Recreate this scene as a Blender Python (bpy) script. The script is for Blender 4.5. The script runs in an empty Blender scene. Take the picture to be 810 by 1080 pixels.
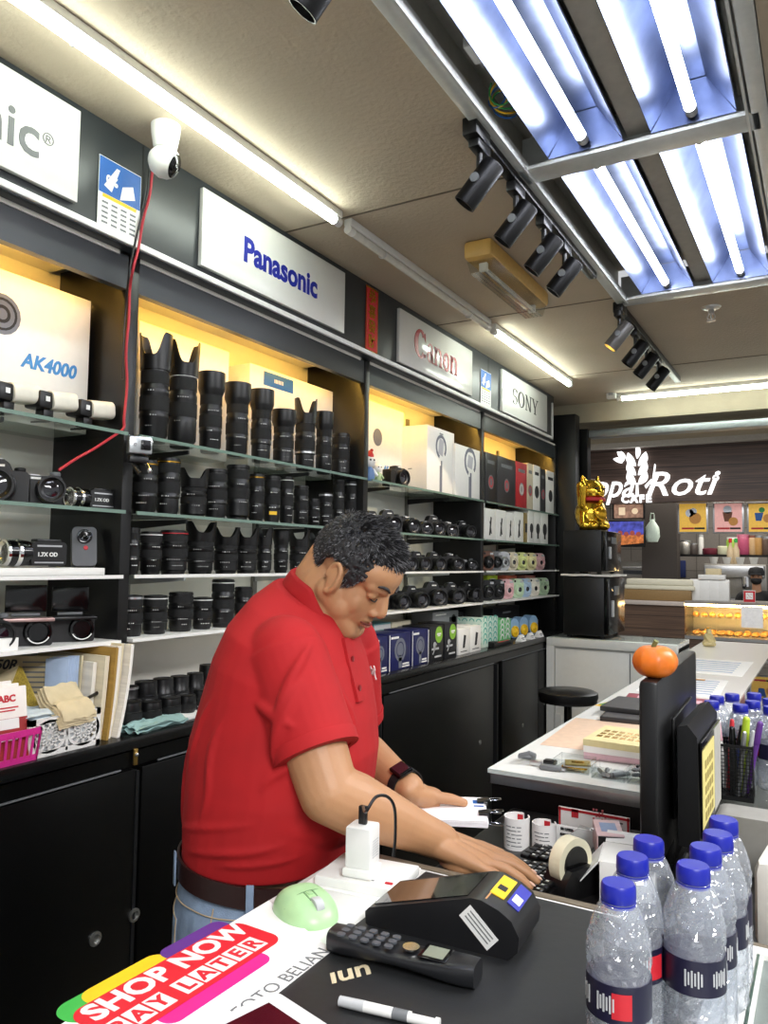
import bpy, bmesh, math, random
from mathutils import Vector, Matrix, Euler, noise
rnd = random.Random(7)
PI = math.pi
sc = bpy.context.scene
COL = sc.collection

# ---------------------------------------------------------------- camera model
FPX, YAW, PIT, ROLL, EYE = 812.03, 0.52442, 0.062693, 0.014286, 1.5
_F = Vector((-math.sin(YAW)*math.cos(PIT), math.cos(YAW)*math.cos(PIT), math.sin(PIT)))
_R0 = Vector((math.cos(YAW), math.sin(YAW), 0)); _U0 = _R0.cross(_F)
_R = _R0*math.cos(ROLL) + _U0*math.sin(ROLL); _U = _U0*math.cos(ROLL) - _R0*math.sin(ROLL)

def P(px, py, x=None, y=None, z=None, d=None):
    """point of the photograph on a real plane of the shop (metres)"""
    w = (px-405)/FPX*_R - (py-540)/FPX*_U + _F
    if x is not None: t = x/w.x
    elif y is not None: t = y/w.y
    elif z is not None: t = (z-EYE)/w.z
    else: t = d
    return Vector((w.x*t, w.y*t, EYE + w.z*t))

cd = bpy.data.cameras.new('camera'); cam = bpy.data.objects.new('camera', cd); COL.objects.link(cam)
cd.sensor_fit = 'HORIZONTAL'; cd.sensor_width = 36.0; cd.lens = 36.0*FPX/810.0
cd.clip_start = 0.05; cd.clip_end = 100
mw = Matrix((( _R.x, _U.x, -_F.x, 0), (_R.y, _U.y, -_F.y, 0), (_R.z, _U.z, -_F.z, EYE), (0, 0, 0, 1)))
cam.matrix_world = mw
sc.camera = cam

# ---------------------------------------------------------------- materials
def lin(h):
    h = h.lstrip('#'); c = [int(h[i:i+2], 16)/255 for i in (0, 2, 4)]
    return [(v/12.92 if v <= .04045 else ((v+.055)/1.055)**2.4) for v in c] + [1]
MATS = {}
def mat(name, hexc, rough=.5, metal=0., spec=.5, var=.06, scale=40., bump=0., bscale=None, emit=0., coat=0., stretch=None, sheen=0.):
    if name in MATS: return MATS[name]
    m = bpy.data.materials.new(name); m.use_nodes = True
    nt = m.node_tree; b = nt.nodes['Principled BSDF']
    c = lin(hexc)
    tc = nt.nodes.new('ShaderNodeTexCoord'); n = nt.nodes.new('ShaderNodeTexNoise'); n.inputs['Scale'].default_value = scale
    n.inputs['Detail'].default_value = 4
    src = tc.outputs['Object']
    if stretch:
        mp = nt.nodes.new('ShaderNodeMapping'); mp.inputs['Scale'].default_value = stretch
        nt.links.new(src, mp.inputs['Vector']); src = mp.outputs['Vector']
    nt.links.new(src, n.inputs['Vector'])
    r = nt.nodes.new('ShaderNodeValToRGB')
    r.color_ramp.elements[0].position = .3; r.color_ramp.elements[1].position = .7
    r.color_ramp.elements[0].color = [v*(1-var) for v in c[:3]] + [1]
    r.color_ramp.elements[1].color = [min(1, v*(1+var)) for v in c[:3]] + [1]
    nt.links.new(n.outputs['Fac'], r.inputs['Fac']); nt.links.new(r.outputs['Color'], b.inputs['Base Color'])
    b.inputs['Roughness'].default_value = rough; b.inputs['Metallic'].default_value = metal
    b.inputs['Specular IOR Level'].default_value = spec
    if coat: b.inputs['Coat Weight'].default_value = coat; b.inputs['Coat Roughness'].default_value = .08
    if sheen: b.inputs['Sheen Weight'].default_value = sheen
    if emit:
        nt.links.new(r.outputs['Color'], b.inputs['Emission Color']); b.inputs['Emission Strength'].default_value = emit
    if bump:
        n2 = nt.nodes.new('ShaderNodeTexNoise'); n2.inputs['Scale'].default_value = bscale or scale; n2.inputs['Detail'].default_value = 3
        nt.links.new(src, n2.inputs['Vector'])
        bp = nt.nodes.new('ShaderNodeBump'); bp.inputs['Strength'].default_value = bump; bp.inputs['Distance'].default_value = .004
        nt.links.new(n2.outputs['Fac'], bp.inputs['Height']); nt.links.new(bp.outputs['Normal'], b.inputs['Normal'])
    MATS[name] = m
    return m
def light_mat(name, hexc, strength):
    m = bpy.data.materials.new(name); m.use_nodes = True; nt = m.node_tree
    for n in list(nt.nodes): nt.nodes.remove(n)
    o = nt.nodes.new('ShaderNodeOutputMaterial'); e = nt.nodes.new('ShaderNodeEmission')
    e.inputs['Color'].default_value = lin(hexc); e.inputs['Strength'].default_value = strength
    nt.links.new(e.outputs[0], o.inputs['Surface']); MATS[name] = m; return m
def pane_mat(name, tint, ior=1.5, rough=.0):
    """thin sheet glass: clear transmission with a fresnel reflection"""
    m = bpy.data.materials.new(name); m.use_nodes = True; nt = m.node_tree
    for n in list(nt.nodes): nt.nodes.remove(n)
    o = nt.nodes.new('ShaderNodeOutputMaterial'); mx = nt.nodes.new('ShaderNodeMixShader')
    t = nt.nodes.new('ShaderNodeBsdfTransparent'); t.inputs['Color'].default_value = lin(tint)
    g = nt.nodes.new('ShaderNodeBsdfGlossy'); g.inputs['Roughness'].default_value = rough
    lw = nt.nodes.new('ShaderNodeLayerWeight'); lw.inputs['Blend'].default_value = .5
    pw = nt.nodes.new('ShaderNodeMath'); pw.operation = 'POWER'; pw.inputs[1].default_value = 5
    f = nt.nodes.new('ShaderNodeMath'); f.operation = 'MULTIPLY_ADD'; r0 = ((ior-1)/(ior+1))**2; f.inputs[1].default_value = 1-r0; f.inputs[2].default_value = r0
    nt.links.new(lw.outputs['Facing'], pw.inputs[0]); nt.links.new(pw.outputs[0], f.inputs[0])
    ge = nt.nodes.new('ShaderNodeNewGeometry'); fr = nt.nodes.new('ShaderNodeMath'); fr.operation = 'MULTIPLY_ADD'; fr.inputs[1].default_value = -1; fr.inputs[2].default_value = 1
    nt.links.new(ge.outputs['Backfacing'], fr.inputs[0]); mu = nt.nodes.new('ShaderNodeMath'); mu.operation = 'MULTIPLY'; nt.links.new(f.outputs[0], mu.inputs[0]); nt.links.new(fr.outputs[0], mu.inputs[1])
    nt.links.new(mu.outputs[0], mx.inputs['Fac']); nt.links.new(t.outputs[0], mx.inputs[1]); nt.links.new(g.outputs[0], mx.inputs[2])
    nt.links.new(mx.outputs[0], o.inputs['Surface']); MATS[name] = m; return m
def clear_mat(name, tint, ior=1.33, rough=.02):
    m = bpy.data.materials.new(name); m.use_nodes = True; b = m.node_tree.nodes['Principled BSDF']
    b.inputs['Base Color'].default_value = lin(tint); b.inputs['Transmission Weight'].default_value = 1
    b.inputs['IOR'].default_value = ior; b.inputs['Roughness'].default_value = rough
    MATS[name] = m; return m
def plank_mat(name, c1, c2, rows, rough=.45, axis=2):
    """wood boards: stretched grain plus a dark joint every board"""
    m = bpy.data.materials.new(name); m.use_nodes = True; nt = m.node_tree; b = nt.nodes['Principled BSDF']
    tc = nt.nodes.new('ShaderNodeTexCoord'); mp = nt.nodes.new('ShaderNodeMapping'); mp.inputs['Scale'].default_value = (.8, .8, 26)
    n = nt.nodes.new('ShaderNodeTexNoise'); n.inputs['Scale'].default_value = 2.2; n.inputs['Detail'].default_value = 6
    nt.links.new(tc.outputs['Object'], mp.inputs[0]); nt.links.new(mp.outputs[0], n.inputs['Vector'])
    r = nt.nodes.new('ShaderNodeValToRGB'); r.color_ramp.elements[0].color = lin(c1); r.color_ramp.elements[1].color = lin(c2)
    r.color_ramp.elements[0].position = .35; r.color_ramp.elements[1].position = .68
    nt.links.new(n.outputs['Fac'], r.inputs[0])
    sx = nt.nodes.new('ShaderNodeSeparateXYZ'); nt.links.new(tc.outputs['Object'], sx.inputs[0])
    mu = nt.nodes.new('ShaderNodeMath'); mu.operation = 'MULTIPLY'; mu.inputs[1].default_value = rows
    fr = nt.nodes.new('ShaderNodeMath'); fr.operation = 'FRACT'; gt = nt.nodes.new('ShaderNodeMath'); gt.operation = 'GREATER_THAN'; gt.inputs[1].default_value = .05
    nt.links.new(sx.outputs[axis], mu.inputs[0]); nt.links.new(mu.outputs[0], fr.inputs[0]); nt.links.new(fr.outputs[0], gt.inputs[0])
    mx = nt.nodes.new('ShaderNodeMix'); mx.data_type = 'RGBA'; mx.inputs[6].default_value = [v*.35 for v in lin(c1)[:3]] + [1]
    nt.links.new(gt.outputs[0], mx.inputs[0]); nt.links.new(r.outputs[0], mx.inputs[7]); nt.links.new(mx.outputs[2], b.inputs['Base Color'])
    b.inputs['Roughness'].default_value = rough; MATS[name] = m; return m

# ---------------------------------------------------------------- mesh builder
def T(x=0, y=0, z=0): return Matrix.Translation((x, y, z))
def Rx(a): return Matrix.Rotation(a, 4, 'X')
def Ry(a): return Matrix.Rotation(a, 4, 'Y')
def Rz(a): return Matrix.Rotation(a, 4, 'Z')
def S(x, y, z): return Matrix.Diagonal((x, y, z, 1))
def axm(o, d, up=(0, 0, 1)):
    """matrix taking local Z to direction d at origin o"""
    z = Vector(d).normalized(); u = Vector(up)
    if abs(z.dot(u)) > .98: u = Vector((1, 0, 0))
    x = u.cross(z).normalized(); y = z.cross(x)
    return Matrix(((x.x, y.x, z.x, o[0]), (x.y, y.y, z.y, o[1]), (x.z, y.z, z.z, o[2]), (0, 0, 0, 1)))

def g_box(sx, sy, sz, bev=0, seg=2):
    bm = bmesh.new(); bmesh.ops.create_cube(bm, size=1)
    bmesh.ops.scale(bm, vec=(sx, sy, sz), verts=bm.verts)
    if bev: bmesh.ops.bevel(bm, geom=bm.edges[:], offset=min(bev, .49*min(sx, sy, sz)), segments=seg, affect='EDGES', profile=.5)
    v = [tuple(q.co) for q in bm.verts]; bm.verts.index_update(); f = [[q.index for q in p.verts] for p in bm.faces]; bm.free()
    return v, f
def g_lathe(prof, seg=24, a0=0, a1=2*PI):
    full = abs(a1-a0-2*PI) < 1e-6; n = seg if full else seg+1
    v = []; f = []
    for r, z in prof:
        for i in range(n):
            a = a0+(a1-a0)*i/seg; v.append((r*math.cos(a), r*math.sin(a), z))
    for k in range(len(prof)-1):
        for i in range(seg):
            j = (i+1) % n; f.append([k*n+i, k*n+j, (k+1)*n+j, (k+1)*n+i])
    if full:
        if prof[0][0] > 1e-6: f.append([i for i in range(n)][::-1])
        if prof[-1][0] > 1e-6: f.append([(len(prof)-1)*n+i for i in range(n)])
    return v, f
def g_tube(pts, r, seg=8, closed=False):
    pts = [Vector(p) for p in pts]; n = len(pts); rr = r if isinstance(r, (list, tuple)) else [r]*n
    v = []; f = []; nrm = None
    for i, p in enumerate(pts):
        a = pts[i-1] if (i > 0 or closed) else p; b = pts[(i+1) % n] if (i < n-1 or closed) else p
        t = (b-a).normalized()
        if nrm is None:
            nrm = t.orthogonal().normalized()
        nrm = (nrm - t*nrm.dot(t)).normalized(); bi = t.cross(nrm)
        for k in range(seg):
            q = 2*PI*k/seg; v.append(tuple(p+rr[i]*(math.cos(q)*nrm+math.sin(q)*bi)))
    m = n if closed else n-1
    for i in range(m):
        j = (i+1) % n
        for k in range(seg):
            l = (k+1) % seg; f.append([i*seg+k, i*seg+l, j*seg+l, j*seg+k])
    if not closed: f.append(list(range(seg))[::-1]); f.append([(n-1)*seg+k for k in range(seg)])
    return v, f
def g_prism(poly, h):
    n = len(poly); v = [(x, y, 0) for x, y in poly]+[(x, y, h) for x, y in poly]
    f = [list(range(n))[::-1], [n+i for i in range(n)]]+[[i, (i+1) % n, n+(i+1) % n, n+i] for i in range(n)]
    return v, f
def g_ell(rx, ry, rz, seg=20, rings=12):
    prof = [(max(1e-7, math.sin(PI*i/rings)), -math.cos(PI*i/rings)) for i in range(rings+1)]
    v, f = g_lathe(prof, seg)
    return [(x*rx, y*ry, z*rz) for x, y, z in v], f
def g_cap(a, b, ra, rb, seg=14, flat=False):
    """tapered capsule between two points"""
    a = Vector(a); b = Vector(b); d = b-a; L = d.length; prof = []
    if flat: prof = [(ra, 0), (rb, L)]
    else:
        for i in range(6): q = PI/2*(i/5); prof.append((max(1e-6, ra*math.sin(q)), -ra*math.cos(q)))
        for i in range(6): q = PI/2*(i/5); prof.append((max(1e-6, rb*math.cos(q)), L+rb*math.sin(q)))
    v, f = g_lathe(prof, seg); m = axm(a, d)
    return [tuple(m @ Vector(q)) for q in v], f
def rrect(w, h, r, n=5):
    out = []
    for cx, cy, a in ((w/2-r, h/2-r, 0), (-w/2+r, h/2-r, 1), (-w/2+r, -h/2+r, 2), (w/2-r, -h/2+r, 3)):
        for i in range(n+1):
            q = PI/2*(a+i/n); out.append((cx+r*math.cos(q), cy+r*math.sin(q)))
    return out

class MB:
    def __init__(s): s.v = []; s.f = []; s.mi = []
    def add(s, g, M=None, mi=0):
        v, f = g; o = len(s.v)
        s.v += [tuple(M @ Vector(q)) for q in v] if M else list(v)
        s.f += [[i+o for i in q] for q in f]; s.mi += [mi]*len(f); return s
    def box(s, c, d, bev=0, M=None, mi=0):
        m = T(*c); m = (M @ m) if M else m
        return s.add(g_box(*d, bev), m, mi)
    def span(s, a, b, bev=0, mi=0):
        return s.box([(a[i]+b[i])/2 for i in range(3)], [abs(b[i]-a[i]) for i in range(3)], bev, mi=mi)
    def cyl(s, a, b, r, r2=None, seg=16, mi=0):
        return s.add(g_cap(a, b, r, r if r2 is None else r2, seg, True), None, mi)
    def build(s, name, mats, parent=None, ang=38):
        me = bpy.data.meshes.new(name); me.from_pydata(s.v, [], s.f)
        if not isinstance(mats, (list, tuple)): mats = [mats]
        for m in mats: me.materials.append(m)
        for p, i in zip(me.polygons, s.mi): p.material_index = i; p.use_smooth = True
        me.update()
        bm = bmesh.new(); bm.from_mesh(me); bmesh.ops.recalc_face_normals(bm, faces=bm.faces); bm.to_mesh(me); bm.free()
        me.set_sharp_from_angle(angle=math.radians(ang))
        o = bpy.data.objects.new(name, me); COL.objects.link(o)
        if parent: o.parent = parent
        return o
def one(name, g, m, parent=None, M=None): return MB().add(g, M).build(name, m, parent)
def boxo(name, c, d, m, parent=None, bev=0, M=None): return MB().box(c, d, bev, M).build(name, m, parent)

def tag(o, label, cat, group=None, kind=None):
    if label: o['label'] = label
    if cat: o['category'] = cat
    if group: o['group'] = group
    if kind: o['kind'] = kind
    return o
def thing(name, label, cat, loc=(0, 0, 0), rz=0, group=None):
    o = bpy.data.objects.new(name, None); COL.objects.link(o); o.empty_display_size = .05
    o.location = loc; o.rotation_euler = (0, 0, rz)
    return tag(o, label, cat, group)
def struct(o): o['kind'] = 'structure'; return o
KIDS = {}
def dup(root, label, loc, rz=None, scale=None, group=None):
    r = root.copy(); COL.objects.link(r); r.location = loc
    if rz is not None: r.rotation_euler = (0, 0, rz)
    if scale: r.scale = scale
    r['label'] = label
    if group: r['group'] = group
    for ch in ALLKIDS(root):
        c = ch.copy(); COL.objects.link(c); c.parent = r
        for g in ALLKIDS(ch):
            d = g.copy(); COL.objects.link(d); d.parent = c
    return r
_kid_cache = {}
def ALLKIDS(o):
    if o.name not in _kid_cache: _kid_cache[o.name] = list(o.children)
    return _kid_cache[o.name]

def text(body, size, m, name, parent, M, depth=.0008, shear=0., off=0., align='CENTER', sx=1., spacing=1.):
    cu = bpy.data.curves.new('t', 'FONT'); cu.body = body; cu.size = size; cu.extrude = depth; cu.shear = shear; cu.offset = off
    cu.align_x = align; cu.align_y = 'CENTER'; cu.resolution_u = 3; cu.space_character = spacing
    o = bpy.data.objects.new('t', cu); COL.objects.link(o)
    bpy.context.view_layer.update()
    me = bpy.data.meshes.new_from_object(o.evaluated_get(bpy.context.evaluated_depsgraph_get()))
    bpy.data.objects.remove(o); bpy.data.curves.remove(cu)
    me.transform(M @ S(sx, 1, 1)); me.materials.clear(); me.materials.append(m); me.name = name
    n = bpy.data.objects.new(name, me); COL.objects.link(n)
    if parent: n.parent = parent
    return n
# face frames: local x/y = reading directions, local z = outward
def faceX(x, y, z, rz=0): return T(x, y, z) @ Rz(rz) @ Matrix(((0, 0, 1, 0), (1, 0, 0, 0), (0, 1, 0, 0), (0, 0, 0, 1)))     # faces +X, reads along +Y
def faceY(x, y, z, rz=0): return T(x, y, z) @ Rz(rz) @ Matrix(((1, 0, 0, 0), (0, 0, -1, 0), (0, 1, 0, 0), (0, 0, 0, 1)))    # faces -Y, reads along +X
def faceZ(x, y, z, rz=0): return T(x, y, z) @ Rz(rz)
def flat(name, polys, m, parent, M, h=.0008):
    mb = MB()
    for p in polys: mb.add(g_prism(p, h), M)
    return mb.build(name, m, parent)
def rect(cx, cy, w, h): return [(cx-w/2, cy-h/2), (cx+w/2, cy-h/2), (cx+w/2, cy+h/2), (cx-w/2, cy+h/2)]
ORD = ['first', 'second', 'third', 'fourth', 'fifth', 'sixth', 'seventh', 'eighth', 'ninth', 'tenth', 'eleventh', 'twelfth', 'thirteenth', 'fourteenth']

def solidify(mb, name, m, voxel, parent=None, smooth=0, fac=.5):
    """weld overlapping closed shapes into one continuous surface"""
    o = mb.build('w', m)
    r = o.modifiers.new('r', 'REMESH'); r.mode = 'VOXEL'; r.voxel_size = voxel; r.use_smooth_shade = True
    if smooth: q = o.modifiers.new('s', 'SMOOTH'); q.factor = fac; q.iterations = smooth
    bpy.context.view_layer.update()
    me = bpy.data.meshes.new_from_object(o.evaluated_get(bpy.context.evaluated_depsgraph_get()))
    bpy.data.objects.remove(o); me.name = name
    for p in me.polygons: p.use_smooth = True
    n = bpy.data.objects.new(name, me); COL.objects.link(n)
    me.materials.clear(); me.materials.append(m)
    if parent: n.parent = parent
    return n

K = dict
blk = mat('black_lacquer', '#070707', .33, spec=.3, bump=.02, scale=8)
blkm = mat('black_matt_plastic', '#0c0c0d', .37)
blkg = mat('black_gloss_plastic', '#0a0a0b', .15)
rub = mat('black_rubber', '#090909', .75, bump=.3, bscale=900)
fas = mat('charcoal_laminate', '#2c3033', .32, var=.04, scale=6)
dk = mat('dark_laminate', '#17181a', .4, var=.04)
wht = mat('white_plastic', '#e9e9e6', .35, var=.02)
whb = mat('white_board', '#ecebe7', .45, var=.02)
pap = mat('white_paper', '#f2f0ee', .8, var=.03)
crm = mat('cream_paper', '#d9c9a2', .8, var=.08)
slv = mat('silver_metal', '#c9cacc', .3, .9)
chrm = mat('chrome', '#dddddd', .12, 1.)
gry = mat('grey_plastic', '#6f7275', .45)
lgry = mat('light_grey_plastic', '#b9bbbd', .45)
red = mat('red_print', '#c0202c', .5)
blu = mat('blue_print', '#1f5fae', .5)
yel = mat('yellow_print', '#f2c21c', .5)
grn = mat('green_print', '#2f9a4a', .5)
prp = mat('purple_print', '#5b2d83', .5)
mag = mat('magenta_print', '#d81f86', .5)
gold = mat('gold_leaf', '#d7a52f', .22, .9, var=.15, scale=60)
ink = mat('black_ink', '#17171a', .6)
gink = mat('grey_ink', '#707274', .6)
fglass = mat('lens_glass', '#15131c', .05, coat=1.)
shelfglass = pane_mat('shelf_glass', '#f3f8f5')
edgeglass = mat('glass_edge', '#728a7e', .15, var=.03)
topglass = pane_mat('counter_glass', '#fbfdfc')
clearpl = pane_mat('clear_plastic', '#f6f8f8', 1.35, .08)
tube_on = light_mat('tube_light', '#f4fff2', 17)
tube_on2 = light_mat('troffer_tube_light', '#f3f6ff', 17)
warm_on = light_mat('warm_strip_light', '#ffc455', 25)
tube_off = mat('tube_unlit', '#dcdad2', .25)
# ================================================================ the setting
ceil_m = mat('ceiling_board', '#b5a793', .9, var=.05, scale=3, bump=.55, bscale=70)
floor_m = mat('floor_tile', '#8d8a84', .3, var=.08, scale=2)
CZ = 2.6
OX0, OX1, OY0, OY1 = -.735, -.125, -.42, 3.235      # opening for the light troughs
mb = MB()
for a, b in (((-1.95, -2.2), (OX0, 5.25)), ((OX1, -2.2), (2.3, 5.25)), ((OX0, -2.2), (OX1, OY0)), ((OX0, OY1), (OX1, 5.25))):
    mb.span((a[0], a[1], CZ), (b[0], b[1], CZ+.03))
struct(mb.build('ceiling', ceil_m))
jm = mat('ceiling_joint', '#5e5446', .9)
mb = MB()
for y in (-.34, .84, 2.02, 3.18, 4.42):
    if y > OY1: mb.span((-1.9, y-.004, CZ-.0015), (2.2, y+.004, CZ))
    else:
        mb.span((-1.9, y-.004, CZ-.0015), (OX0-.02, y+.004, CZ)); mb.span((OX1+.02, y-.004, CZ-.0015), (2.2, y+.004, CZ))
struct(mb.build('trim_1', jm))
struct(boxo('floor', (0, 5.4, -.02), (12, 16, .04), floor_m))
struct(boxo('wall_left', (-1.93, 1.5, 1.3), (.05, 7.6, 2.6), mat('wall_paint', '#c9c6bd', .8)))
beam_m = mat('concrete_beam', '#a79c88', .9, var=.1, scale=5, bump=.4, bscale=30)
struct(MB().span((-1.95, 5.25, 2.47), (2.3, 5.5, 2.63)).span((-1.95, 5.5, 2.40), (2.3, 5.8, 2.63)).build('trim_2', beam_m))
struct(MB().span((-1.44, 5.32, 2.375), (2.3, 5.42, 2.425), .004).build('trim_3', mat('shutter_rail', '#9aa0a3', .4, .6)))
struct(MB().span((-1.53, 5.28, 0), (-1.435, 5.36, 2.43)).build('door_1', blk))
struct(boxo('wall_back', (-2.4, 5.55, 1.3), (1.75, .1, 2.6), dk))

# ---------------------------------------------------------------- wall display units (four bays)
DY = [.195, 1.395, 2.6, 3.8, 5.11]
XF, XB = -1.6, -1.885
SHZ = [1.825, 1.62, 1.452, 1.285]
backm = mat('back_panel', '#dedbd2', .55, var=.03, scale=4)
steel = mat('zinc_strip', '#85837c', .4, .7)
unit_names = ['black display shelving bay beside the white drone box at the left edge', 'black display shelving bay holding the rows of camera lenses', 'black display shelving bay holding the rows of cameras behind the man', 'black display shelving bay with pastel instant cameras, farthest along the wall']
for i in range(4):
    y0, y1 = DY[i], DY[i+1]
    t = thing('display_shelving', unit_names[i], 'shelving', (XF, (y0+y1)/2, 1.055), 0, 'wall display shelving bays')
    hw = (y1-y0)/2
    MB().span((XB-XF, -hw, 0), (0, -hw+.034, 1.25), .001).build('side_panel', blkm if i else dk, t)
    if i == 3: MB().span((XB-XF, hw-.03, 0), (0, hw, 1.25), .001).build('side_panel', blkm, t)
    boxo('back_panel', (XB-XF-.005, 0, .62), (.01, 2*hw, 1.24), backm, t)
    boxo('top_panel', ((XB-XF)/2, 0, 1.245), (XF-XB, 2*hw-.07, .012), backm, t)
    MB().span((-.028, -hw+.002, 1.155), (-.004, hw-.002, 1.245)).build('header_panel', fas, t)
    boxo('led_strip', (-.05, 0, 1.232), (.02, 2*hw-.12, .01), warm_on, t)
    for yy in (-.33, .28):
        mb = MB().box((XB-XF+.006, yy, .6), (.012, .022, 1.15))
        mb.build('shelf_upright', steel, t)
    for k, z in enumerate(SHZ):
        dx = .015
        g = z-1.055
        sh = MB().span((XB-XF+.02, -hw+.036, g-.008), (dx, hw-.002, g)).build('shelf', shelfglass if k < 3 else whb, t)
        MB().span((dx, -hw+.036, g-.0085), (dx+.004, hw-.002, g+.0005)).build('shelf_edge', edgeglass if k < 2 else whb, sh)
        for yy in (-.33, .28):
            MB().add(g_prism([(.01, -.03), (.25, -.012), (.25, -.001), (.01, -.001)], .006), T(XB-XF, yy+.003, g-.008) @ Rx(PI/2)).build('bracket', lgry if k > 1 else dk, sh)
# end panel
MB().span((-1.63, 5.115, 0), (-1.473, 5.22, 2.51), .002).build('e', dk)
o = bpy.data.objects['e']; o.name = 'end_panel'; tag(o, 'tall dark grey upright panel closing the far end of the shelving', 'panel')
# sign fascia
mb = MB().span((-1.60, -.6, 2.305), (-1.5645, 4.93, 2.598))
fa = mb.build('sign_fascia', fas); tag(fa, 'long charcoal fascia board running above all the shelving', 'fascia')
t2 = mat('white_trim', '#dcdcda', .4)
tr = MB().span((-1.568, -.6, 2.308), (-1.556, 4.9, 2.326), .003).span((-1.568, 4.885, 2.308), (-1.556, 4.9, 2.55), .003).build('cable_trunking', t2, fa)
mb = MB()
for y in DY[1:4]: mb.span((-1.566, y-.002, 2.33), (-1.5637, y+.002, 2.596))
mb.build('panel_joint', blkm, fa)
# base cabinets
LOCK = mat('lock_metal', '#a9a9a6', .3, .9)
cab_names = ['black base cabinet at the left edge under the baskets', 'black base cabinet hidden partly by the man in red', 'black base cabinet under the blue and black boxes', 'black base cabinet at the far end under the instant camera shelf']
CX = -1.5
seams = [[.30, .78, 1.385], [1.40, 1.99, 2.59], [2.61, 3.74], [3.86, 4.44, 5.04]]
for i in range(4):
    y0, y1 = DY[i], DY[i+1]
    t = thing('base_cabinet', cab_names[i], 'cabinet', (CX, (y0+y1)/2, 0), 0, 'black base cabinets')
    hw = (y1-y0)/2; yc = (y0+y1)/2
    MB().span((-.38, -hw, 0), (-.02, hw, 1.02)).build('carcass', blk, t)
    MB().span((-.02, -hw, .985), (-.001, hw, 1.02)).build('top_rail', blk, t)
    MB().span((-.004, -hw+.06, .9795), (.0005, hw-.06, .983)).build('reveal_strip', gry, t)
    q = seams[i]
    for a, b in zip(q[:-1], q[1:]):
        d = MB().span((-.019, a-yc+.003, .06), (0, b-yc-.003, .975), .002).build('door', blk, t)
        yl = (b-yc-.09) if a == q[0] else (a-yc+.1)
        lk = {(0, .78): (100, 990), (1, 1.40): (141, 965), (2, 2.61): (506, 783), (3, 3.86): (551, 765)}.get((i, a))
        ly_, lz_, rk = (yl, .66, 1.) if not lk else (P(*lk, x=CX).y-yc, P(*lk, x=CX).z, 1.5 if i < 2 else 1.)
        MB().add(g_lathe([(.011*rk, 0), (.011*rk, .004), (.007*rk, .006), (.0065*rk, .001), (0, .001)], 18), axm((0, ly_, lz_), (1, 0, 0))).build('lock', LOCK, d)
    MB().span((-.02, hw-.012, .06), (.0015, hw-.002, .97)).build('edge_strip', dk, t)
wt = MB().span((-1.89, -.6, 1.026), (-1.492, 5.11, 1.055), .002).build('worktop', mat('black_worktop', '#141414', .22, var=.1)); tag(wt, 'long black worktop running over the base cabinets along the wall', 'worktop')
# small brass catch
c = thing('cabinet_catch', 'small brass catch on the black cabinet door below the folders', 'catch', P(142, 798, x=-1.494))
MB().span((0, -.006, -.02), (.006, .006, .02), .002).build('plate', mat('brass', '#c9a35a', .3, .9), c)
MB().add(g_ell(.005, .005, .005), T(.007, 0, .006)).build('knob', slv, c)
# white board under the short lenses
o = MB().span((-1.86, 1.42, 1.0555), (-1.53, 2.5, 1.067), .001).build('display_board', whb); tag(o, 'thin white board on the worktop under the short lenses', 'board')
o = MB().span((-1.80, .3, 1.4525), (-1.595, 1.345, 1.4705), .001).build('display_plinth', whb); tag(o, 'long low white plinth under the camcorder and grey vlog camera', 'plinth')

# ---------------------------------------------------------------- brand signs
signm = mat('acrylic_sign_white', '#e3e3df', .18, var=.01, coat=.4)
def sign(name, label, y0, y1, z0, z1):
    t = thing(name, label, 'sign', (-1.5635, (y0+y1)/2, (z0+z1)/2), 0, 'brand signs on the fascia')
    boxo('panel', (.007, 0, 0), (.014, y1-y0, z1-z0), signm, t, .001)
    return t
s = sign('brand_sign', 'white sign with large grey lettering ending in nic at the top left', .43, 1.185, 2.348, 2.575)
_q = P(43, 150, x=-1.549); text('nic', .135, gink, 'lettering', s, faceX(.0145, _q.y-.8075, _q.z-2.4615), off=.0015, align='RIGHT')
_q = P(51, 148, x=-1.549); text('®', .04, gink, 'trademark', s, faceX(.0145, _q.y-.8075, _q.z-2.4615))
s = sign('brand_sign', 'white sign with bold blue lettering above the lens shelves', 1.608, 2.364, 2.342, 2.572)
text('Panasonic', .108, mat('deep_blue_print', '#16259a', .4), 'lettering', s, faceX(.0145, .0, -.004), off=.0035, sx=.93)
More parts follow.
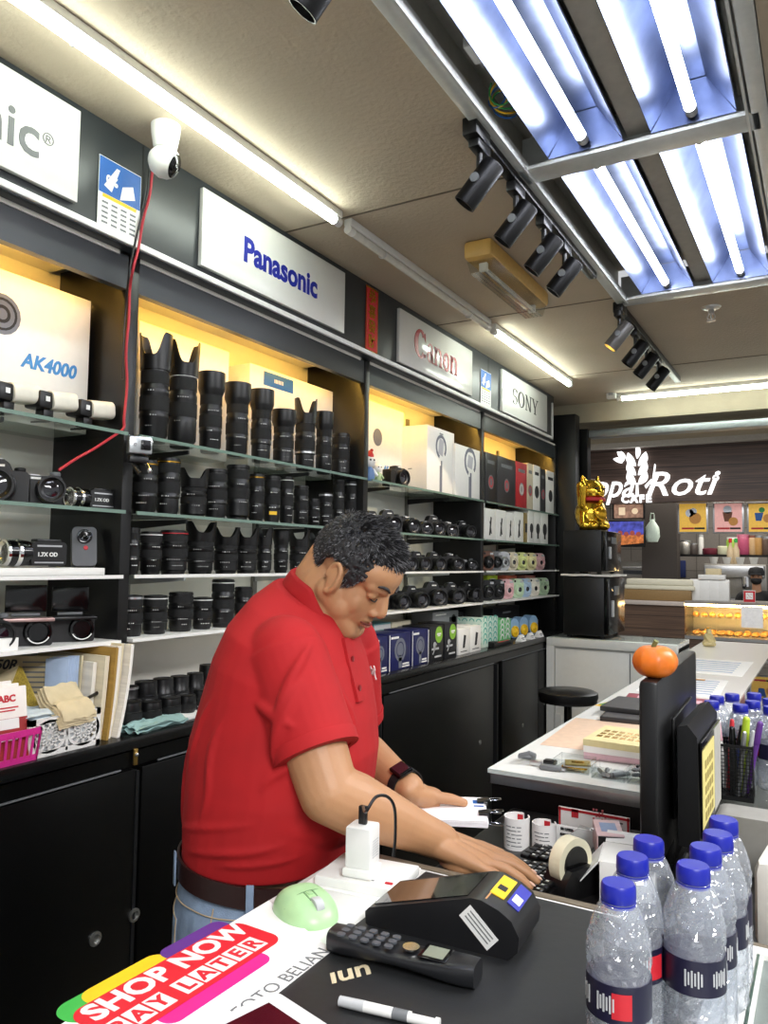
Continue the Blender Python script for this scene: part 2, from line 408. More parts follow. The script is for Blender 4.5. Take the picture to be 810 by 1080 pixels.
# serif lettering drawn stroke by stroke
def arc(cx, cy, ro, ri, a0, a1, n=18):
    out = []
    for k in range(n):
        q = [math.radians(a0+(a1-a0)*(k+j)/n) for j in (0, 1)]
        out.append([(cx+ro[0]*math.cos(q[0]), cy+ro[1]*math.sin(q[0])), (cx+ro[0]*math.cos(q[1]), cy+ro[1]*math.sin(q[1])), (cx+ri[0]*math.cos(q[1]), cy+ri[1]*math.sin(q[1])), (cx+ri[0]*math.cos(q[0]), cy+ri[1]*math.sin(q[0]))])
    return out
def bar(x0, y0, x1, y1, w): return [[(x0-w/2, y0), (x0+w/2, y0), (x1+w/2, y1), (x1-w/2, y1)]]
def srf(x, y, w): return [rect(x, y, w, .05)]
def sh(polys, dx, k): return [[((x+dx)*k, y*k) for x, y in p] for p in polys]
GL = {
 'S': (arc(.3, .73, (.27, .27), (.17, .23), 20, 270)+arc(.3, .27, (.29, .27), (.17, .22), -160, 90)+[rect(.53, .85, .04, .22), rect(.06, .14, .04, .22)], .66),
 'O': (arc(.4, .5, (.4, .51), (.225, .45), 0, 360, 30), .9),
 'N': (bar(.12, 0, .12, 1, .085)+bar(.66, 0, .66, 1, .085)+bar(.62, 0, .12, 1, .14)+srf(.12, .02, .26)+srf(.1, .98, .24)+srf(.66, .98, .26), .88),
 'Y': (bar(.38, .0, .38, .46, .13)+bar(.36, .42, .1, 1, .14)+bar(.4, .42, .68, 1, .06)+srf(.38, .02, .3)+srf(.1, .98, .28)+srf(.68, .98, .24), .82),
 'C': (arc(.42, .5, (.42, .52), (.165, .42), 38, 322, 26)+[[(.62, .82), (.74, .98), (.78, .62)], [(.56, .16), (.78, .2), (.74, .06)]], .84),
 'a': (arc(.22, .2, (.2, .21), (.055, .13), 0, 360, 18)+bar(.38, 0, .38, .5, .17)+arc(.25, .5, (.195, .2), (.07, .14), 0, 160, 10)+srf(.44, .03, .16), .56),
 'n': (bar(.1, 0, .1, .68, .17)+arc(.28, .46, (.24, .23), (.08, .13), 0, 180, 12)+bar(.455, 0, .455, .47, .17)+srf(.1, .03, .24)+srf(.45, .03, .24)+srf(.05, .66, .12), .62),
 'o': (arc(.26, .33, (.26, .36), (.08, .26), 0, 360, 20), .58)}
def serif(word, k, m, parent, M, wx=1.):
    w = sum(GL[c][1] for c in word); x = -w/2; mb = MB()
    for c in word:
        for p in sh(GL[c][0], x, k): mb.add(g_prism([(a*wx, b-.5*k) for a, b in p], .001), M)
        x += GL[c][1]
    return mb.build('lettering', m, parent)
s = sign('brand_sign', 'white sign with red serif lettering behind the red paper banner', 2.788, 3.552, 2.336, 2.565)
serif('Canon', .125, mat('faded_red_print', '#a8282e', .4), s, faceX(.0145, -.02, .008), 1.14)
s = sign('brand_sign', 'white sign with black serif capitals at the far end', 3.967, 4.75, 2.334, 2.57)
serif('SONY', .092, ink, s, faceX(.0145, -.01, 0), 1.5)
# promo stickers and the red banner
def promo(label, y0, y1, z0, z1):
    t = thing('promo_poster', label, 'poster', (-1.563, (y0+y1)/2, (z0+z1)/2), 0, 'blue and white promo posters'); w = y1-y0; h = z1-z0
    boxo('sheet', (.0012, 0, 0), (.0016, w, h), wht, t)
    M = faceX(.0021, 0, 0)
    flat('blue_panel', [rect(0, h*.24, w*.98, h*.5)], blu, t, M, .0004)
    flat('white_mark', [[(-w*.38, h*.1), (-w*.1, h*.42), (-w*.02, h*.42), (-w*.2, h*.05)], [(.0, .0), (w*.36, h*.1), (w*.3, h*.28), (w*.05, h*.2)]], wht, t, M @ T(0, 0, .0005), .0003)
    text('0%', h*.17, wht, 'lettering', t, M @ T(-w*.2, h*.2, .0008), off=.001)
    flat('yellow_bar', [rect(0, -h*.04, w*.8, h*.05)], yel, t, M, .0004)
    ps = []
    for r in range(5):
        for k in range(4): ps.append(rect(-w*.34+k*w*.22, -h*(.13+.07*r), w*.14, h*.028))
    flat('logo_row', ps, gry, t, M, .0004)
promo('blue and white promo poster below the white dome camera', 1.253, 1.388, 2.322, 2.505)
promo('small blue and white promo poster beside the far black serif sign', 3.69, 3.83, 2.328, 2.51)
t = thing('paper_banner', 'vertical red paper banner with gold characters on the fascia', 'banner', (-1.563, 2.582, 2.455))
boxo('sheet', (.001, 0, 0), (.0016, .092, .262), mat('banner_red', '#c8141f', .6), t)
for k, ch in enumerate('恭喜發財'): text(ch, .056, gold, 'character', t, faceX(.0022, 0, .09-.06*k), off=.001)
flat('border', [rect(0, .127, .092, .006), rect(0, -.127, .092, .006), rect(-.044, 0, .003, .26), rect(.044, 0, .003, .26)], gold, t, faceX(.0019, 0, 0), .0004)

# ---------------------------------------------------------------- ceiling lights and fittings
housing = mat('trough_metal', '#bdb9b0', .6); reflm = mat('reflector_mirror', '#7c86a0', .32, 1., var=.25, scale=10)
framem = mat('trough_frame', '#cfd2d0', .35, .2)
ft = thing('light_trough_frame', 'white metal frame set in the ceiling around the mirrored tube lights', 'light frame', ((OX0+OX1)/2, 1.4, CZ))
cx, cy = (OX0+OX1)/2, 1.4
mb = MB()
for x in (OX0, OX1): mb.span((x-cx-.018, OY0-cy, -.012), (x-cx+.018, OY1-cy, .01), .002)
for x in (OX0+.026, OX1-.026): mb.span((x-cx-.003, OY0-cy, -.02), (x-cx+.003, OY1-cy, .01))
mb.build('side_rail', framem, ft)
for y in (OY0, .83, 2.03, OY1): MB().span((OX0-cx, y-cy-.042, -.012), (OX1-cx, y-cy+.042, .0), .002).span((OX0-cx, y-cy-.004, 0), (OX1-cx, y-cy+.004, .1)).build('cross_rail', framem, ft)
MB().span((OX0-cx-.02, OY0-cy, .13), (OX1-cx+.02, OY1-cy, .14)).span((OX0-cx-.02, OY0-cy, .0), (OX0-cx-.012, OY1-cy, .13)).span((OX1-cx+.012, OY0-cy, 0), (OX1-cx+.02, OY1-cy, .13)).span((-.41-cx-.032, OY0-cy, .030), (-.41-cx+.032, OY1-cy, .034)).span((OX1-.05-cx, OY0-cy, .062), (OX1-cx+.012, OY1-cy, .066)).build('housing', housing, ft)
n = 0
for yi, (ya, yb) in enumerate(((-.38, .8), (.87, 1.985), (2.075, 3.19))):
    for xi, xc in enumerate((-.545, -.275)):
        where = ['overhead just behind the camera', 'in the nearer ceiling trough', 'in the farther ceiling trough'][yi]
        t = thing('tube_fixture', f'bright white tube in a mirrored reflector {where}, {"left" if xi == 0 else "right"} of the pair', 'ceiling light', (xc, (ya+yb)/2, CZ), 0, 'mirrored tube fixtures')
        h = (yb-ya)/2
        for sgn in (-1, 1):
            pr = [(sgn*.03, .115), (sgn*.1, .004), (sgn*.102, .006), (sgn*.034, .118)]
            if sgn < 0: pr = pr[::-1]
            MB().add(g_prism(pr, 2*h), T(0, h, 0) @ Rx(PI/2)).build('reflector', reflm, t)
        MB().span((-.036, -h, .112), (.036, h, .118)).build('reflector_back', reflm, t)
        for sgn in (-1, 1):
            MB().add(g_prism([(-.1, .0), (.1, .0), (.035, .11), (-.035, .11)], .002), T(0, sgn*h, 0) @ Rx(PI/2)).build('end_plate', reflm, t)
            MB().cyl((0, sgn*(h-.012), .022), (0, sgn*(h-.04), .022), .0145).build('end_cap', lgry, t)
        MB().cyl((0, -h+.04, .022), (0, h-.04, .022), .0135, seg=20).build('tube', tube_on2, t)
# loose wires and connector in the near trough
t = thing('ballast', 'small white wiring connector block inside the near ceiling trough', 'ballast', P(502, 52, z=2.64))
MB().box((0, 0, 0), (.035, .07, .025), .004).build('case', wht, t); MB().box((0, .045, .0), (.02, .03, .015), .003).build('plug', lgry, t)
for lab, mm, off in (('blue wire loop hanging in the near ceiling trough', blu, 0), ('yellow wire loop hanging in the near ceiling trough', yel, 1), ('green wire loop hanging in the near ceiling trough', grn, 2)):
    c0 = P(530, 105, z=2.63); pts = []
    for k in range(26):
        a = k*.5; pts.append(Vector((.022*math.cos(a+off)+.006*off-.012, .012*k*.35-.05+.02*math.sin(a*.6), .018*math.sin(a+off))))
    tag(one('wire', g_tube(pts, .0022, 6), mm, None, T(*c0)), lab, 'wire')

def batten(label, y0, y1, x, on, rot=0, z=CZ):
    t = thing('tube_light', label, 'ceiling light', (x, (y0+y1)/2, z), rot, 'surface tube lights'); h = (y1-y0)/2
    MB().box((0, 0, -.012), (.03, 2*h, .024), .004).build('batten', wht, t)
    MB().cyl((0, -h+.03, -.036), (0, h-.03, -.036), .0135, seg=18).build('tube', tube_on if on else tube_off, t)
    for s_ in (-1, 1):
        MB().cyl((0, s_*(h-.03), -.036), (0, s_*h, -.036), .0145).build('end_cap', wht, t)
        MB().add(g_tube([(.0165*math.cos(a), s_*h*.62, -.036+.0165*math.sin(a)) for a in [PI*(k/10)-PI for k in range(11)]], .002, 6)).build('clip', slv, t)
batten('long lit white tube light on the ceiling nearest the camera', .76, 1.98, -1.325, True)
batten('unlit tube light on the ceiling above the red paper banner', 2.03, 3.22, -1.325, False)
batten('lit tube light on the ceiling above the far shelving', 3.27, 4.5, -1.325, True)
batten('lit tube light fixed across the ceiling in front of the beam', -.61, .61, -.56, True, PI/2)
bpy.context.view_layer.update()
o = [q for q in COL.objects if q.get('label', '').startswith('lit tube light fixed across')][0]; o.location.y = 5.02
# emergency light
t = thing('emergency_light', 'amber ceiling emergency light with a clear ribbed cover', 'ceiling light', (-1.02, 2.68, CZ))
amb = mat('aged_plastic', '#cfa65a', .45)
MB().box((0, 0, -.032), (.105, .62, .064), .015).build('base', amb, t)
MB().add(g_prism([(-.05, 0), (.05, 0), (.036, -.042), (-.036, -.042)], .56), T(0, .28, -.064) @ Rx(PI/2)).build('cover', pane_mat('ribbed_cover', '#f1f0ea', 2.2, .12), t)
mb = MB()
for k in range(5): mb.span((-.036+.016*k, -.275, -.1075), (-.032+.016*k, .275, -.1055))
mb.build('cover_ribs', clearpl, t)
MB().cyl((0, -.24, -.082), (0, .24, -.082), .008).build('tube', tube_off, t)
for s_ in (-1, 1): MB().box((0, s_*.25, -.08), (.03, .016, .03), .003).build('lamp_holder', wht, t)
# spot tracks
def spot(label, c, lit=False):
    t = thing('track_spotlight', label, 'spotlight', c, 0, 'track spotlights')
    d = Vector((-.62, -.12, -.78)).normalized()
    L = .062; r = .03
    a = -d*L; b = d*L
    pr = [(r*.3, -L-.002), (r*.9, -L), (r, -L+.004), (r, L), (r*.88, L), (r*.86, L-.014), (0, L-.014)]
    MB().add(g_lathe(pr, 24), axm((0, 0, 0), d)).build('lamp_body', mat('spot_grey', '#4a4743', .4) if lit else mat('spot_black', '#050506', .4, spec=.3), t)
    MB().add(g_lathe([(r*.84, 0), (0, .002)], 20), axm(d*(L-.0125), d)).build('lens', warm_on if lit else lgry, t)
    MB().box((.0, 0, CZ-c[2]-.05), (.03, .08, .03), .004).build('track_adapter', blkm, t)
    MB().cyl((0, 0, CZ-c[2]-.06), (0, 0, .0), .008).build('arm', blkm, t)
    MB().cyl((0, -.034, .004), (0, .034, .004), .012).build('knuckle', gry, t)
for lab, ya, yb in (('black spotlight track beside the mirrored light trough', 1.72, 2.84), ('black spotlight track beyond the mirrored light trough', 3.26, 4.72)):
    o = MB().span((-.765, ya, CZ-.034), (-.735, yb, CZ-.001), .002).span((-.77, ya-.03, CZ-.045), (-.73, ya+.06, CZ-.001), .003).build('spotlight_track', blkm); tag(o, lab, 'track')
SP = [((530, 188), 'nearest black spotlight on the near track'), ((562, 232), 'second black spotlight on the near track'), ((591, 265), 'third black spotlight on the near track'), ((613, 289), 'fourth black spotlight on the near track, beside the trough end')]
for (q, l) in SP:
    p = P(*q, z=2.455); spot(l, (-.75, p.y, 2.455))
SP = [((671, 352), 'lit grey spotlight, nearest on the far track', 2.46, True), ((686, 371), 'second spotlight on the far track, behind the lit one', 2.46, False), ((694, 384), 'third spotlight on the far track', 2.46, False), ((705, 398), 'farthest spotlight on the far track, above the cross tube light', 2.46, False)]
for (q, l, z, li) in SP:
    p = P(*q, z=z); spot(l, (-.75, min(p.y, 4.7), z), li)
p = P(341, -22, z=2.5); spot('black spotlight cut off by the top edge of the picture', (p.x, p.y, 2.5))
o = MB().span((p.x-.015, p.y-.5, CZ-.034), (p.x+.015, p.y+.06, CZ-.001), .002).build('spotlight_track', blkm); tag(o, 'short spotlight track at the top edge above the lone spotlight', 'track')
# sprinkler
t = thing('sprinkler', 'small metal sprinkler head on the ceiling beyond the troughs', 'sprinkler', (*P(750, 324, z=CZ)[:2], CZ))
MB().add(g_lathe([(.04, 0), (.035, -.006), (.012, -.01), (.012, -.03), (0, -.03)][::-1], 20)).build('escutcheon', slv, t)
MB().add(g_lathe([(0, -.062), (.018, -.06), (.018, -.057), (.004, -.055), (.004, -.03)], 14)).build('deflector', slv, t)
mb = MB()
for s_ in (-1, 1): mb.add(g_tube([(s_*.01, 0, -.03), (s_*.016, 0, -.045), (s_*.004, 0, -.058)], .0025, 6))
mb.build('frame_arm', slv, t)
# security cameras
t = thing('dome_camera', 'white pan and tilt security camera hanging from the ceiling', 'security camera', (*P(175, 133, z=CZ)[:2], CZ))
MB().add(g_lathe([(.026, -.062), (.03, -.056), (.036, -.02), (.037, 0)], 28)).build('mount', wht, t)
d = Vector((.80, .42, -.42)).normalized()
MB().add(g_lathe([(.0, -.041), (.02, -.037), (.034, -.024), (.041, -.002), (.038, .016), (.03, .028)], 28), axm((0, 0, -.095), d)).build('head', wht, t)
MB().add(g_lathe([(.0302, .0281), (.027, .031), (.012, .034), (0, .035)], 24), axm((0, 0, -.095), d)).build('face', blkg, t)
MB().add(g_lathe([(.009, .034), (.008, .038), (0, .0385)], 16), axm((0, 0, -.095), d)).build('lens', fglass, t)
pc = P(604, 404, y=5.24)
t = thing('dome_camera', 'small white security camera on the beam past the far tube light', 'security camera', pc)
MB().cyl((0, 0, -.005), (0, -.05, -.005), .04).build('mount', wht, t)
MB().add(g_ell(.048, .05, .048), T(0, -.06, -.02)).build('head', wht, t)
MB().add(g_lathe([(.03, 0), (.022, .014), (0, .02)], 20), axm((.012, -.095, -.03), (.2, -.9, -.3))).build('lens', blkg, t)
t = thing('junction_box', 'small white junction box at the left end of the cross tube light', 'junction box', P(645, 415, y=5.0))
MB().box((0, 0, 0), (.06, .04, .07), .006).build('case', wht, t); MB().box((.0, -.022, 0), (.03, .01, .03), .002).build('lid', lgry, t)
# cables down the shelving upright
pts = [P(161, 176, x=-1.545)]+[P(a, b, x=-1.552) for a, b in ((158, 205), (151, 232))]+[P(a, b, x=-1.555) for a, b in ((146, 262), (140, 285))]+[P(a, b, x=-1.588) for a, b in ((137, 305), (136, 335), (133, 372), (134, 405), (131, 440), (130, 452))]+[P(a, b, x=-1.585) for a, b in ((118, 461), (98, 474), (80, 484), (62, 496))]
def smooth(pts, n=6):
    out = []; pts = [Vector(p) for p in pts]
    for i in range(len(pts)-1):
        p0 = pts[max(0, i-1)]; p1 = pts[i]; p2 = pts[i+1]; p3 = pts[min(len(pts)-1, i+2)]
        for k in range(n):
            t_ = k/n; out.append(.5*((2*p1)+(p2-p0)*t_+(2*p0-5*p1+4*p2-p3)*t_*t_+(3*p1-p0-3*p2+p3)*t_**3))
    return out+[pts[-1]]
tag(one('cable', g_tube(smooth(pts), .0035, 8), mat('red_cable', '#b32634', .5)), 'red cable running down the shelving upright from the dome camera', 'cable')
pts = [P(158, 172, x=-1.55)]+[P(a, b, x=-1.555) for a, b in ((155, 205), (145, 245), (139, 272), (136, 288))]+[P(a, b, x=-1.59) for a, b in ((133, 320), (130, 360), (129, 400))]
tag(one('cable', g_tube(smooth(pts), .003, 8), blkm), 'thin black cable beside the red cable on the upright', 'cable')
# ================================================================ lenses
def lens(label, px0, px1, ptop, z, x, kind='zoom', ring=None, group='lenses on the shelves', capped=False, h=None, yellow=False):
    """upright lens; kind: zoom (stepped), petal (petal hood up), round (flared hood), pancake"""
    c = P((px0+px1)/2, 600, x=x); zt = P((px0+px1)/2, ptop, x=x).z
    dep = (Vector((c.x, c.y, EYE))-Vector((0, 0, EYE))).dot(_F)
    r = (px1-px0)/FPX*dep/2*(1.12 if kind == 'pancake' else 1.0); H = h or max(.02, zt-z)*(.78 if kind == 'pancake' else 1)
    rz0 = rnd.uniform(-.25, .1)-.3; av = math.atan2(-c.y, -x)-rz0+rnd.choice((-.35, .25, .1))
    t = thing('camera_lens', label, 'lens', (x, c.y, z), rz0, group)
    hb = H*(.70 if kind in ('petal',) else .78 if kind == 'round' else 1.0)
    k = rnd.choice((.86, .9, .94))
    if kind == 'round': r1 = r*.84
    elif kind == 'petal': r1 = r*.9
    else: r1 = r
    pr = [(r1*.80, 0), (r1*.84, .004), (r1*.84, hb*.06), (r1*.95*k/.9, hb*.10), (r1*.95*k/.9, hb*.3), (r1, hb*.32), (r1, hb*.36), (r1*.97, hb*.37)]
    if kind == 'pancake': pr = [(r1*.85, 0), (r1*.9, .003), (r1, .008), (r1, hb*.6), (r1*.96, hb*.62), (r1*.96, hb*.9), (r1*.92, hb)]
    else: pr += [(r1*.97, hb*.62), (r1*.99, hb*.63), (r1*.99, hb*.70), (r1*.93, hb*.72), (r1*.93, hb*.95), (r1*.98, hb*.96), (r1*.98, hb)]
    MB().add(g_lathe(pr+[(r1*.86, hb), (r1*.85, hb-.004), (0, hb-.006)], 28)).build('barrel', blkm, t)
    def ribbed(za, zb, rr):
        v = []; f = []; n = 56
        for z_ in (za, zb):
            for i in range(n):
                q = rr*(1.0 if i % 2 else 1.022); a = 2*PI*i/n; v.append((q*math.cos(a), q*math.sin(a), z_))
        for i in range(n): f.append([i, (i+1) % n, n+(i+1) % n, n+i])
        f.append(list(range(n))[::-1]); f.append([n+i for i in range(n)])
        return v, f
    if kind != 'pancake':
        one('zoom_ring', ribbed(hb*.40, hb*.59, r1*.99), rub, t)
        one('focus_ring', ribbed(hb*.76, hb*.92, r1*.955), rub, t)
    else: one('focus_ring', ribbed(hb*.25, hb*.55, r1*1.0), rub, t)
    if ring:
        m = {'silver': slv, 'gold': gold, 'red': red, 'white': wht}[ring]
        zz = hb*(.33 if kind == 'petal' and ring == 'silver' else .94); tt = .006 if ring == 'silver' else .0025
        one('accent_ring', g_lathe([(r1*.9, zz), (r1*1.02, zz), (r1*1.02, zz+tt), (r1*.9, zz+tt)], 28), m, t)
    mb = MB()
    for rr in range(3 if kind != 'pancake' else 1):
        zc = hb*((.2, .66, .34)[rr]); n = rnd.randint(3, 6); a0 = rnd.uniform(-.9, -.3)
        for q in range(n):
            a = a0+q*.17; wd = rnd.uniform(.0012, .0035)
            mb.box((r1*.985*(1 if rr else .985), 0, 0), (.0012, wd, rnd.uniform(.0014, .003)), M=Rz(a) @ T(0, 0, zc))
    mb.build('scale_marks', wht, t)
    if yellow: MB().box((r1, 0, 0), (.0015, r1*.9, .012), M=Rz(-.5) @ T(0, 0, hb*.22)).build('sticker', yel, t)
    if kind == 'petal':
        v = []; f = []; n = 48
        for i in range(n):
            a = 2*PI*i/n; ff = max(0, min(1, (.5+.5*math.cos(2*(a-av))-.35)/.6)); top = H-(H-hb)*.72*ff*ff*(3-2*ff)
            for rr, zz in ((r*.93, hb-.012), (r*1.02, top), (r*.98, top), (r*.88, hb-.012)): v.append((rr*math.cos(a), rr*math.sin(a), zz))
        for i in range(n):
            j = (i+1) % n
            for q in range(4): f.append([i*4+q, j*4+q, j*4+(q+1) % 4, i*4+(q+1) % 4])
        one('petal_hood', (v, f), blkm, t)
    elif kind == 'round':
        one('lens_hood', g_lathe([(r1*.94, hb-.02), (r*.97, hb), (r, hb+.006), (r, H), (r*.95, H), (r*.93, hb+.004), (r1*.9, hb)], 30), blkm, t)
    else:
        one('lens_cap', g_lathe([(r1*.93, hb-.001), (r1*.93, hb+.003), (r1*.6, hb+.004), (r1*.58, hb+.0025), (0, hb+.0025)], 28), blkm, t)
    return t
G1, G2, G3, G4, G5 = ('lenses on the top glass shelf', 'lenses on the second glass shelf', 'lenses on the third shelf', 'lenses on the white fourth shelf', 'short lenses on the worktop')
X1 = -1.665
L = [(140, 174, 350.5, 'petal', None, 'tallest black zoom lens with a petal hood, first on the top glass shelf'),
 (171, 204, 359, 'petal', 'white', 'tall black zoom lens with a petal hood and pale ring, second on the top shelf'),
 (203.5, 232, 392, 'round', None, 'black telephoto lens with a flared round hood, third on the top glass shelf'),
 (232, 260, 403.5, 'round', None, 'black telephoto lens with a round hood, fourth on the top glass shelf'),
 (259, 285, 410.5, 'round', None, 'black telephoto lens with a round hood, fifth on the top glass shelf'),
 (283, 309, 432, 'round', None, 'short wide black lens with a deep hood in front of the clear tube'),
 (307, 331, 420, 'petal', 'silver', 'black lens with a petal hood and silver band, seventh on the top shelf'),
 (329, 349, 434, 'round', None, 'slim black lens with a long round hood, eighth on the top glass shelf'),
 (348, 367, 458, 'zoom', None, 'shortest black lens at the right end of the top glass shelf')]
for a, b, t_, k, r_, l in L: lens(l, a, b, t_, SHZ[0], X1, k, r_, G1)
L = [(135.5, 163, 487, 'zoom', 'gold'), (162, 187, 484.5, 'zoom', 'gold'), (187, 217, 494, 'petal', None), (213, 237.5, 496, 'zoom', None), (236, 261, 491.5, 'zoom', None), (260, 277, 501, 'zoom', 'gold'), (276, 294, 503, 'zoom', None), (293, 308, 504, 'zoom', 'white'), (308, 324, 513, 'zoom', None), (323, 336, 527, 'zoom', None), (335, 349.5, 521, 'zoom', 'silver'), (349.5, 362, 507, 'zoom', None), (362, 376.5, 509, 'zoom', 'silver')]
for i, (a, b, t_, k, r_) in enumerate(L):
    w_ = 'with a wide petal hood, ' if k == 'petal' else 'with a yellow sticker, ' if i == 6 else {'gold': 'with a gold ring, ', 'silver': 'with a silver band, ', 'white': 'with a white ring, '}.get(r_, '')
    lens(f'black lens {w_}{ORD[i]} along the second lens shelf', a, b, t_, SHZ[1], -1.66, k, r_, G2, yellow=(i == 6))
L = [(131, 146.6, 558, 'zoom', None), (147, 170, 562, 'zoom', 'white'), (168, 197, 560.5, 'zoom', 'red'), (195, 227, 550, 'petal', 'red'), (224, 252, 556, 'petal', None), (247, 272, 556.5, 'petal', None), (270, 287, 556.5, 'petal', None), (287, 305, 560, 'round', None), (304, 326, 559, 'petal', None), (324, 346, 562, 'petal', None), (346, 364, 563, 'zoom', None)]
for i, (a, b, t_, k, r_) in enumerate(L):
    w_ = {'petal': 'with a petal hood, ', 'round': 'with a round hood, '}.get(k, '')
    lens(f'black lens {w_}{ORD[i]} along the third lens shelf', a, b, t_, SHZ[2], -1.655, k, r_, G3)
L = [(128, 152, 629, 'zoom', 'silver'), (152, 178, 629, 'zoom', 'white'), (179, 205, 625.5, 'zoom', None), (204, 225, 631, 'zoom', 'white'), (224, 248, 612, 'zoom', 'white'), (248, 267, 620, 'zoom', None)]
for i, (a, b, t_, k, r_) in enumerate(L):
    lens(f'black lens {ORD[i]} from the left on the white shelf behind the man', a, b, t_, SHZ[3], -1.65, k, r_, G4)
L = [(130, 153, 732.6, -1.575), (153, 174, 734, -1.575), (173.5, 194, 730, -1.575), (192, 210, 728, -1.575), (208, 222, 722, -1.575)]
for i, (a, b, t_, x) in enumerate(L): lens(f'short black lens in the front row on the worktop, {ORD[i]} beyond the folders', a, b, t_, 1.067, x, 'pancake', None, G5)
L = [(132, 149, 715.6, -1.665), (147, 169, 710, -1.665), (166, 186, 707, -1.665), (184, 202, 705, -1.665), (201, 217, 702, -1.665), (214, 232, 693, -1.72)]
for i, (a, b, t_, x) in enumerate(L): lens(f'short black lens in the back row on the worktop, {ORD[i]} beyond the folders', a, b, t_, 1.067, x, 'pancake', 'silver' if i == 0 else None, G5)
# clear tube behind the lenses
c = P(299, 460, x=-1.74)
t = thing('plastic_tube', 'clear ribbed plastic tube standing behind the short wide lens', 'tube', (-1.755, c.y, SHZ[0]))
one('tube_body', g_lathe([(.018, 0), (.019, .1), (.017, .14), (.012, .155), (0, .157)], 20), clearpl, t)
one('tube_cap', g_lathe([(.0175, .0), (.0185, .006), (0, .008)], 18), lgry, t)

# ================================================================ boxes on the shelves
def carton(name, label, cat, px0, px1, ptop, z, x, dep, m, group=None, rz=0, h=None):
    """box with its front towards the aisle, spanning the two pixel columns at plane x"""
    a = P(px0, 600, x=x); b = P(px1, 600, x=x); zt = P((px0+px1)/2, ptop, x=x).z
    H = h or max(.02, zt-z); w = abs(b.y-a.y)-.003
    t = thing(name, label, cat, (x-dep/2, (a.y+b.y)/2, z), rz, group)
    boxo('carton', (0, 0, H/2), (dep, w, H), m, t, .0015)
    t['_d'] = 0; del t['_d']
    return t, dep, w, H
def art(t, name, polys, m, dep, h=.0006): return flat(name, polys, m, t, faceX(dep/2, 0, 0), h)
def side(t, name, polys, m, w, h=.0006): return flat(name, polys, m, t, faceY(0, -w/2, 0), h)
def ring(cx, cz, ro, ri, n=20): return arc(cx, cz, (ro, ro), (ri, ri), 0, 360, n)
def disc(cx, cz, r, n=18): return [(cx+r*math.cos(2*PI*i/n), cz+r*math.sin(2*PI*i/n)) for i in range(n)]
lav = mat('gimbal_print', '#6b6f7c', .5)
# bay 1: drone/gimbal box
a = P(-70, 300, x=-1.72); b = P(97, 300, x=-1.72)
H = P(97, 318, x=-1.72).z-SHZ[0]
t = thing('product_box', 'big white box printed AK4000 in blue on the top left shelf', 'box', (-1.79, (a.y+b.y)/2, SHZ[0])); w = b.y-a.y
boxo('carton', (0, 0, H/2), (.14, w, H), whb, t, .002)
M = faceX(.0705, 0, 0)
p0 = P(52, 387, x=-1.72); text('AK4000', .05, mat('sky_blue_print', '#3f86c9', .5), 'lettering', t, T(0, p0.y-(a.y+b.y)/2, p0.z-SHZ[0]) @ M, shear=.2, off=.0015, sx=.95)
p0 = P(2, 331, x=-1.72)
flat('picture', [disc(0, 0, .05)], lav, t, T(0, p0.y-(a.y+b.y)/2, p0.z-SHZ[0]) @ M, .0006)
flat('picture_lens', ring(0, 0, .04, .034)+ring(0, 0, .022, .014), ink, t, T(0.0007, p0.y-(a.y+b.y)/2, p0.z-SHZ[0]) @ M, .0006)
# bay 2: white boxes behind the tall lenses
wb = 'white boxes behind the tall lenses'
t, d, w, H = carton('product_box', 'white box behind the two tallest lenses', 'box', 138, 236, 352, SHZ[0], -1.76, .1, whb, wb)
side(t, 'blue_mark', [rect(0, H*.8, .03, .05)], blu, w)
t, d, w, H = carton('product_box', 'white box with a blue corner label behind the fifth lens', 'box', 258, 357, 398, SHZ[0], -1.755, .11, whb, wb)
art(t, 'blue_label', [rect(-w*.22, H*.9, w*.3, H*.14)], blu, d)
art(t, 'label_text', [rect(-w*.22+.008*k, H*.9, .004, .014) for k in range(-3, 4)], wht, d, .001)
art(t, 'label_text', [rect(-w*.18, H*.55, w*.3, .004), rect(-w*.2, H*.5, w*.26, .004), rect(-w*.2, H*.45, w*.28, .004)], lgry, d)
o = MB().add(g_box(.002, .09, .15), T(-1.80, P(246, 390, x=-1.8).y, SHZ[0]+.17)).build('printed_card', mat('pale_card', '#e9e0c6', .6)); tag(o, 'pale printed card behind the fourth tall lens', 'card')
# bay 3: gimbal boxes
def gimbal(t, w, H, d, k):
    cx = 0
    ps = arc(-.0, H*.72, (w*.2, w*.2), (w*.15, w*.15), -40, 250, 16)+[rect(.0, H*.22, w*.09, H*.42), rect(w*.02, H*.46, w*.05, H*.1)]
    art(t, 'gimbal_picture', ps, lav, d)
    art(t, 'gimbal_picture_phone', [[(-w*.1, H*.62), (w*.06, H*.58), (w*.1, H*.82), (-w*.06, H*.86)]], mat('print_pale', '#b9b7be', .5), d, .0009)
    text('● 0 M', .014, gink, 'lettering', t, faceX(d/2+.0005, 0, H*.92))
t, d, w, H = carton('product_box', 'white box with AK4000 print behind the two figurines', 'box', 386, 424, 428, SHZ[0], -1.76, .1, whb)
text('AK4000', .035, MATS['sky_blue_print'], 'lettering', t, faceX(d/2+.001, w*.1, H*.25), shear=.2, off=.001)
art(t, 'picture', [disc(-w*.25, H*.6, .04)], lav, d)
t, d, w, H = carton('product_box', 'large white box with a gimbal picture, beside the black camera', 'box', 449, 478, 452, SHZ[0], -1.625, .22, whb, 'white gimbal boxes')
gimbal(t, w, H, d, 0)
side(t, 'small_print', [rect(-.06, H*.35, .02, .004), rect(-.02, H*.35, .02, .004), rect(.02, H*.35, .02, .004), rect(-.06, H*.31, .006, .006), rect(-.02, H*.31, .006, .006), rect(-.08, H*.93, .03, .006)], gink, w)
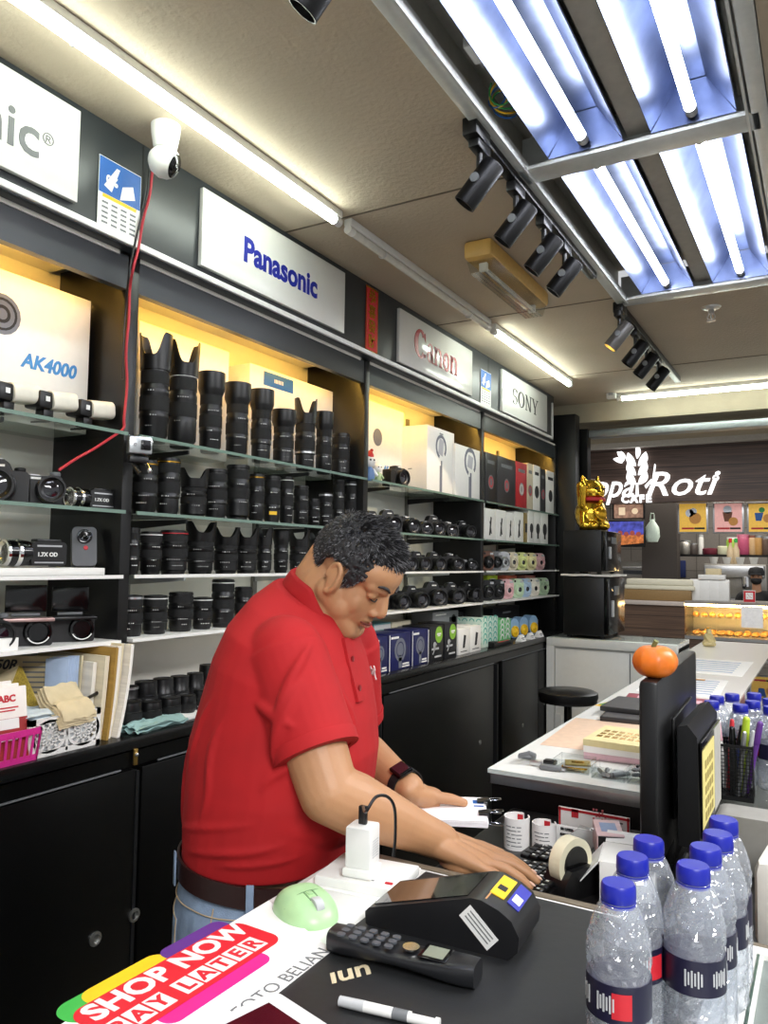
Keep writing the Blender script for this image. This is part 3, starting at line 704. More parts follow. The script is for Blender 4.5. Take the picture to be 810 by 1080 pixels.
t, d, w, H = carton('product_box', 'second white gimbal box, beside the black boxes', 'box', 479, 510, 472, SHZ[0], -1.61, .2, whb, 'white gimbal boxes')
gimbal(t, w, H, d, 1)
# bay 4 top shelf boxes
bb4 = mat('box_black', '#18181b', .4); navy = mat('box_navy', '#1c2148', .4); dkred = mat('box_red', '#b2222b', .4)
tb = [(511, 523.5, 478, bb4, 'black box beside the white gimbal boxes on the top shelf'), (524, 543.5, 483, mat('box_charcoal', '#262428', .4), 'wide dark box with lens pictures on the far top shelf'), (544, 555.5, 488, dkred, 'red box with a silver camera picture on the far top shelf'), (556, 562, 489, mat('box_tan', '#c9bda4', .5), 'tan box to the right of the red box'), (562.5, 569.5, 491, whb, 'white box second from the right on the far top shelf'), (570, 575.5, 495, bb4, 'slim black box between two white boxes on the far top shelf'), (576, 585, 497, whb, 'white box at the far right end of the top shelf')]
for i, (a, b, tp, m, l) in enumerate(tb):
    t, d, w, H = carton('product_box', l, 'box', a, b, tp, SHZ[0], -1.61, .16, m, 'boxes on the far top shelf')
    art(t, 'picture', [disc(0, H*.42, min(w*.36, .04))]+[rect(0, H*.82, w*.6, H*.07)], slv if m in (dkred,) else (ink if m is whb else gry), d)
    if m is not whb: art(t, 'picture_detail', ring(0, H*.42, min(w*.3, .032), min(w*.2, .02)), wht if m is dkred else dkred, d, .001)
# bay 4 second shelf white phone gimbal boxes
tb = [(511, 522.5, 536.5), (523, 533.5, 538), (534, 542, 541), (542.5, 552, 540), (557.5, 563.5, 538), (564, 570.5, 539), (571, 578, 540)]
for i, (a, b, tp) in enumerate(tb):
    t, d, w, H = carton('product_box', f'white box with a dark picture, {ORD[i]} along the far second shelf', 'box', a, b, tp, SHZ[1], -1.61, .15, whb, 'white boxes on the far second shelf')
    if i < 4: art(t, 'picture', [[(-w*.12, H*.15), (0, H*.15), (w*.14, H*.72), (w*.02, H*.75)], [(w*.05, H*.2), (w*.14, H*.2), (w*.0, H*.6), (-w*.08, H*.6)]], ink, d)
    else: art(t, 'picture', [disc(0, H*.45, w*.3), rect(0, H*.25, w*.25, H*.2)], ink, d)
t, d, w, H = carton('product_box', 'narrow gold patterned box among the white boxes on the far second shelf', 'box', 552.5, 557, 541, SHZ[1], -1.62, .15, mat('box_gold', '#a08a4e', .4, .3, var=.4, scale=120))
art(t, 'picture', [rect(0, H*.5, w*.5, H*.3)], ink, d)
t = thing('spiral_notebook', 'white spiral bound price book at the left end of the far second shelf', 'notebook', (-1.70, P(506, 560, x=-1.63).y+.045, SHZ[1]))
boxo('cover', (0, 0, .1), (.15, .02, .2), wht, t)
mb = MB()
for k in range(8): mb.add(g_tube([(.075+.005*math.cos(q*.7), .012*math.sin(q*.7), .02+k*.022) for q in range(9)], .0015, 5))
mb.build('spiral_binding', gry, t)
t = thing('bottle', 'small white bottle with a blue cap at the right end of the far second shelf', 'bottle', (-1.66, P(581, 560, x=-1.66).y, SHZ[1]))
one('bottle_body', g_lathe([(.03, 0), (.03, .07), (.012, .095), (.012, .1)], 18), wht, t); one('cap', g_lathe([(.013, .1), (.013, .12), (0, .12)], 14), mat('pale_blue', '#8fb5d8', .4), t)
# bay 3 bottom: boxes on the worktop
ZW = 1.055
t, d, w, H = carton('product_box', 'tall plain white box on the worktop next to the man', 'box', 384, 392.5, 656, ZW, -1.53, .16, whb)
art(t, 'small_print', [rect(0, H*.85, w*.5, .006)], lgry, d)
blu_b = mat('box_deep_blue', '#1b1f52', .35, var=.25, scale=14)
tb = [(394, 410.5, 672, 'blue box with a gimbal picture, first beside the plain white box'), (411.5, 434.5, 668, 'blue box with a gimbal picture, middle of the three blue boxes'), (435.5, 452.5, 664, 'blue box with a gimbal picture, beside the black box with a green dot')]
hts = []
for i, (a, b, tp, l) in enumerate(tb):
    t, d, w, H = carton('product_box', l, 'box', a, b, tp, ZW, -1.53, .14, blu_b, 'blue gimbal boxes on the worktop')
    art(t, 'gimbal_picture', ring(0, H*.55, w*.26, w*.18)+[rect(0, H*.22, w*.14, H*.35), disc(0, H*.55, w*.15)], lav, d)
    art(t, 'logo_text', [rect(-w*.25, H*.9, w*.35, H*.06), rect(w*.26, H*.14, w*.3, H*.05), rect(w*.26, H*.07, w*.34, H*.04)], wht, d)
    art(t, 'spine', [rect(-w*.48, H*.5, w*.03, H*.98)], wht, d, .0008); hts.append(H)
t, d, w, H = carton('product_box', 'white backed card standing at the end of the blue boxes', 'box', 452.6, 454, 664, ZW, -1.535, .15, whb)
art(t, 'edge_line', [rect(0, H*.5, w*.3, H*.9)], lgry, d)
for a, b, tp, l in ((454, 468.5, 660, 'black box with a green dot, left of the pair on the worktop'), (469.5, 482.5, 657, 'black box with a green dot, right of the pair on the worktop')):
    t, d, w, H = carton('product_box', l, 'box', a, b, tp, ZW, -1.53, .14, bb4, 'black boxes with green dots')
    art(t, 'green_dot', [disc(w*.16, H*.74, w*.27)], mat('lime_print', '#86b83c', .5), d)
    art(t, 'dot_text', [rect(w*.16, H*.76, w*.3, .008), rect(w*.16, H*.71, w*.2, .005)], wht, d, .001)
    art(t, 'camera_picture', [rect(-w*.1, H*.35, w*.5, H*.06), disc(-w*.15, H*.46, w*.1), [(-w*.3, H*.2), (-w*.25, H*.2), (0, H*.48), (-w*.05, H*.5)], rect(w*.1, H*.12, w*.5, H*.05)], lgry, d)
for a, b, tp, l in ((484, 495.5, 663, 'slim white box with a black handle picture, left of the pair'), (496.5, 508, 660, 'slim white box with a black handle picture, right of the pair')):
    t, d, w, H = carton('product_box', l, 'box', a, b, tp, ZW, -1.53, .13, whb, 'slim white boxes on the worktop')
    art(t, 'picture', [[(-w*.1, H*.25), (w*.08, H*.25), (w*.2, H*.72), (w*.0, H*.76)], rect(0, H*.12, w*.6, H*.03)], ink, d)
teal = mat('box_teal', '#8ac4c0', .5)
t, d, w, H = carton('product_box', 'pale teal and white flat box resting behind the first blue box', 'box', 395, 413, 657, ZW, -1.69, .12, teal)
art(t, 'white_half', [rect(0, H*.9, w*.98, H*.12)], wht, d)
t, d, w, H = carton('product_box', 'cream flat box resting behind the middle blue box', 'box', 414, 434, 655, ZW, -1.69, .12, mat('box_cream', '#e3d9bd', .5))
art(t, 'small_print', [rect(0, H*.85, w*.4, .008)], gink, d)
t, d, w, H = carton('product_box', 'grey box with a camera picture behind the black boxes', 'box', 457, 484, 645, ZW, -1.70, .12, mat('box_grey', '#8c8f92', .45))
art(t, 'camera_picture', [rect(w*.28, H*.76, w*.3, H*.16), disc(w*.3, H*.76, w*.09)], ink, d); art(t, 'small_print', [rect(-w*.2, H*.93, w*.4, .006)], wht, d)
t, d, w, H = carton('product_box', 'small black box with white print behind the slim white boxes', 'box', 485, 497, 645, ZW, -1.70, .12, bb4)
art(t, 'lettering', [rect(0, H*.84, w*.6, .01), rect(0, H*.78, w*.4, .006)], wht, d)
# bay 4 bottom
pat = mat('box_mint', '#cfe4d6', .5)
t, d, w, H = carton('product_box', 'white box with a pale green wave pattern on the worktop', 'box', 509, 525.5, 651, ZW, -1.56, .16, pat)
ps = []
for r_ in range(5):
    for k in range(3): ps += arc(-w*.32+k*w*.32, H*(.12+.19*r_), (w*.13, w*.13), (w*.09, w*.09), 0, 180, 6)
art(t, 'wave_pattern', ps, mat('teal_print', '#58b3a2', .5), d)
ps = []
for r_ in range(5):
    for k in range(4): ps += arc(-.06+k*.04, H*(.12+.19*r_), (.016, .016), (.011, .011), 0, 180, 6)
side(t, 'wave_pattern', ps, mat('teal_print', '#58b3a2', .5), w)
t, d, w, H = carton('product_box', 'bright green patterned box beside the pale wave box', 'box', 526.5, 539, 653, ZW, -1.57, .15, mat('box_green', '#6cc07a', .5))
ps = []
for r_ in range(4):
    for k in range(2): ps += arc(-w*.22+k*w*.45, H*(.15+.22*r_), (w*.18, w*.18), (w*.12, w*.12), 0, 180, 6)
art(t, 'wave_pattern', ps, wht, d)
t, d, w, H = carton('product_box', 'dark box lying behind the green patterned box', 'box', 520, 548, 640, ZW, -1.74, .1, bb4); art(t, 'logo', [rect(0, H*.8, w*.3, .01)], gry, d)
t, d, w, H = carton('product_box', 'long white box with a line drawing at the far end of the worktop', 'box', 566, 589, 644, ZW+.05, -1.72, .1, whb); t.location.z = ZW
art(t, 'line_picture', [rect(-w*.2, H*.5, w*.3, .01), disc(w*.2, H*.5, .02), rect(0, H*.35, w*.5, .004)], lgry, d)
for i, (a, b) in enumerate(((538, 547), (547.5, 557), (557.5, 567.5))):
    p = P((a+b)/2, 660, x=-1.6); r_ = abs(P(b, 660, x=-1.6).y-P(a, 660, x=-1.6).y)*.42
    t = thing('toy_camera', f'pale blue and yellow rounded instant camera on the worktop, {ORD[i]} of three', 'camera', (-1.62, p.y, ZW), -.3, 'blue and yellow cameras')
    pr = rrect(.1, .15, .045, 6)
    MB().add(g_prism(rrect(.082, .115, .038, 6), .06), faceX(-.035, 0, .06)).build('body', mat('baby_blue', '#8fb3d6', .35), t)
    MB().add(g_lathe([(.033, 0), (.033, .008), (.026, .012), (.022, .008), (0, .008)], 24), axm((.025, 0, .042), (1, 0, 0))).build('lens_ring', yel, t)
    MB().add(g_lathe([(.02, 0), (.012, .006), (0, .008)], 18), axm((.033, 0, .042), (1, 0, 0))).build('lens', yel, t)
for i, (a, b) in enumerate(((545.5, 553), (555, 563), (564.5, 572))):
    p = P((a+b)/2, 668, x=-1.52)
    t = thing('price_card', f'small white price tent card at the worktop edge, {ORD[i]} of three', 'price card', (-1.52, p.y, ZW), 0, 'price tent cards')
    MB().add(g_prism([(-.02, 0), (.02, 0), (.002, .036), (-.002, .036)], .07), T(0, .0375, 0) @ Rx(PI/2)).build('card', pap, t)
    flat('print', [rect(0, .0, .05, .005), rect(0, -.009, .04, .003)], gink, t, T(.0125, 0, .018) @ Ry(-.46) @ faceX(0, 0, 0), .0006)
p = P(527, 679, z=ZW+.004)
t = thing('pen_tray', 'black tray with a red pen lying at the worktop edge', 'tray', (p.x, p.y, ZW), .0)
MB().box((0, 0, .004), (.05, .28, .008), .002).box((-.024, 0, .012), (.003, .28, .012)).box((.024, 0, .012), (.003, .28, .012)).box((0, -.11, .016), (.05, .06, .02), .004).build('tray', blkm, t)
o = one('pen', g_cap((p.x, p.y-.03, ZW+.013), (p.x+.005, p.y+.12, ZW+.013), .004, .004), red); tag(o, 'red pen lying in the black tray', 'pen')

# ================================================================ cameras
def dslr(label, px, z, x, s=1., rz=-.55, lens_len=.06, lens_r=.032, style=0, group='cameras on the shelves', cat='camera'):
    ly = .028 if style == 1 else .006
    c = P(px, 600, x=x)
    t = thing('camera', label, cat, (x, c.y, z), rz, group); t.scale = (s, s, s)
    mb = MB()
    outline = [(-.066, .004), (-.062, 0), (.062, 0), (.066, .004), (.066, .064), (.06, .07), (.03, .072), (.022, .09), (.014, .096), (-.014, .096), (-.022, .09), (-.03, .072), (-.06, .068), (-.066, .06)]
    if style == 1: outline = [(-.058, .003), (-.055, 0), (.055, 0), (.058, .003), (.058, .064), (.054, .068), (-.054, .068), (-.058, .064)]
    if style == 2: outline = [(-.062, .004), (-.058, 0), (.058, 0), (.062, .004), (.062, .066), (.056, .07), (.02, .072), (.016, .086), (-.016, .086), (-.02, .072), (-.056, .07), (-.062, .066)]
    mb.add(g_prism(outline, .036), faceX(-.03, 0, 0))
    mb.build('body', mat('camera_black', '#1b1b1d', .45, bump=.15, bscale=500), t)
    MB().add(g_prism(rrect(.03, .062, .012), .03), faceX(-.01, -.05, .034)).build('grip', rub, t)
    MB().add(g_lathe([(.011, 0), (.012, .002), (.012, .008), (.01, .01), (0, .01)], 18), T(-.012, .045, .07)).build('mode_dial', gry if style == 1 else blkm, t)
    MB().box((-.012, 0, .097 if style == 0 else .087 if style == 2 else .0695), (.02, .02, .003)).build('hot_shoe', slv, t)
    r = lens_r; l = lens_len
    MB().add(g_lathe([(r*.95, 0), (r, .004), (r, l*.3), (r*.93, l*.34), (r*.93, l*.6), (r, l*.64), (r, l), (r*.86, l), (r*.82, l-.006), (r*.5, l-.012), (0, l-.012)], 28), axm((.006, ly, .036), (1, 0, 0))).build('lens_barrel', blkm, t)
    MB().add(g_lathe([(r*.78, 0), (r*.4, .004), (0, .005)], 24), axm((.006+l-.0125, ly, .036), (1, 0, 0))).build('lens_glass', fglass, t)
    v = MB()
    for k in range(7): v.box((r*.95, 0, 0), (.0015, .004, .002), M=axm((.006+l-.001, ly, .036), (1, 0, 0)) @ Rz(-1.2+.33*k) @ T(-.004, 0, .0006) @ Ry(PI/2))
    v.build('lens_marking', wht, t)
    if style != 1: MB().box((.0065, .006, .082), (.0015, .02, .005)).build('nameplate', wht, t)
    else: MB().box((.0065, -.0, .062), (.0015, .022, .005)).build('nameplate', wht, t)
    return t
GA = 'cameras on the camera shelves behind the man'
rows = [(SHZ[1], [(391, .95, 0), (408, 1.1, 0), (427, 1., 2), (440, .9, 1), (456, 1.1, 0), (472, .95, 2), (487, 1., 0)], 'second shelf'),
        (SHZ[2], [(424, 1., 0), (439, 1., 0), (457, 1., 0), (474, 1.05, 2), (491, .85, 1)], 'third shelf'),
        (SHZ[3], [(415, 1.05, 2), (434, 1.1, 0), (456, 1.25, 0), (476, 1.15, 0), (494, 1.15, 0)], 'fourth shelf')]
for z, row, nm in rows:
    for i, (px, s, st) in enumerate(row):
        dslr(f'black camera, {ORD[i]} along the {nm} of the camera bay', px, z, -1.67, s*.95, rnd.uniform(-.75, -.35), rnd.uniform(.05, .085), rnd.uniform(.03, .036), st, GA)
dslr('black camera body on the top shelf between the figurines and the gimbal box', 418, SHZ[0], -1.64, 1.05, -.2, .03, .034, 2, None)
# bay 1 cameras
dslr('black mirrorless camera with a capped lens on the second shelf at left', 33, SHZ[1], -1.65, 1.05, -.45, .045, .030, 1, None)
dslr('black camera with a bright lens ring cut off by the left edge', -8, SHZ[1], -1.66, 1.05, -.7, .05, .036, 0, None)
def camcorder(label, px, z, x, s=1.):
    c = P(px, 600, x=x); t = thing('camcorder', label, 'camcorder', (x, c.y, z), -.12, 'black camcorders with silver lens rings'); t.scale = (s, s, s)
    MB().add(g_prism(rrect(.085, .055, .01), .05), faceX(-.025, .035, .032)).box((0, .04, .062), (.03, .06, .008), .003).build('body', blkm, t)
    MB().add(g_lathe([(.028, 0), (.03, .02), (.029, .05)], 24), axm((0, -.005, .033), (0, -1, 0))).build('lens_barrel', blkg, t)
    MB().add(g_lathe([(.03, .022), (.0325, .024), (.0325, .031), (.03, .033)], 24), axm((0, -.005, .033), (0, -1, 0))).build('silver_ring', chrm, t)
    MB().add(g_lathe([(.029, .048), (.031, .05), (.031, .056), (.026, .057), (.02, .05), (0, .05)], 24), axm((0, -.005, .033), (0, -1, 0))).build('front_ring', chrm, t)
    text('1.7X OD', .013, wht, 'lettering', t, faceX(.0255, .03, .03), off=.0004)
    flat('trim_line', [rect(.035, .05, .06, .004), rect(.035, .012, .07, .003)], slv, t, faceX(.0252, 0, 0), .0005)
    return t
camcorder('black camcorder with a silver lens ring on the second shelf near the red cable', 90, SHZ[1], -1.66, .86)
camcorder('black camcorder with silver lens rings on the white plinth at left', 30, SHZ[2]+.0185, -1.66, 1.05)
# grey vlog camera leaning
c = P(90, 590, x=-1.66)
t = thing('vlog_camera', 'small upright grey vlog camera leaning back on the white plinth', 'camera', (-1.665, c.y, SHZ[2]+.019), -.55)
Mv = Ry(-.28)
dg = mat('graphite_plastic', '#4b4c4f', .45)
MB().add(g_prism(rrect(.06, .105, .012), .03), Mv @ faceX(-.015, 0, .0525)).build('body', dg, t)
MB().add(g_lathe([(.019, 0), (.018, .008), (.012, .009), (0, .005)], 24), Mv @ axm((.015, .0, .078), (1, 0, 0))).build('lens', blkg, t)
MB().add(g_lathe([(.006, 0), (.005, .002), (0, .002)], 14), Mv @ axm((.015, .003, .048), (1, 0, 0))).build('record_button', red, t)
MB().box((-.02, 0, .002), (.05, .05, .004), .001).build('stand', blkm, t)
# flip screen compacts on the fourth shelf
def compact(label, px, m_top, s=1.):
    c = P(px, 660, x=-1.66); t = thing('compact_camera', label, 'camera', (-1.665, c.y, SHZ[3]), -.5, 'compact cameras with flip up screens'); t.scale = (s, s, s)
    MB().add(g_prism(rrect(.108, .062, .006), .034), faceX(-.017, 0, .031)).build('body', mat('camera_black', '#1b1b1d', .45, bump=.15, bscale=500), t)
    MB().box((0, 0, .061), (.035, .106, .008), .002).build('top_plate', m_top, t)
    MB().add(g_lathe([(.03, 0), (.031, .006), (.028, .008), (.028, .016), (.023, .017), (.02, .012), (0, .012)], 28), axm((.017, .022, .032), (1, 0, 0))).build('lens_barrel', blkg, t)
    MB().add(g_lathe([(.0235, .0171), (.026, .0175), (.026, .018), (.0235, .018)], 24, -PI*.85, -PI*.15), axm((.017, .022, .032), (1, 0, 0))).build('lens_marking', wht, t)
    MB().box((-.02, .0, .105), (.008, .088, .062), .002).build('flip_screen', blkg, t)
    MB().cyl((-.018, -.03, .068), (-.018, .03, .068), .004).build('hinge', gry, t)
    MB().box((-.0185, -.025, .055), (.001, .015, .006)).build('badge', wht, t); t.children[-1].location.x = .036
compact('compact camera with a pinkish top plate and flip up screen', 29, mat('rose_metal', '#b99a96', .35, .5), 1.05)
compact('all black compact camera with flip up screen next to the upright', 76, blkm, 1.0)
t = thing('product_box', 'small white box at the left edge on the white fourth shelf', 'box', (-1.63, P(-2, 680, x=-1.63).y, SHZ[3]))
MB().box((0, 0, .014), (.06, .06, .028), .001).build('carton', whb, t); MB().box((0, 0, .0282), (.03, .03, .0006)).build('label', lgry, t)
dslr('black camera mostly cut off by the left edge on the fourth shelf', -16, SHZ[3], -1.67, 1., -.4, .05, .033, 1, None)
# flash heads on the top left shelf
for i, (px, l) in enumerate(((8, 'flash unit with a white dome diffuser at the left edge of the top shelf'), (50, 'flash unit with a white dome diffuser in front of the AK4000 print'), (92, 'flash unit with a white dome diffuser nearest the shelving upright'))):
    c = P(px, 425, x=-1.64); t = thing('flash_unit', l, 'flash', (-1.645, c.y, SHZ[0]), .1, 'flash units on the top left shelf')
    MB().add(g_prism([(-.05, 0), (-.02, 0), (-.01, .012), (.01, .0), (.05, 0), (.016, .01), (.05, .03), (.02, .018), (-.02, .018), (-.05, .03), (-.016, .01)][:3]+[(.02, 0), (.05, 0), (.03, .004), (-.03, .004)], .004), T(0, 0, 0)).build('mini_stand', blkm, t)
    MB().box((0, -.004, .018), (.03, .03, .03), .003).box((0, -.022, .048), (.055, .04, .042), .006).build('flash_head', blkm, t)
    MB().add(g_prism(rrect(.064, .046, .016, 5), .075), T(0, -.004, .05) @ Rx(-PI/2+.12) @ T(0, 0, 0)).build('dome_diffuser', mat('milky_plastic', '#e6e2d2', .35), t)
    MB().box((.0285, -.02, .05), (.0008, .012, .012)).build('badge', wht, t)
# action camera on the upright
c = P(147, 470, x=-1.56)
t = thing('action_camera', 'silver action camera in a clear case clipped to the upright', 'action camera', c, -.45)
MB().box((0, 0, 0), (.03, .06, .046), .004).build('body', slv, t)
MB().box((.0, 0, 0), (.036, .068, .054), .004).build('clear_case', clearpl, t)
MB().box((.018, .012, .0), (.012, .026, .026), .003).build('lens_housing', blkg, t)
MB().add(g_lathe([(.01, 0), (.009, .004), (0, .003)], 18), axm((.024, .012, 0), (1, 0, 0))).build('lens', fglass, t)
MB().add(g_lathe([(.005, 0), (.005, .003), (0, .003)], 12), axm((.0165, -.016, .0), (1, 0, 0))).build('button', chrm, t)
MB().box((-.01, 0, -.036), (.03, .05, .018), .004).cyl((-.01, -.01, -.05), (.01, .0, -.075), .006).build('mount', blkm, t)
MB().cyl((.0, .02, -.045), (.02, .022, -.062), .004).add(g_ell(.006, .006, .008), T(.022, .022, -.066)).build('thumb_screw', chrm, t)
# figurines
def figurine(label, px, hat, coat_m, s=1.):
    c = P(px, 495, x=-1.63); t = thing('figurine', label, 'figurine', (-1.635, c.y, SHZ[0]), -.4, 'small toy figurines'); t.scale = (s, s, s)
    MB().add(g_lathe([(.022, 0), (.026, .015), (.022, .045), (.012, .058), (0, .06)], 20)).build('body', coat_m, t)
    MB().add(g_ell(.027, .029, .026), T(0, 0, .08)).build('head', wht, t)
    MB().add(g_ell(.004, .004, .004), T(.025, -.009, .085)).add(g_ell(.004, .004, .004), T(.025, .009, .085)).build('eyes', ink, t)
    if hat: MB().add(g_lathe([(.024, 0), (.018, .018), (.006, .034), (0, .036)], 18), T(-.003, 0, .095) @ Rx(-.35)).add(g_ell(.007, .007, .007), T(0, .014, .128)).build('hat', red, t)
    for s_ in (-1, 1): MB().add(g_cap((.004, s_*.02, .046), (.014, s_*.03, .026), .008, .007)).build('arm', wht if hat else coat_m, t)
figurine('white figurine with a red hat on the top shelf of the camera bay', 390, True, mat('blue_toy', '#5b7fb0', .4))
figurine('small green figurine next to the red hatted one', 399, False, mat('green_toy', '#8fa77a', .4), .75)
# instant cameras in bay 4
def instant(label, px, z, m, x=-1.66, s=1., face=None, grp=None):
    c = P(px, 600, x=x); t = thing('instant_camera', label, 'camera', (x, c.y, z), -.45, grp); t.scale = (s, s, s)
    MB().add(g_prism(rrect(.10, .115, .036, 7), .05), faceX(-.03, 0, .0575)).build('body', m, t)
    MB().add(g_lathe([(.036, 0), (.036, .012), (.03, .018), (.029, .024), (.022, .026), (.018, .018), (0, .018)], 28), axm((.02, .0, .05), (1, 0, 0))).build('lens_barrel', face or m, t)
    MB().add(g_lathe([(.017, 0), (.01, .006), (0, .007)], 18), axm((.036, 0, .05), (1, 0, 0))).build('lens', fglass, t)
    MB().box((.02, .03, .098), (.004, .026, .013), .002).build('flash_window', lgry, t)
    MB().box((.02, -.025, .1), (.004, .014, .012), .002).build('viewfinder', blkg, t)
pk = mat('pastel_pink', '#e7b9bd', .4); gn = mat('pastel_green', '#c8dfc0', .4); bl = mat('pastel_blue', '#b4cbe2', .4); bg = mat('pastel_beige', '#ded3bb', .4); lm = mat('pastel_lime', '#dde39a', .4); cmw = mat('pastel_cream', '#efe9dc', .4); brw = mat('toffee_brown', '#6b4636', .4); dgy = mat('pewter', '#77787a', .3, .4)
for px, m, nm in ((512, brw, 'brown and black instant camera in its sleeve'), (521, dgy, 'dark grey instant camera'), (529, slv, 'silver instant camera'), (538, bg, 'beige instant camera'), (548, lm, 'lime instant camera'), (558, mat('pastel_butter', '#eee5b0', .4), 'butter yellow instant camera'), (567, pk, 'dusty pink instant camera')):
    instant(f'{nm} on the far third shelf', px, SHZ[2], m, grp='instant cameras on the far third shelf', s=.95, face=blkm if m in (brw, dgy) else None)
for px, m, nm in ((512, blkm, 'black instant camera at the left end'), (523, blkm, 'black instant camera with a chrome face, second from the left'), (533, pk, 'baby pink instant camera'), (544, gn, 'mint green instant camera left of the blue one'), (552, bl, 'pale blue instant camera'), (561, cmw, 'creamy white instant camera'), (571, gn, 'mint green instant camera at the right end')):
    instant(f'{nm}, far fourth shelf', px, SHZ[3], m, grp='instant cameras on the far fourth shelf', s=1.0)
for px, m, nm in ((520, mat('lime_box', '#b4c832', .5), 'lime green'), (540, mat('coral_box', '#d6674f', .5), 'coral red'), (560, mat('rose_box', '#cf7f78', .5), 'rose pink')):
    t, d, w, H = carton('film_box', f'{nm} film box behind the pastel instant cameras', 'box', px-6, px+5, 607, SHZ[3], -1.74, .07, m, 'film boxes')
    art(t, 'label', [rect(0, H*.8, w*.5, H*.12)], wht, d)

# ================================================================ left end of the worktop
# pink basket with envelopes
def slat_basket(t, w, d, h, m):
    for nm, ax, sg in (('side_wall', 'y', -1), ('side_wall', 'y', 1), ('side_wall', 'x', -1), ('side_wall', 'x', 1)):
        L_ = d if ax == 'y' else w; mb = MB(); n = int(L_/.014)
        def pt(u, z, th=.0025):
            o_ = 1+.08*(z/h)
            return (u*o_, sg*w/2*o_, z) if ax == 'y' else (sg*d/2*o_, u*o_, z)
        for z_, hh in ((h*.09, h*.18), (h*.9, h*.2)):
            a = pt(-L_/2, z_); b = pt(L_/2, z_)
            mb.span((min(a[0], b[0])-.0015, min(a[1], b[1])-.0015, z_-hh/2), (max(a[0], b[0])+.0015, max(a[1], b[1])+.0015, z_+hh/2))
        for k in range(n+1):
            u = -L_/2+L_*k/n; mb.cyl(pt(u, h*.1), pt(u, h*.9), .003, seg=6)
        mb.build(nm, m, t)
    MB().box((0, 0, .003), (d, w, .005)).build('base', m, t)
pink = mat('pink_plastic', '#d6338f', .35)
p = P(17, 790, z=ZW)
pc = Vector((-1.575, P(42, 780, x=-1.51).y-.098, ZW))
t = thing('plastic_basket', 'bright pink slatted basket holding red and white envelopes', 'basket', pc, 0)
slat_basket(t, .18, .13, .07, pink)
envm = mat('envelope_white', '#ece5df', .7, var=.03); envr = mat('envelope_red', '#9c2b2b', .6)
for i in range(7):
    nm = ['red and white photo wallet at the front of the pink basket, facing out', 'photo wallet second from the front in the pink basket', 'photo wallet third from the front in the pink basket', 'photo wallet fourth from the front in the pink basket', 'photo wallet fifth from the front in the pink basket', 'photo wallet sixth from the front in the pink basket', 'photo wallet at the back of the pink basket'][i]
    e = thing('photo_wallet', nm, 'photo wallet', (pc.x+.05-.017*i, pc.y+.002-.004*i, ZW+.006), -.12+.02*i, 'photo wallets in the pink basket')
    e.rotation_euler = (0, -.16, -.1+.03*i)
    hh = .155+.004*(i % 3)
    MB().box((0, 0, hh/2), (.009, .15, hh), .002).build('sleeve', envm, e)
    flat('red_flap', [rect(0, hh*.3, .148, hh*.55)], envr, e, faceX(.0046, 0, 0), .0005)
    if i == 0:
        flat('white_label', [rect(.0, hh*.5, .11, .022), rect(.03, hh*.32, .04, .014)], wht, e, faceX(.0052, 0, 0), .0005)
        text('ABC', .02, red, 'lettering', e, faceX(.0047, .03, hh*.84), off=.0008); flat('small_print', [rect(.03, hh*.72, .05, .003), rect(.03, hh*.68, .035, .003)], red, e, faceX(.0047, 0, 0), .0004)
# white lace basket
pw = Vector((-1.575, P(67, 770, x=-1.525).y+.0, ZW))
t = thing('plastic_basket', 'white basket with cut out flower pattern holding folded cloths', 'basket', pc*0+pw, 0)
w_, d_, h_ = .185, .12, .085
wbm = mat('basket_white', '#e8e6e2', .4)
def lace(name, L_, M):
    mb = MB()
    for a in (rect(0, .006, L_, .012), rect(0, h_-.007, L_, .014), rect(-L_/2+.006, h_/2, .012, h_), rect(L_/2-.006, h_/2, .012, h_)): mb.add(g_prism(a, .003), M)
    for cx_ in (-.045, .045) if L_ > .15 else (0,):
        for k in range(12):
            a = 2*PI*k/12; mb.add(g_prism([(cx_+.008*math.cos(a-.12), h_/2+.008*math.sin(a-.12)), (cx_+.038*math.cos(a-.09), h_/2+.03*math.sin(a-.09)), (cx_+.038*math.cos(a+.09), h_/2+.03*math.sin(a+.09)), (cx_+.008*math.cos(a+.12), h_/2+.008*math.sin(a+.12))], .003), M)
        for q in ring(cx_, h_/2, .011, .006, 14)+arc(cx_, h_/2, (.026, .021), (.022, .0175), 0, 360, 18)+arc(cx_, h_/2, (.045, .037), (.038, .031), 0, 360, 20): mb.add(g_prism(q, .003), M)
    for q in (rect(0, h_*.3, .006, h_*.5), rect(0, h_*.75, .006, h_*.4)): mb.add(g_prism(q, .003), M)
    mb.build(name, wbm, t)
lace('front_wall', w_, faceX(d_/2, 0, 0)); lace('back_wall', w_, faceX(-d_/2, 0, 0)); lace('side_wall', d_, faceY(0, -w_/2, 0)); lace('side_wall', d_, faceY(0, w_/2, 0))
MB().box((0, 0, .002), (d_, w_, .004)).build('base', wbm, t)
boxo('liner', (0, 0, .035), (d_-.012, w_-.012, .06), mat('white_cloth', '#dfe3e6', .9), t, .02)
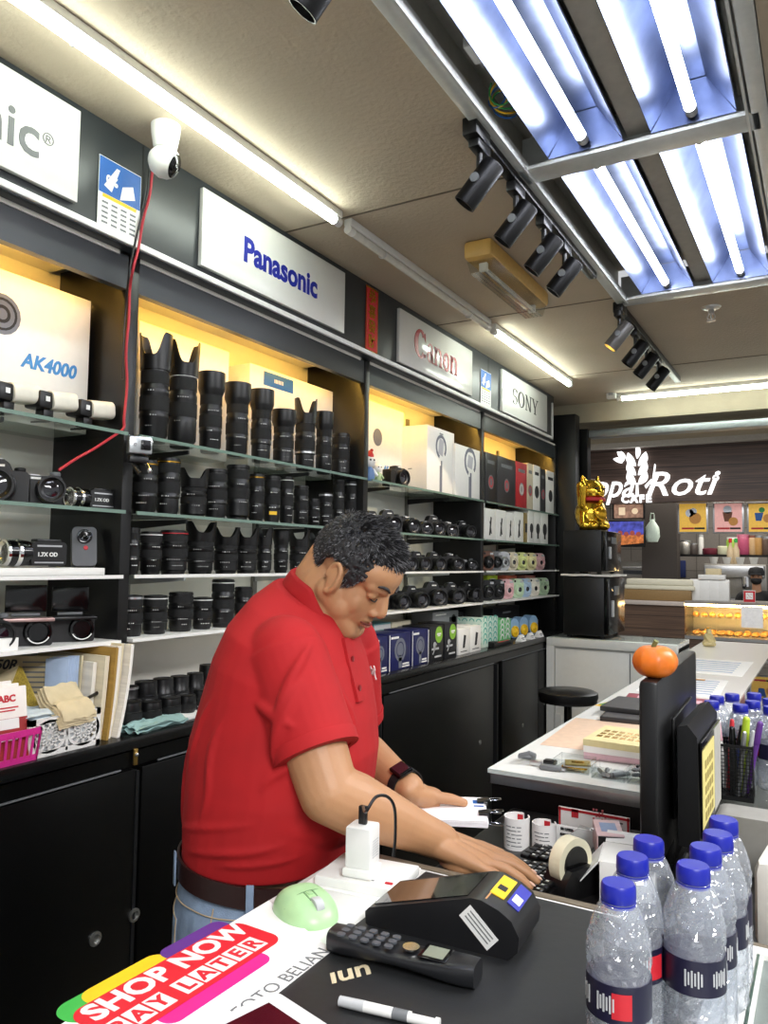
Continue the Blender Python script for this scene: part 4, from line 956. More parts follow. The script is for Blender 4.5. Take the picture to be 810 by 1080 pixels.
def cloth(label, c, sx, sy, th, m, rz, folds=3, amp=.006, tilt=0):
    o_ = thing('folded_cloth', label, 'cloth', c, rz)
    for k in range(folds):
        v = []; f = []; nx, ny = 22, 16
        for sgn in (1, -1):
            for i in range(nx+1):
                for j in range(ny+1):
                    u, w2 = i/nx-.5, j/ny-.5
                    e = max(0, 1-(2*abs(u))**6)*max(0, 1-(2*abs(w2))**6)
                    n_ = noise.noise(Vector((u*5+k*3, w2*5, k*1.7)))*amp
                    v.append((u*sx*(1-.05*k)+.004*k, w2*sy*(1-.04*k), th*(k+.5)+n_+sgn*th*.5*e**.5-tilt*u*sx*abs(u)*2))
        N = (nx+1)*(ny+1)
        for s_ in (0, 1):
            for i in range(nx):
                for j in range(ny):
                    a = s_*N+i*(ny+1)+j; f.append([a, a+1, a+ny+2, a+ny+1][::1 if s_ else -1])
        one('fold', (v, f), m, o_)
    return o_
cloth('folded beige cloth draped over the white lace basket', (pw.x+.028, pw.y+.022, ZW+.088), .08, .115, .006, mat('beige_cloth', '#cfbf9c', .9, bump=.3, bscale=500), .12, 4, .005, .9)
cloth('pale blue grey cloth lying under the beige cloth in the basket', (pw.x+.0, pw.y-.05, ZW+.072), .1, .1, .012, mat('pale_blue_cloth', '#c9d4da', .9), .0, 2)
cloth('crumpled teal microfibre cloth on the worktop edge', (-1.545, P(163, 765, x=-1.54).y, ZW), .075, .2, .011, mat('teal_cloth', '#8fb0ae', .95, bump=.6, bscale=400), .1, 2, .012)
# standing folders and papers
fold_m = [mat('manila', '#b29a62', .7), pap, mat('cream_sheet', '#e6dcc0', .8), mat('kraft', '#a8853f', .7), pap, mat('cream_sheet2', '#ded2b4', .8), pap]
y0f = P(95, 770, x=-1.545).y
names = ['thin cream folder nearest the white basket among the standing files', 'white paper stack second among the standing files', 'cream paper stack third among the standing files', 'brown kraft folder in the middle of the standing files', 'white paper stack fifth among the standing files', 'cream paper stack sixth among the standing files', 'white paper stack bending outwards at the right of the standing files']
ym = y0f
for i in range(7):
    th = [.004, .011, .012, .007, .012, .009, .009][i]; hh = [.2, .185, .2, .22, .222, .226, .224][i]
    t = thing('paper_file', names[i], 'file', (-1.645, ym+th/2, ZW), 0, 'files standing on the worktop'); ym += th+.0015
    v = []; f = []; n = 14
    for k in range(n+1):
        u = k/n; bend = (.035*(i/6)**1.2)*u*(1.6-.8*u)+.012*u; ln = hh*(u)
        for sx_ in (-.15, (.06, .10, .13)[i] if i < 3 else .15-.012*(i % 3)):
            for sy_ in (-th/2, th/2): v.append((sx_*.8, sy_+bend*.9, ln))
    for k in range(n):
        a = 4*k; b = a+4
        for p_, q_ in ((0, 1), (1, 3), (3, 2), (2, 0)): f.append([a+p_, a+q_, b+q_, b+p_])
    f.append([0, 2, 3, 1]); f.append([4*n, 4*n+1, 4*n+3, 4*n+2])
    one('pages', (v, f), mat(f'file_page_{i}', ['#d3c7a4', '#ece7dc', '#e2d8bf', '#a8853f', '#efe9dd', '#dccfae', '#f0ebe2'][i], .8, var=.12, scale=6, stretch=(1, 220, 1)), t)
# leaning printed envelope, blue sheets and yellow bag behind the basket
pz = P(75, 690, x=-1.70)
t = thing('brown_envelope', 'large brown printed envelope leaning behind the white basket', 'envelope', (-1.70, y0f-.075, ZW), 0); t.rotation_euler = (0, -.05, -.98)
MB().box((0, 0, .1), (.006, .20, .20), .001).build('sheet', mat('envelope_brown', '#b7a883', .75), t); 
text('50R', .032, ink, 'lettering', t, faceX(.0035, -.045, .178), shear=.3, off=.001); flat('print_lines', [rect(.03, .185-.012*k, .07, .004) for k in range(7)], gink, t, faceX(.0032, 0, 0), .0005)
t = thing('blue_sheet_pad', 'pad of pale blue sheets standing behind the white basket', 'paper', (-1.625, y0f-.034, ZW), 0); t.rotation_euler = (0, -.04, -.98)
for k in range(4): MB().box((.004-.006*k, -.004+.006*k, .1), (.004, .055, .19+.004*k), .001).build('sheet', mat('pale_blue_paper', '#a9bcd6', .8), t)
t = thing('padded_envelope', 'yellow ribbed padded envelope tilted behind the beige cloth', 'envelope', (-1.665, y0f-.100, ZW+.055), 0); t.rotation_euler = (.5, -.1, -.98)
MB().add(g_prism(rrect(.10, .12, .01), .01), faceX(-.005, 0, .06)).build('pouch', mat('yellow_mesh', '#b89f3e', .7, var=.3, scale=300), t); flat('flap', [[(-.05, .12), (.05, .12), (.0, .07)]], crm, t, faceX(.0052, 0, 0), .001)
t = thing('marker_pen', 'black marker pen sticking out of the white lace basket', 'pen', (pw.x+.03, pw.y+.07, ZW+.098), .3)
one('pen_barrel', g_cap((0, -.03, 0), (.0, .05, .012), .004, .004), blkm, t); one('pen_cap', g_cap((0, .05, .012), (0, .07, .015), .0048, .004), blkg, t)
t = thing('camera_strap', 'coiled black strap at the back behind the pink basket', 'strap', (-1.76, P(36, 730, x=-1.76).y, ZW))
one('coil', g_tube([(.03*math.cos(a*.6), .035*math.sin(a*.6), .01+.004*a) for a in range(22)], .009, 8), blkm, t); one('buckle', g_box(.02, .02, .012, .003), slv, t, T(.03, .03, .02))
# ================================================================ far end of the shop
# white sliding door cabinet
t = thing('low_cabinet', 'white low cabinet with sliding doors at the far end of the shop', 'cabinet', (-1.0, 4.56, 0))
cabw = mat('cabinet_white', '#dcdcd8', .4, var=.02)
MB().span((-.49, .03, 0), (.26, .42, 1.03), .002).build('carcass', cabw, t)
MB().span((-.49, .0, 1.0), (.26, .42, 1.05), .002).build('top_frame', cabw, t)
MB().span((-.49, 0, 0), (-.445, .03, 1.0)).build('frame_post', cabw, t)
MB().span((.22, 0, 0), (.26, .03, 1.0)).build('frame_post', cabw, t)
d = MB().span((-.44, .012, .06), (.0, .026, .985), .001).build('sliding_door', cabw, t)
MB().span((-.002, .006, .06), (.002, .012, .985)).build('door_edge', gry, d)
MB().add(g_lathe([(.012, 0), (.012, .006), (.004, .01), (.004, .016), (0, .016)], 14), axm((-.30, .012, .74), (0, -1, 0))).build('lock', chrm, d)
d = MB().span((.0, .02, .06), (.22, .032, .985), .001).build('sliding_door', cabw, t)
MB().span((-.49, .0, 1.0502), (.26, .42, 1.056)).build('glass_top', topglass, t)
MB().span((-.44, .004, .5), (-.40, .03, .6)).build('shelf_end', cabw, t)
# two black dry cabinets
def dry(label, z0, z1, xr, yb):
    t = thing('dry_cabinet', label, 'cabinet', (-1.27, 4.62, z0), 0, 'black dry cabinets'); h = z1-z0
    xl = -1.405+1.27; xR = xr+1.27
    MB().span((xl, 0, .012), (xR-.03, yb, h), .004).build('carcass', blkm, t)
    d = MB().span((xR-.028, .002, .02), (xR, yb-.002, h-.006), .004).build('door', blkg, t)
    MB().span((xR, .05, h*.35), (xR+.015, .07, h*.62), .003).build('handle', lgry, d)
    MB().span((xR, .12, h*.7), (xR+.004, .24, h*.85), .001).build('display', gry, d)
    MB().add(g_lathe([(.012, 0), (.012, .006), (0, .007)], 14), axm((xR, .06, h*.8), (1, 0, 0))).build('lock', chrm, d)
    for a in (.03, yb-.03):
        for b in (xl+.03, xR-.05): MB().cyl((b, a, 0), (b, a, .013), .014).build('foot', rub, t)
dry('larger black dry cabinet standing on the white low cabinet', 1.056, 1.418, -1.13, .4)
dry('smaller black dry cabinet on top, under the gold cat', 1.436, 1.70, -1.145, .38)
mb = MB(); v = []; f = []
n = 40; prof = []
o = MB()
sec = []
nx = 24; ny = 14
vs_ = []; fs_ = []
for sgn in (0, 1):
    for i in range(nx+1):
        for j in range(ny+1):
            x_ = -1.415+(.30)*i/nx; y_ = 4.6+.42*j/ny
            dz = .004*noise.noise(Vector((x_*14, y_*9, 2)))
            drop = 0
            vs_.append((x_, y_, 1.422+max(0, dz)+(.011 if sgn else 0)-drop))
N = (nx+1)*(ny+1)
for s_ in (0, 1):
    for i in range(nx):
        for j in range(ny):
            a = s_*N+i*(ny+1)+j; fs_.append([a, a+1, a+ny+2, a+ny+1][::1 if s_ else -1])
for i in range(nx):
    for j in (0, ny): a = i*(ny+1)+j; fs_.append([a, a+ny+1, N+a+ny+1, N+a])
for j in range(ny):
    for i in (0, nx): a = i*(ny+1)+j; fs_.append([a, a+1, N+a+1, N+a])
o = one('foam_mat', (vs_, fs_), mat('white_foam', '#e6e3dc', .8)); tag(o, 'wavy white sheet lying between the two black dry cabinets', 'mat')
# lucky cat
t = thing('lucky_cat', 'shiny gold lucky cat statue with a red collar on the dry cabinets', 'statue', (-1.275, 4.76, 1.70), -.55); t.scale = (1.1, 1.1, 1.14)
m = MB()
m.add(g_ell(.085, .09, .10), T(0, 0, .09)).add(g_ell(.07, .075, .065), T(.012, 0, .215)).add(g_cap((0, .05, .12), (.03, .075, .03), .035, .03)).add(g_cap((0, -.05, .12), (.03, -.075, .03), .035, .03))
for s_ in (-1, 1): m.add(g_cap((0, s_*.045, .255), (-.004, s_*.058, .298), .026, .006)).add(g_ell(.05, .034, .026), T(.045, s_*.045, .025))
m.add(g_cap((.02, -.085, .14), (.03, -.095, .235), .024, .03)).add(g_ell(.025, .03, .02), T(.07, 0, .2))
solidify(m, 'cat_body', mat('gold_ceramic', '#e0b43a', .16, .95, var=.2, scale=40, bump=.2, bscale=30), .006, t, 2)
one('collar', g_tube([(.012+.062*math.cos(a*PI/12), .066*math.sin(a*PI/12), .168) for a in range(24)], .011, 8, True), red, t)
MB().add(g_ell(.014, .014, .014), T(.078, 0, .155)).build('bell', gold, t)
for s_ in (-1, 1):
    MB().add(g_ell(.006, .012, .005), T(.078, s_*.026, .225)).build('eye', ink, t)
    MB().add(g_cap((.0, s_*.046, .262), (.006, s_*.056, .285), .014, .004)).build('inner_ear', red, t)
MB().add(g_ell(.03, .05, .045), T(.07, .0, .09)).build('coin_plate', gold, t)
# stool
c = Vector(P(599, 742, y=3.95)); c.z = 0
zt = P(599, 728, y=3.95).z
t = thing('bar_stool', 'round black padded stool in front of the white low cabinet', 'stool', c)
one('seat', g_lathe([(.10, zt-.05), (.145, zt-.048), (.152, zt-.03), (.15, zt-.008), (.13, zt), (0, zt+.004)], 36), mat('black_vinyl', '#141416', .3, bump=.15, bscale=200), t)
one('seat_ring', g_lathe([(.13, zt-.06), (.146, zt-.058), (.146, zt-.047), (.13, zt-.047)], 36), blkm, t)
MB().cyl((0, 0, .3), (0, 0, zt-.055), .02).build('column', blkg, t)
one('gas_cylinder', g_lathe([(.028, .1), (.028, .36), (.022, .37), (0, .37)], 18), blkm, t)
for k in range(5):
    a = 2*PI*k/5; MB().add(g_cap((0, 0, .1), (.22*math.cos(a), .22*math.sin(a), .06), .022, .014, 10)).build('leg', blkm, t)
    MB().cyl((.22*math.cos(a)-.012, .22*math.sin(a), .026), (.22*math.cos(a)+.012, .22*math.sin(a), .026), .026).build('castor', rub, t)

# ================================================================ cafe across the corridor
CY = 11.0
woodm = plank_mat('cafe_wood', '#3a2a24', '#5a453b', 3.9)
woodl = plank_mat('cafe_counter_wood', '#4a382f', '#66503f', 6.0)
struct(MB().span((-4.5, CY, 2.35), (3, CY+.2, 3.12)).build('trim_4', woodm))
struct(MB().span((-5, 5.8, 3.2), (5, 14.2, 3.25)).build('ceiling_cafe', mat('corridor_ceiling', '#d9d6cf', .8)))
struct(MB().span((-5, CY-.12, 3.115), (4, CY+.15, 3.2)).build('trim_5', mat('corridor_bulkhead', '#b9b5ad', .8)))
struct(MB().span((-5, 13.6, 0), (5, 13.7, 3.2)).build('wall_cafe', mat('grey_wall_tile', '#8e8883', .5, var=.06)))
struct(MB().span((-5.05, 5.8, 0), (-4.9, 13.7, 3.2)).build('wall_corridor', mat('corridor_wall', '#a8a29a', .8)))
mb = MB()
for k in range(9): mb.span((-5, 13.596, .35*k), (5, 13.6, .35*k+.008))
for k in range(26): mb.span((-4+.35*k, 13.596, 0), (-4+.35*k+.008, 13.6, 3.2))
struct(mb.build('trim_6', mat('tile_joint', '#5f5a56', .8)))
cw = light_mat('lit_sign_white', '#ffffff', 1.1)
t = thing('cafe_sign', 'lit white cafe lettering with a wheat emblem on dark wood', 'sign', (0, CY-.03, 0))
a = P(757, 520, y=CY-.03); b = P(685, 520, y=CY-.03)
hz = P(720, 511, y=CY-.03).z
text('Roti', .47, cw, 'lettering', t, faceY((a.x+b.x)/2-.06, 0, hz), depth=.02, shear=.34, off=.002, sx=1.12)
q = P(646, 521, y=CY-.03)
text('Pappa', .47, cw, 'lettering', t, faceY(P(668, 520, y=CY).x, 0, hz), depth=.02, shear=.34, off=.002, sx=.82, align='RIGHT')
q = P(671, 526.5, y=CY-.03)
text('CAFE', .145, cw, 'sub_lettering', t, faceY(q.x, 0, q.z), depth=.015, off=.006, spacing=1.3)
q = P(755, 504, y=CY-.03); flat('trademark_ring', ring(0, 0, .04, .022), cw, t, faceY(q.x, 0, q.z), .01)
# wheat emblem
q = P(672, 493, y=CY-.03)
def leaf(l, w, ang, x, z, bend=0):
    pts = []
    for k in range(13):
        u = k/12; pts.append((w*math.sin(PI*u)**.8*(1), l*u))
    for k in range(13):
        u = 1-k/12; pts.append((-w*math.sin(PI*u)**.8*.35, l*u))
    ca, sa = math.cos(ang), math.sin(ang)
    return [(x+ca*px-sa*pz, z+sa*px+ca*pz) for px, pz in pts[:-1]]
lv = []
for r_ in range(3):
    for s_ in (-1, 1):
        lv.append(leaf(.22, .075, -s_*.5, s_*.015, -.24+.13*r_) if s_ > 0 else [(-x_, z_) for x_, z_ in leaf(.22, .075, -.5, .015, -.24+.13*r_)])
lv += [leaf(.2, .05, 0, 0, .12), leaf(.16, .06, .6, -.18, .1), leaf(.14, .05, 1.1, -.2, .07), leaf(.16, .05, .1, -.2, .08)]
lv += [[(-.02, -.42), (.02, -.40), (.012, -.22), (-.012, -.22)], [(.2, -.2), (.225, -.19), (.25, .02), (.235, .04)], [(.12, -.3), (.2, -.2), (.19, -.17), (.1, -.26)]]
flat('wheat_emblem', lv, cw, t, faceY(q.x, 0, q.z), .02)
# back of the cafe: pillar, posters, screens, shelf
struct(boxo('wall_cafe_side', (P(713, 560, y=12).x-.25, 12.2, 1.3), (.5, .3, 2.5), mat('dark_pillar', '#3b3532', .6)))
def menu(label, px0, px1, c, kind):
    y = CY+.25; a = P(px0, 530, y=y); b = P(px1, 562.5, y=y)
    w, h = b.x-a.x, a.z-b.z
    t = thing('menu_poster', label, 'poster', ((a.x+b.x)/2, y, (a.z+b.z)/2), 0, 'lit menu posters')
    boxo('frame', (0, .02, 0), (w, .04, h), slv, t, .004)
    flat('picture', [rect(0, 0, w*.88, h*.9)], c, t, faceY(0, -.001, 0), .002)
    M = faceY(0, -.003, 0); bun = mat('bun_print', '#d99a4e', .6)
    if kind == 0: flat('picture_bun', [disc(w*.08, -h*.02, w*.2)], bun, t, M, .001); flat('picture_cloud', [disc(-w*.1, h*.15, w*.14), disc(w*.02, h*.2, w*.12)], mat('cloud_print', '#dfe6f2', .6), t, M, .001)
    if kind == 1: flat('picture_cup', [[(-w*.12, -h*.12), (w*.08, -h*.12), (w*.14, h*.18), (-w*.18, h*.18)]], mat('cup_print', '#7a4a33', .6), t, M, .001); flat('picture_cream', [disc(-w*.02, h*.26, w*.14)], mat('cloud_print', '#dfe6f2', .6), t, M, .001); flat('picture_bun', [disc(w*.16, -h*.12, w*.15)], bun, t, M, .0015)
    if kind == 2: flat('picture_cup', [[(-w*.2, -h*.1), (-w*.02, -h*.1), (.02, h*.16), (-w*.24, h*.16)]], blu, t, M, .001); flat('picture_bun', [disc(w*.2, -h*.02, w*.16)], bun, t, M, .001); flat('picture_leaf', [disc(0, h*.25, w*.1)], grn, t, M, .001)
    flat('red_caption', [rect(-w*.16, -h*.34, w*.4, h*.06)], red, t, M, .001); flat('dark_caption', [rect(w*.22, -h*.34, w*.34, h*.06)], ink, t, M, .001)
yp = mat('poster_yellow', '#d9ac45', .4, emit=.28); pp = mat('poster_pink', '#d8a09a', .4, emit=.28)
menu('yellow menu poster with a bun beside the dark pillar', 714.5, 747, yp, 0)
menu('pink menu poster with a cup and a bun', 751.5, 785, pp, 1)
menu('yellow menu poster with blue cups cut by the right edge', 787.5, 820, yp, 2)
def screen(label, px0, px1, py0, py1, y, c):
    a = P(px0, py0, y=y); b = P(px1, py1, y=y); w, h = b.x-a.x, a.z-b.z
    t = thing('menu_screen', label, 'screen', ((a.x+b.x)/2, y, (a.z+b.z)/2)); boxo('frame', (0, .03, 0), (w, .06, h), blkm, t, .005)
    return t, w, h
t, w, h = screen('upper screen with brown food pictures behind the gold cat', 646, 680, 531.5, 547, 11.4, None)
flat('picture', [rect(0, 0, w*.9, h*.88)], mat('screen_brown', '#8f6f5d', .4, emit=.5, var=.5, scale=14), t, faceY(0, -.002, 0), .002)
flat('picture_detail', [rect(-w*.2, 0, w*.2, h*.5), disc(w*.2, 0, h*.2)], mat('screen_cream', '#d6c0a0', .4, emit=.6), t, faceY(0, -.005, 0), .001)
t, w, h = screen('lower screen glowing blue and orange behind the gold cat', 640, 680, 549, 577, 11.4, None)
flat('picture', [rect(0, h*.2, w*.94, h*.5)], mat('screen_blue', '#4a4fae', .4, emit=.35, var=.6, scale=12), t, faceY(0, -.002, 0), .002)
flat('picture_food', [[(-w*.47, -h*.47), (w*.47, -h*.35), (w*.47, .0), (-w*.47, -h*.05)]], mat('screen_orange', '#c9743c', .4, emit=.3, var=.5, scale=20), t, faceY(0, -.002, 0), .002)
ps = [disc(-w*.3+k*w*.16, -h*.02+(.04*h if k % 2 else 0), h*.09) for k in range(5)]
flat('picture_buns', ps, mat('screen_bun', '#8a3f35', .4, emit=.5), t, faceY(0, -.005, 0), .001)
a = P(688, 560, y=11.5)
t = thing('plastic_bag', 'pale green plastic bag hanging beside the cafe screens', 'bag', (a.x, 11.5, P(688, 572, y=11.5).z))
t.scale = (.62, .62, .72)
one('bag_body', g_lathe([(.0, 0), (.12, .01), (.17, .12), (.15, .3), (.06, .42), (.04, .46)], 18), mat('bag_green', '#cfe0d3', .5, bump=.6, bscale=12), t)
one('bag_handle', g_tube([(-.05, 0, .44), (-.03, 0, .58), (.03, 0, .58), (.05, 0, .44)], .015, 6), mat('bag_green', '#cfe0d3', .5), t)
# oven
a = P(650, 592, y=12.3); b = P(690, 630, y=12.3)
t = thing('bakery_oven', 'stainless two deck bakery oven behind the cafe counter', 'oven', ((a.x+b.x)/2, 12.3, .9)); w = b.x-a.x; h = a.z-.9
inox = mat('stainless', '#a9a6a0', .35, .8)
MB().span((-w/2, 0, 0), (w/2, .6, h), .01).build('carcass', inox, t)
for k in range(2):
    d = MB().span((-w*.42, -.03, h*(.12+.45*k)), (w*.34, 0, h*(.44+.45*k)), .01).build('door', inox, t)
    MB().span((-w*.3, -.034, h*(.24+.45*k)), (w*.2, -.03, h*(.34+.45*k))).build('window', blkg, d); MB().cyl((-w*.3, -.06, h*(.4+.45*k)), (w*.2, -.06, h*(.4+.45*k)), .02).build('handle', slv, d)
MB().span((w*.36, -.01, h*.1), (w*.48, 0, h*.9)).build('control_panel', lgry, t)
o = MB().span((-4.4, 12.1, .86), (P(700, 600, y=12).x-.32, 13.2, .9)).span((-4.3, 12.2, 0), (P(700, 600, y=12).x-.4, 13.1, .86)).build('worktop', inox); tag(o, 'stainless back counter under the bakery oven', 'worktop')
# cafe counter
y0 = 10.4
a = P(656, 628, y=y0); b = P(722, 628, y=y0); zt = P(690, 634, y=y0).z
t = thing('cafe_counter', 'wood fronted cafe counter with a pale top left of the display case', 'counter', ((a.x+b.x)/2, y0, 0)); w = b.x-a.x+.0
MB().span((-w/2-.6, 0, 0), (w/2, .7, zt-.05)).build('front_panel', woodl, t); MB().span((-w/2-.6, -.03, zt-.05), (w/2, .75, zt), .005).build('top', mat('pale_stone', '#b9aea6', .4), t)
# display case
a = P(722, 632, y=y0); b = P(860, 632, y=y0); zb = P(760, 672, y=y0).z; zt2 = P(760, 635, y=y0).z; w = b.x-a.x
t = thing('pastry_case', 'lit glass pastry display case on the cafe counter', 'display case', ((a.x+b.x)/2, y0, 0))
MB().span((-w/2, 0, 0), (w/2, .75, zb-.04)).build('base', woodl, t)
MB().span((-w/2, -.02, zb-.04), (w/2, .76, zb)).build('sill', slv, t)
MB().span((-w/2, 0, zb), (w/2, .012, zt2-.03)).build('front_glass', topglass, t)
MB().span((-w/2, 0, zb), (-w/2+.012, .7, zt2-.03)).build('side_glass', topglass, t)
MB().span((-w/2, -.01, zt2-.03), (w/2, .75, zt2)).build('top', mat('case_top', '#8b8680', .4), t)
MB().span((-w/2+.03, .1, zb+(zt2-zb)*.5), (w/2, .6, zb+(zt2-zb)*.5+.012)).build('shelf', topglass, t)
MB().span((-w/2, .7, zb), (w/2, .72, zt2-.03)).build('back_panel', mat('case_back', '#ece4cf', .5), t)
mb = MB().span((-w/2+.02, .02, zt2-.06), (w/2, .06, zt2-.035)).build('led_strip', light_mat('case_strip_light', '#ffcf85', 34), t)
bunm = mat('bun_crust', '#c9924a', .5, var=.3, scale=60)
pk_ = 0
for row, (zz, yy) in enumerate(((zb+.005, .2), (zb+.005, .42), (zb+(zt2-zb)*.5+.016, .25))):
    for k in range(13):
        x_ = -w/2+.1+k*.098
        o = thing('bun', ['golden bun in the front row of the pastry case', 'golden bun in the back row of the pastry case', 'golden bun on the upper shelf of the pastry case'][row]+f', {ORD[k]} from its left end', 'bun', (t.location.x+x_, y0+yy, zz), 0, 'buns in the pastry case')
        one('bun_crust', g_lathe([(.035, 0), (.045, .015), (.04, .04), (.02, .055), (0, .058)], 12), bunm, o)
        o.scale = (.95, .95, rnd.uniform(.8, 1.15))
p = P(793, 651, y=y0-.03)
o = MB().span((p.x-.12, y0-.012, P(750, 660, y=y0).z), (p.x+.12, y0-.004, P(750, 638, y=y0).z)).build('notice_sheet', mat('lit_white_sheet', '#f2f2f2', .6)); tag(o, 'white notice sheet stuck inside the pastry case glass', 'sheet')
p = P(790, 629, y=y0+.1); tt = thing('counter_sign', 'small red and white sign standing on the pastry case', 'sign', (p.x, y0+.15, zt2))
tt.scale = (.68, .68, .68); MB().box((0, 0, .11), (.2, .02, .22), .004).build('panel', wht, tt); flat('red_frame', [rect(0, .11, .19, .2)], red, tt, faceY(0, -.011, 0), .001); flat('white_centre', [rect(0, .12, .12, .12)], wht, tt, faceY(0, -.0125, 0), .001); flat('pattern', [rect(-.03+.02*(k % 4), .09+.02*(k//4), .012, .012) for k in range(0, 16, 3)], red, tt, faceY(0, -.014, 0), .0006)
# takeaway boxes
for k in range(4):
    p = P(732.5+10.3*k, 620, y=y0+.25); hh = P(732, 612, y=y0+.25).z-zt2
    o = thing('paper_bag', f'white takeaway bag on the pastry case, {ORD[k]} from the left', 'paper bag', (p.x, y0+.3, zt2), 0, 'white takeaway bags')
    MB().box((0, 0, hh/2), (.125, .12, hh), .006).build('bag', wht, o); MB().box((0, -.0, hh), (.12, .03, .03), .006).build('folded_top', pap, o)
o = thing('takeaway_carton', 'white carton lying on top of the takeaway bags', 'box', (P(760, 610, y=y0+.3).x-.1, y0+.3, zt2+hh+.015)); MB().box((0, 0, .03), (.32, .12, .06), .006).build('carton', wht, o); MB().box((.02, 0, .1), (.18, .1, .08), .006).build('lid', crm, o)
p = P(700, 629, y=y0+.3); o = thing('tray_of_bags', 'brown tray stacked with pale paper sheets on the cafe counter', 'tray', (p.x, y0+.35, zt))
MB().span((-.5, -.2, 0), (.36, .2, .14), .01).build('tray', mat('tray_brown', '#8d7146', .6), o); MB().span((-.48, -.18, .14), (.4, .18, .2), .02).span((-.46, -.17, .2), (.38, .17, .28), .02).build('paper_stack', mat('pale_paper', '#dcd8c3', .8, var=.1, scale=8, stretch=(1, 1, 60)), o)
# shelf with jars and cups
ys = 12.9; zs = P(750, 585, y=ys).z
a = P(712, 580, y=ys); 
o = MB().span((a.x, ys-.15, zs-.03), (1, ys+.3, zs)).span((a.x, ys-.15, zs), (a.x+.03, ys+.3, zs+.9)).build('jar_shelf', blkm); tag(o, 'black shelf of jars under the menu posters', 'shelf')
def jar(label, px, r, h, m, lid, lm):
    r *= .56; h *= .74
    p = P(px, 580, y=ys); o = thing('jar', label, 'jar', (p.x, ys, zs), 0, 'jars and pots on the cafe shelf')
    one('jar_body', g_lathe([(r*.9, 0), (r, .02), (r, h*.8), (r*.85, h*.9)], 18), m, o)
    if lid: one('lid', g_lathe([(r*.9, h*.88), (r*.92, h), (0, h)], 18), lm, o)
jar('steel mixing bowl at the left end of the cafe shelf', 722, .2, .3, inox, True, slv)
jar('dark rounded pot next to the steel bowl on the cafe shelf', 731, .13, .24, mat('pot_dark', '#4a423f', .4), True, slv)
jar('tall white bottle on the cafe shelf', 739.5, .07, .42, wht, True, lgry)
jar('low maroon bowl on the cafe shelf', 749, .2, .15, mat('maroon', '#6b2737', .4), False, None)
jar('pale bowl next to the green tub on the cafe shelf', 763, .16, .2, mat('pale_ceramic', '#cfd0b5', .4), False, None)
jar('lime green tub on the cafe shelf', 773, .17, .36, mat('lime_tub', '#93b84a', .4), True, wht)
jar('pink tub on the cafe shelf', 784, .17, .42, mat('pink_tub', '#a9496a', .4), True, mat('pink_lid', '#c26f8a', .4))
jar('glass jar with a brown lid on the cafe shelf', 793.5, .11, .4, mat('jar_tan', '#b99a74', .3), True, mat('lid_brown', '#7b4a3c', .5))
jar('glass jar of biscuits near the right edge of the cafe shelf', 800, .11, .4, mat('jar_amber', '#a9824d', .3), True, slv)
jar('dark jar cut by the right edge on the cafe shelf', 808, .12, .38, mat('jar_dark', '#54433a', .3), True, slv)
# coffee machine
p = P(783, 625, y=12.2); t = thing('coffee_machine', 'stainless coffee machine beside the person in black', 'coffee machine', (p.x-.1, 12.2, .9))
MB().span((-.42, 0, .1), (.42, .5, .62), .02).build('housing', inox, t); MB().span((-.4, -.12, .42), (.4, .0, .6), .02).build('front', slv, t); MB().span((-.4, -.2, .06), (.4, 0, .12), .01).build('drip_tray', gry, t)
for k in (-.2, .15):
    MB().cyl((k, -.08, .3), (k, -.08, .44), .05).build('group_head', chrm, t); MB().add(g_cap((k, -.1, .32), (k, -.3, .3), .02, .025)).build('filter_handle', blkm, t)
for k in range(4):
    o = thing('cup', f'small white cup on the coffee machine, {ORD[k]} from the left', 'cup', (t.location.x-.3+.18*k, 12.4, 1.52), 0, 'cups on the coffee machine'); one('cup_body', g_lathe([(.04, 0), (.065, .1), (.06, .1), (.035, .01), (0, .01)], 14), wht, o)
for k, (px, lab, mm) in enumerate(((777, 'green topped syrup bottle on the coffee machine', grn), (771, 'red topped syrup bottle on the coffee machine', red))):
    p = P(px, 600, y=12.4); o = thing('bottle', lab, 'bottle', (p.x-.02, 12.55, 1.52)); one('bottle_body', g_lathe([(.05, 0), (.05, .2), (.02, .28), (.02, .32)], 14), mat('bottle_tan', '#b8a68a', .3), o); one('cap', g_lathe([(.024, .32), (.024, .38), (0, .38)], 12), mm, o)
o = MB().span((P(722, 600, y=12).x+.02, 12.05, .86), (2, 13.1, .9)).span((P(722, 600, y=12).x+.1, 12.15, 0), (2, 13.0, .86)).build('worktop', inox); tag(o, 'stainless back counter under the coffee machine', 'worktop')
p = P(716, 600, y=13.5); t = thing('dustpan', 'dark blue cloth hanging on the tiled cafe wall', 'cloth', (p.x, 13.56, p.z)); MB().box((0, 0, 0), (.2, .03, .28), .012).build('cloth', mat('navy_cloth', '#28356b', .8), t); one('hanging_loop', g_tube([(-.02, 0, .13), (-.08, 0, .3), (0, .02, .42)], .012, 6), mat('navy_cloth', '#28356b', .8), t); t.name = 'wall_cloth'
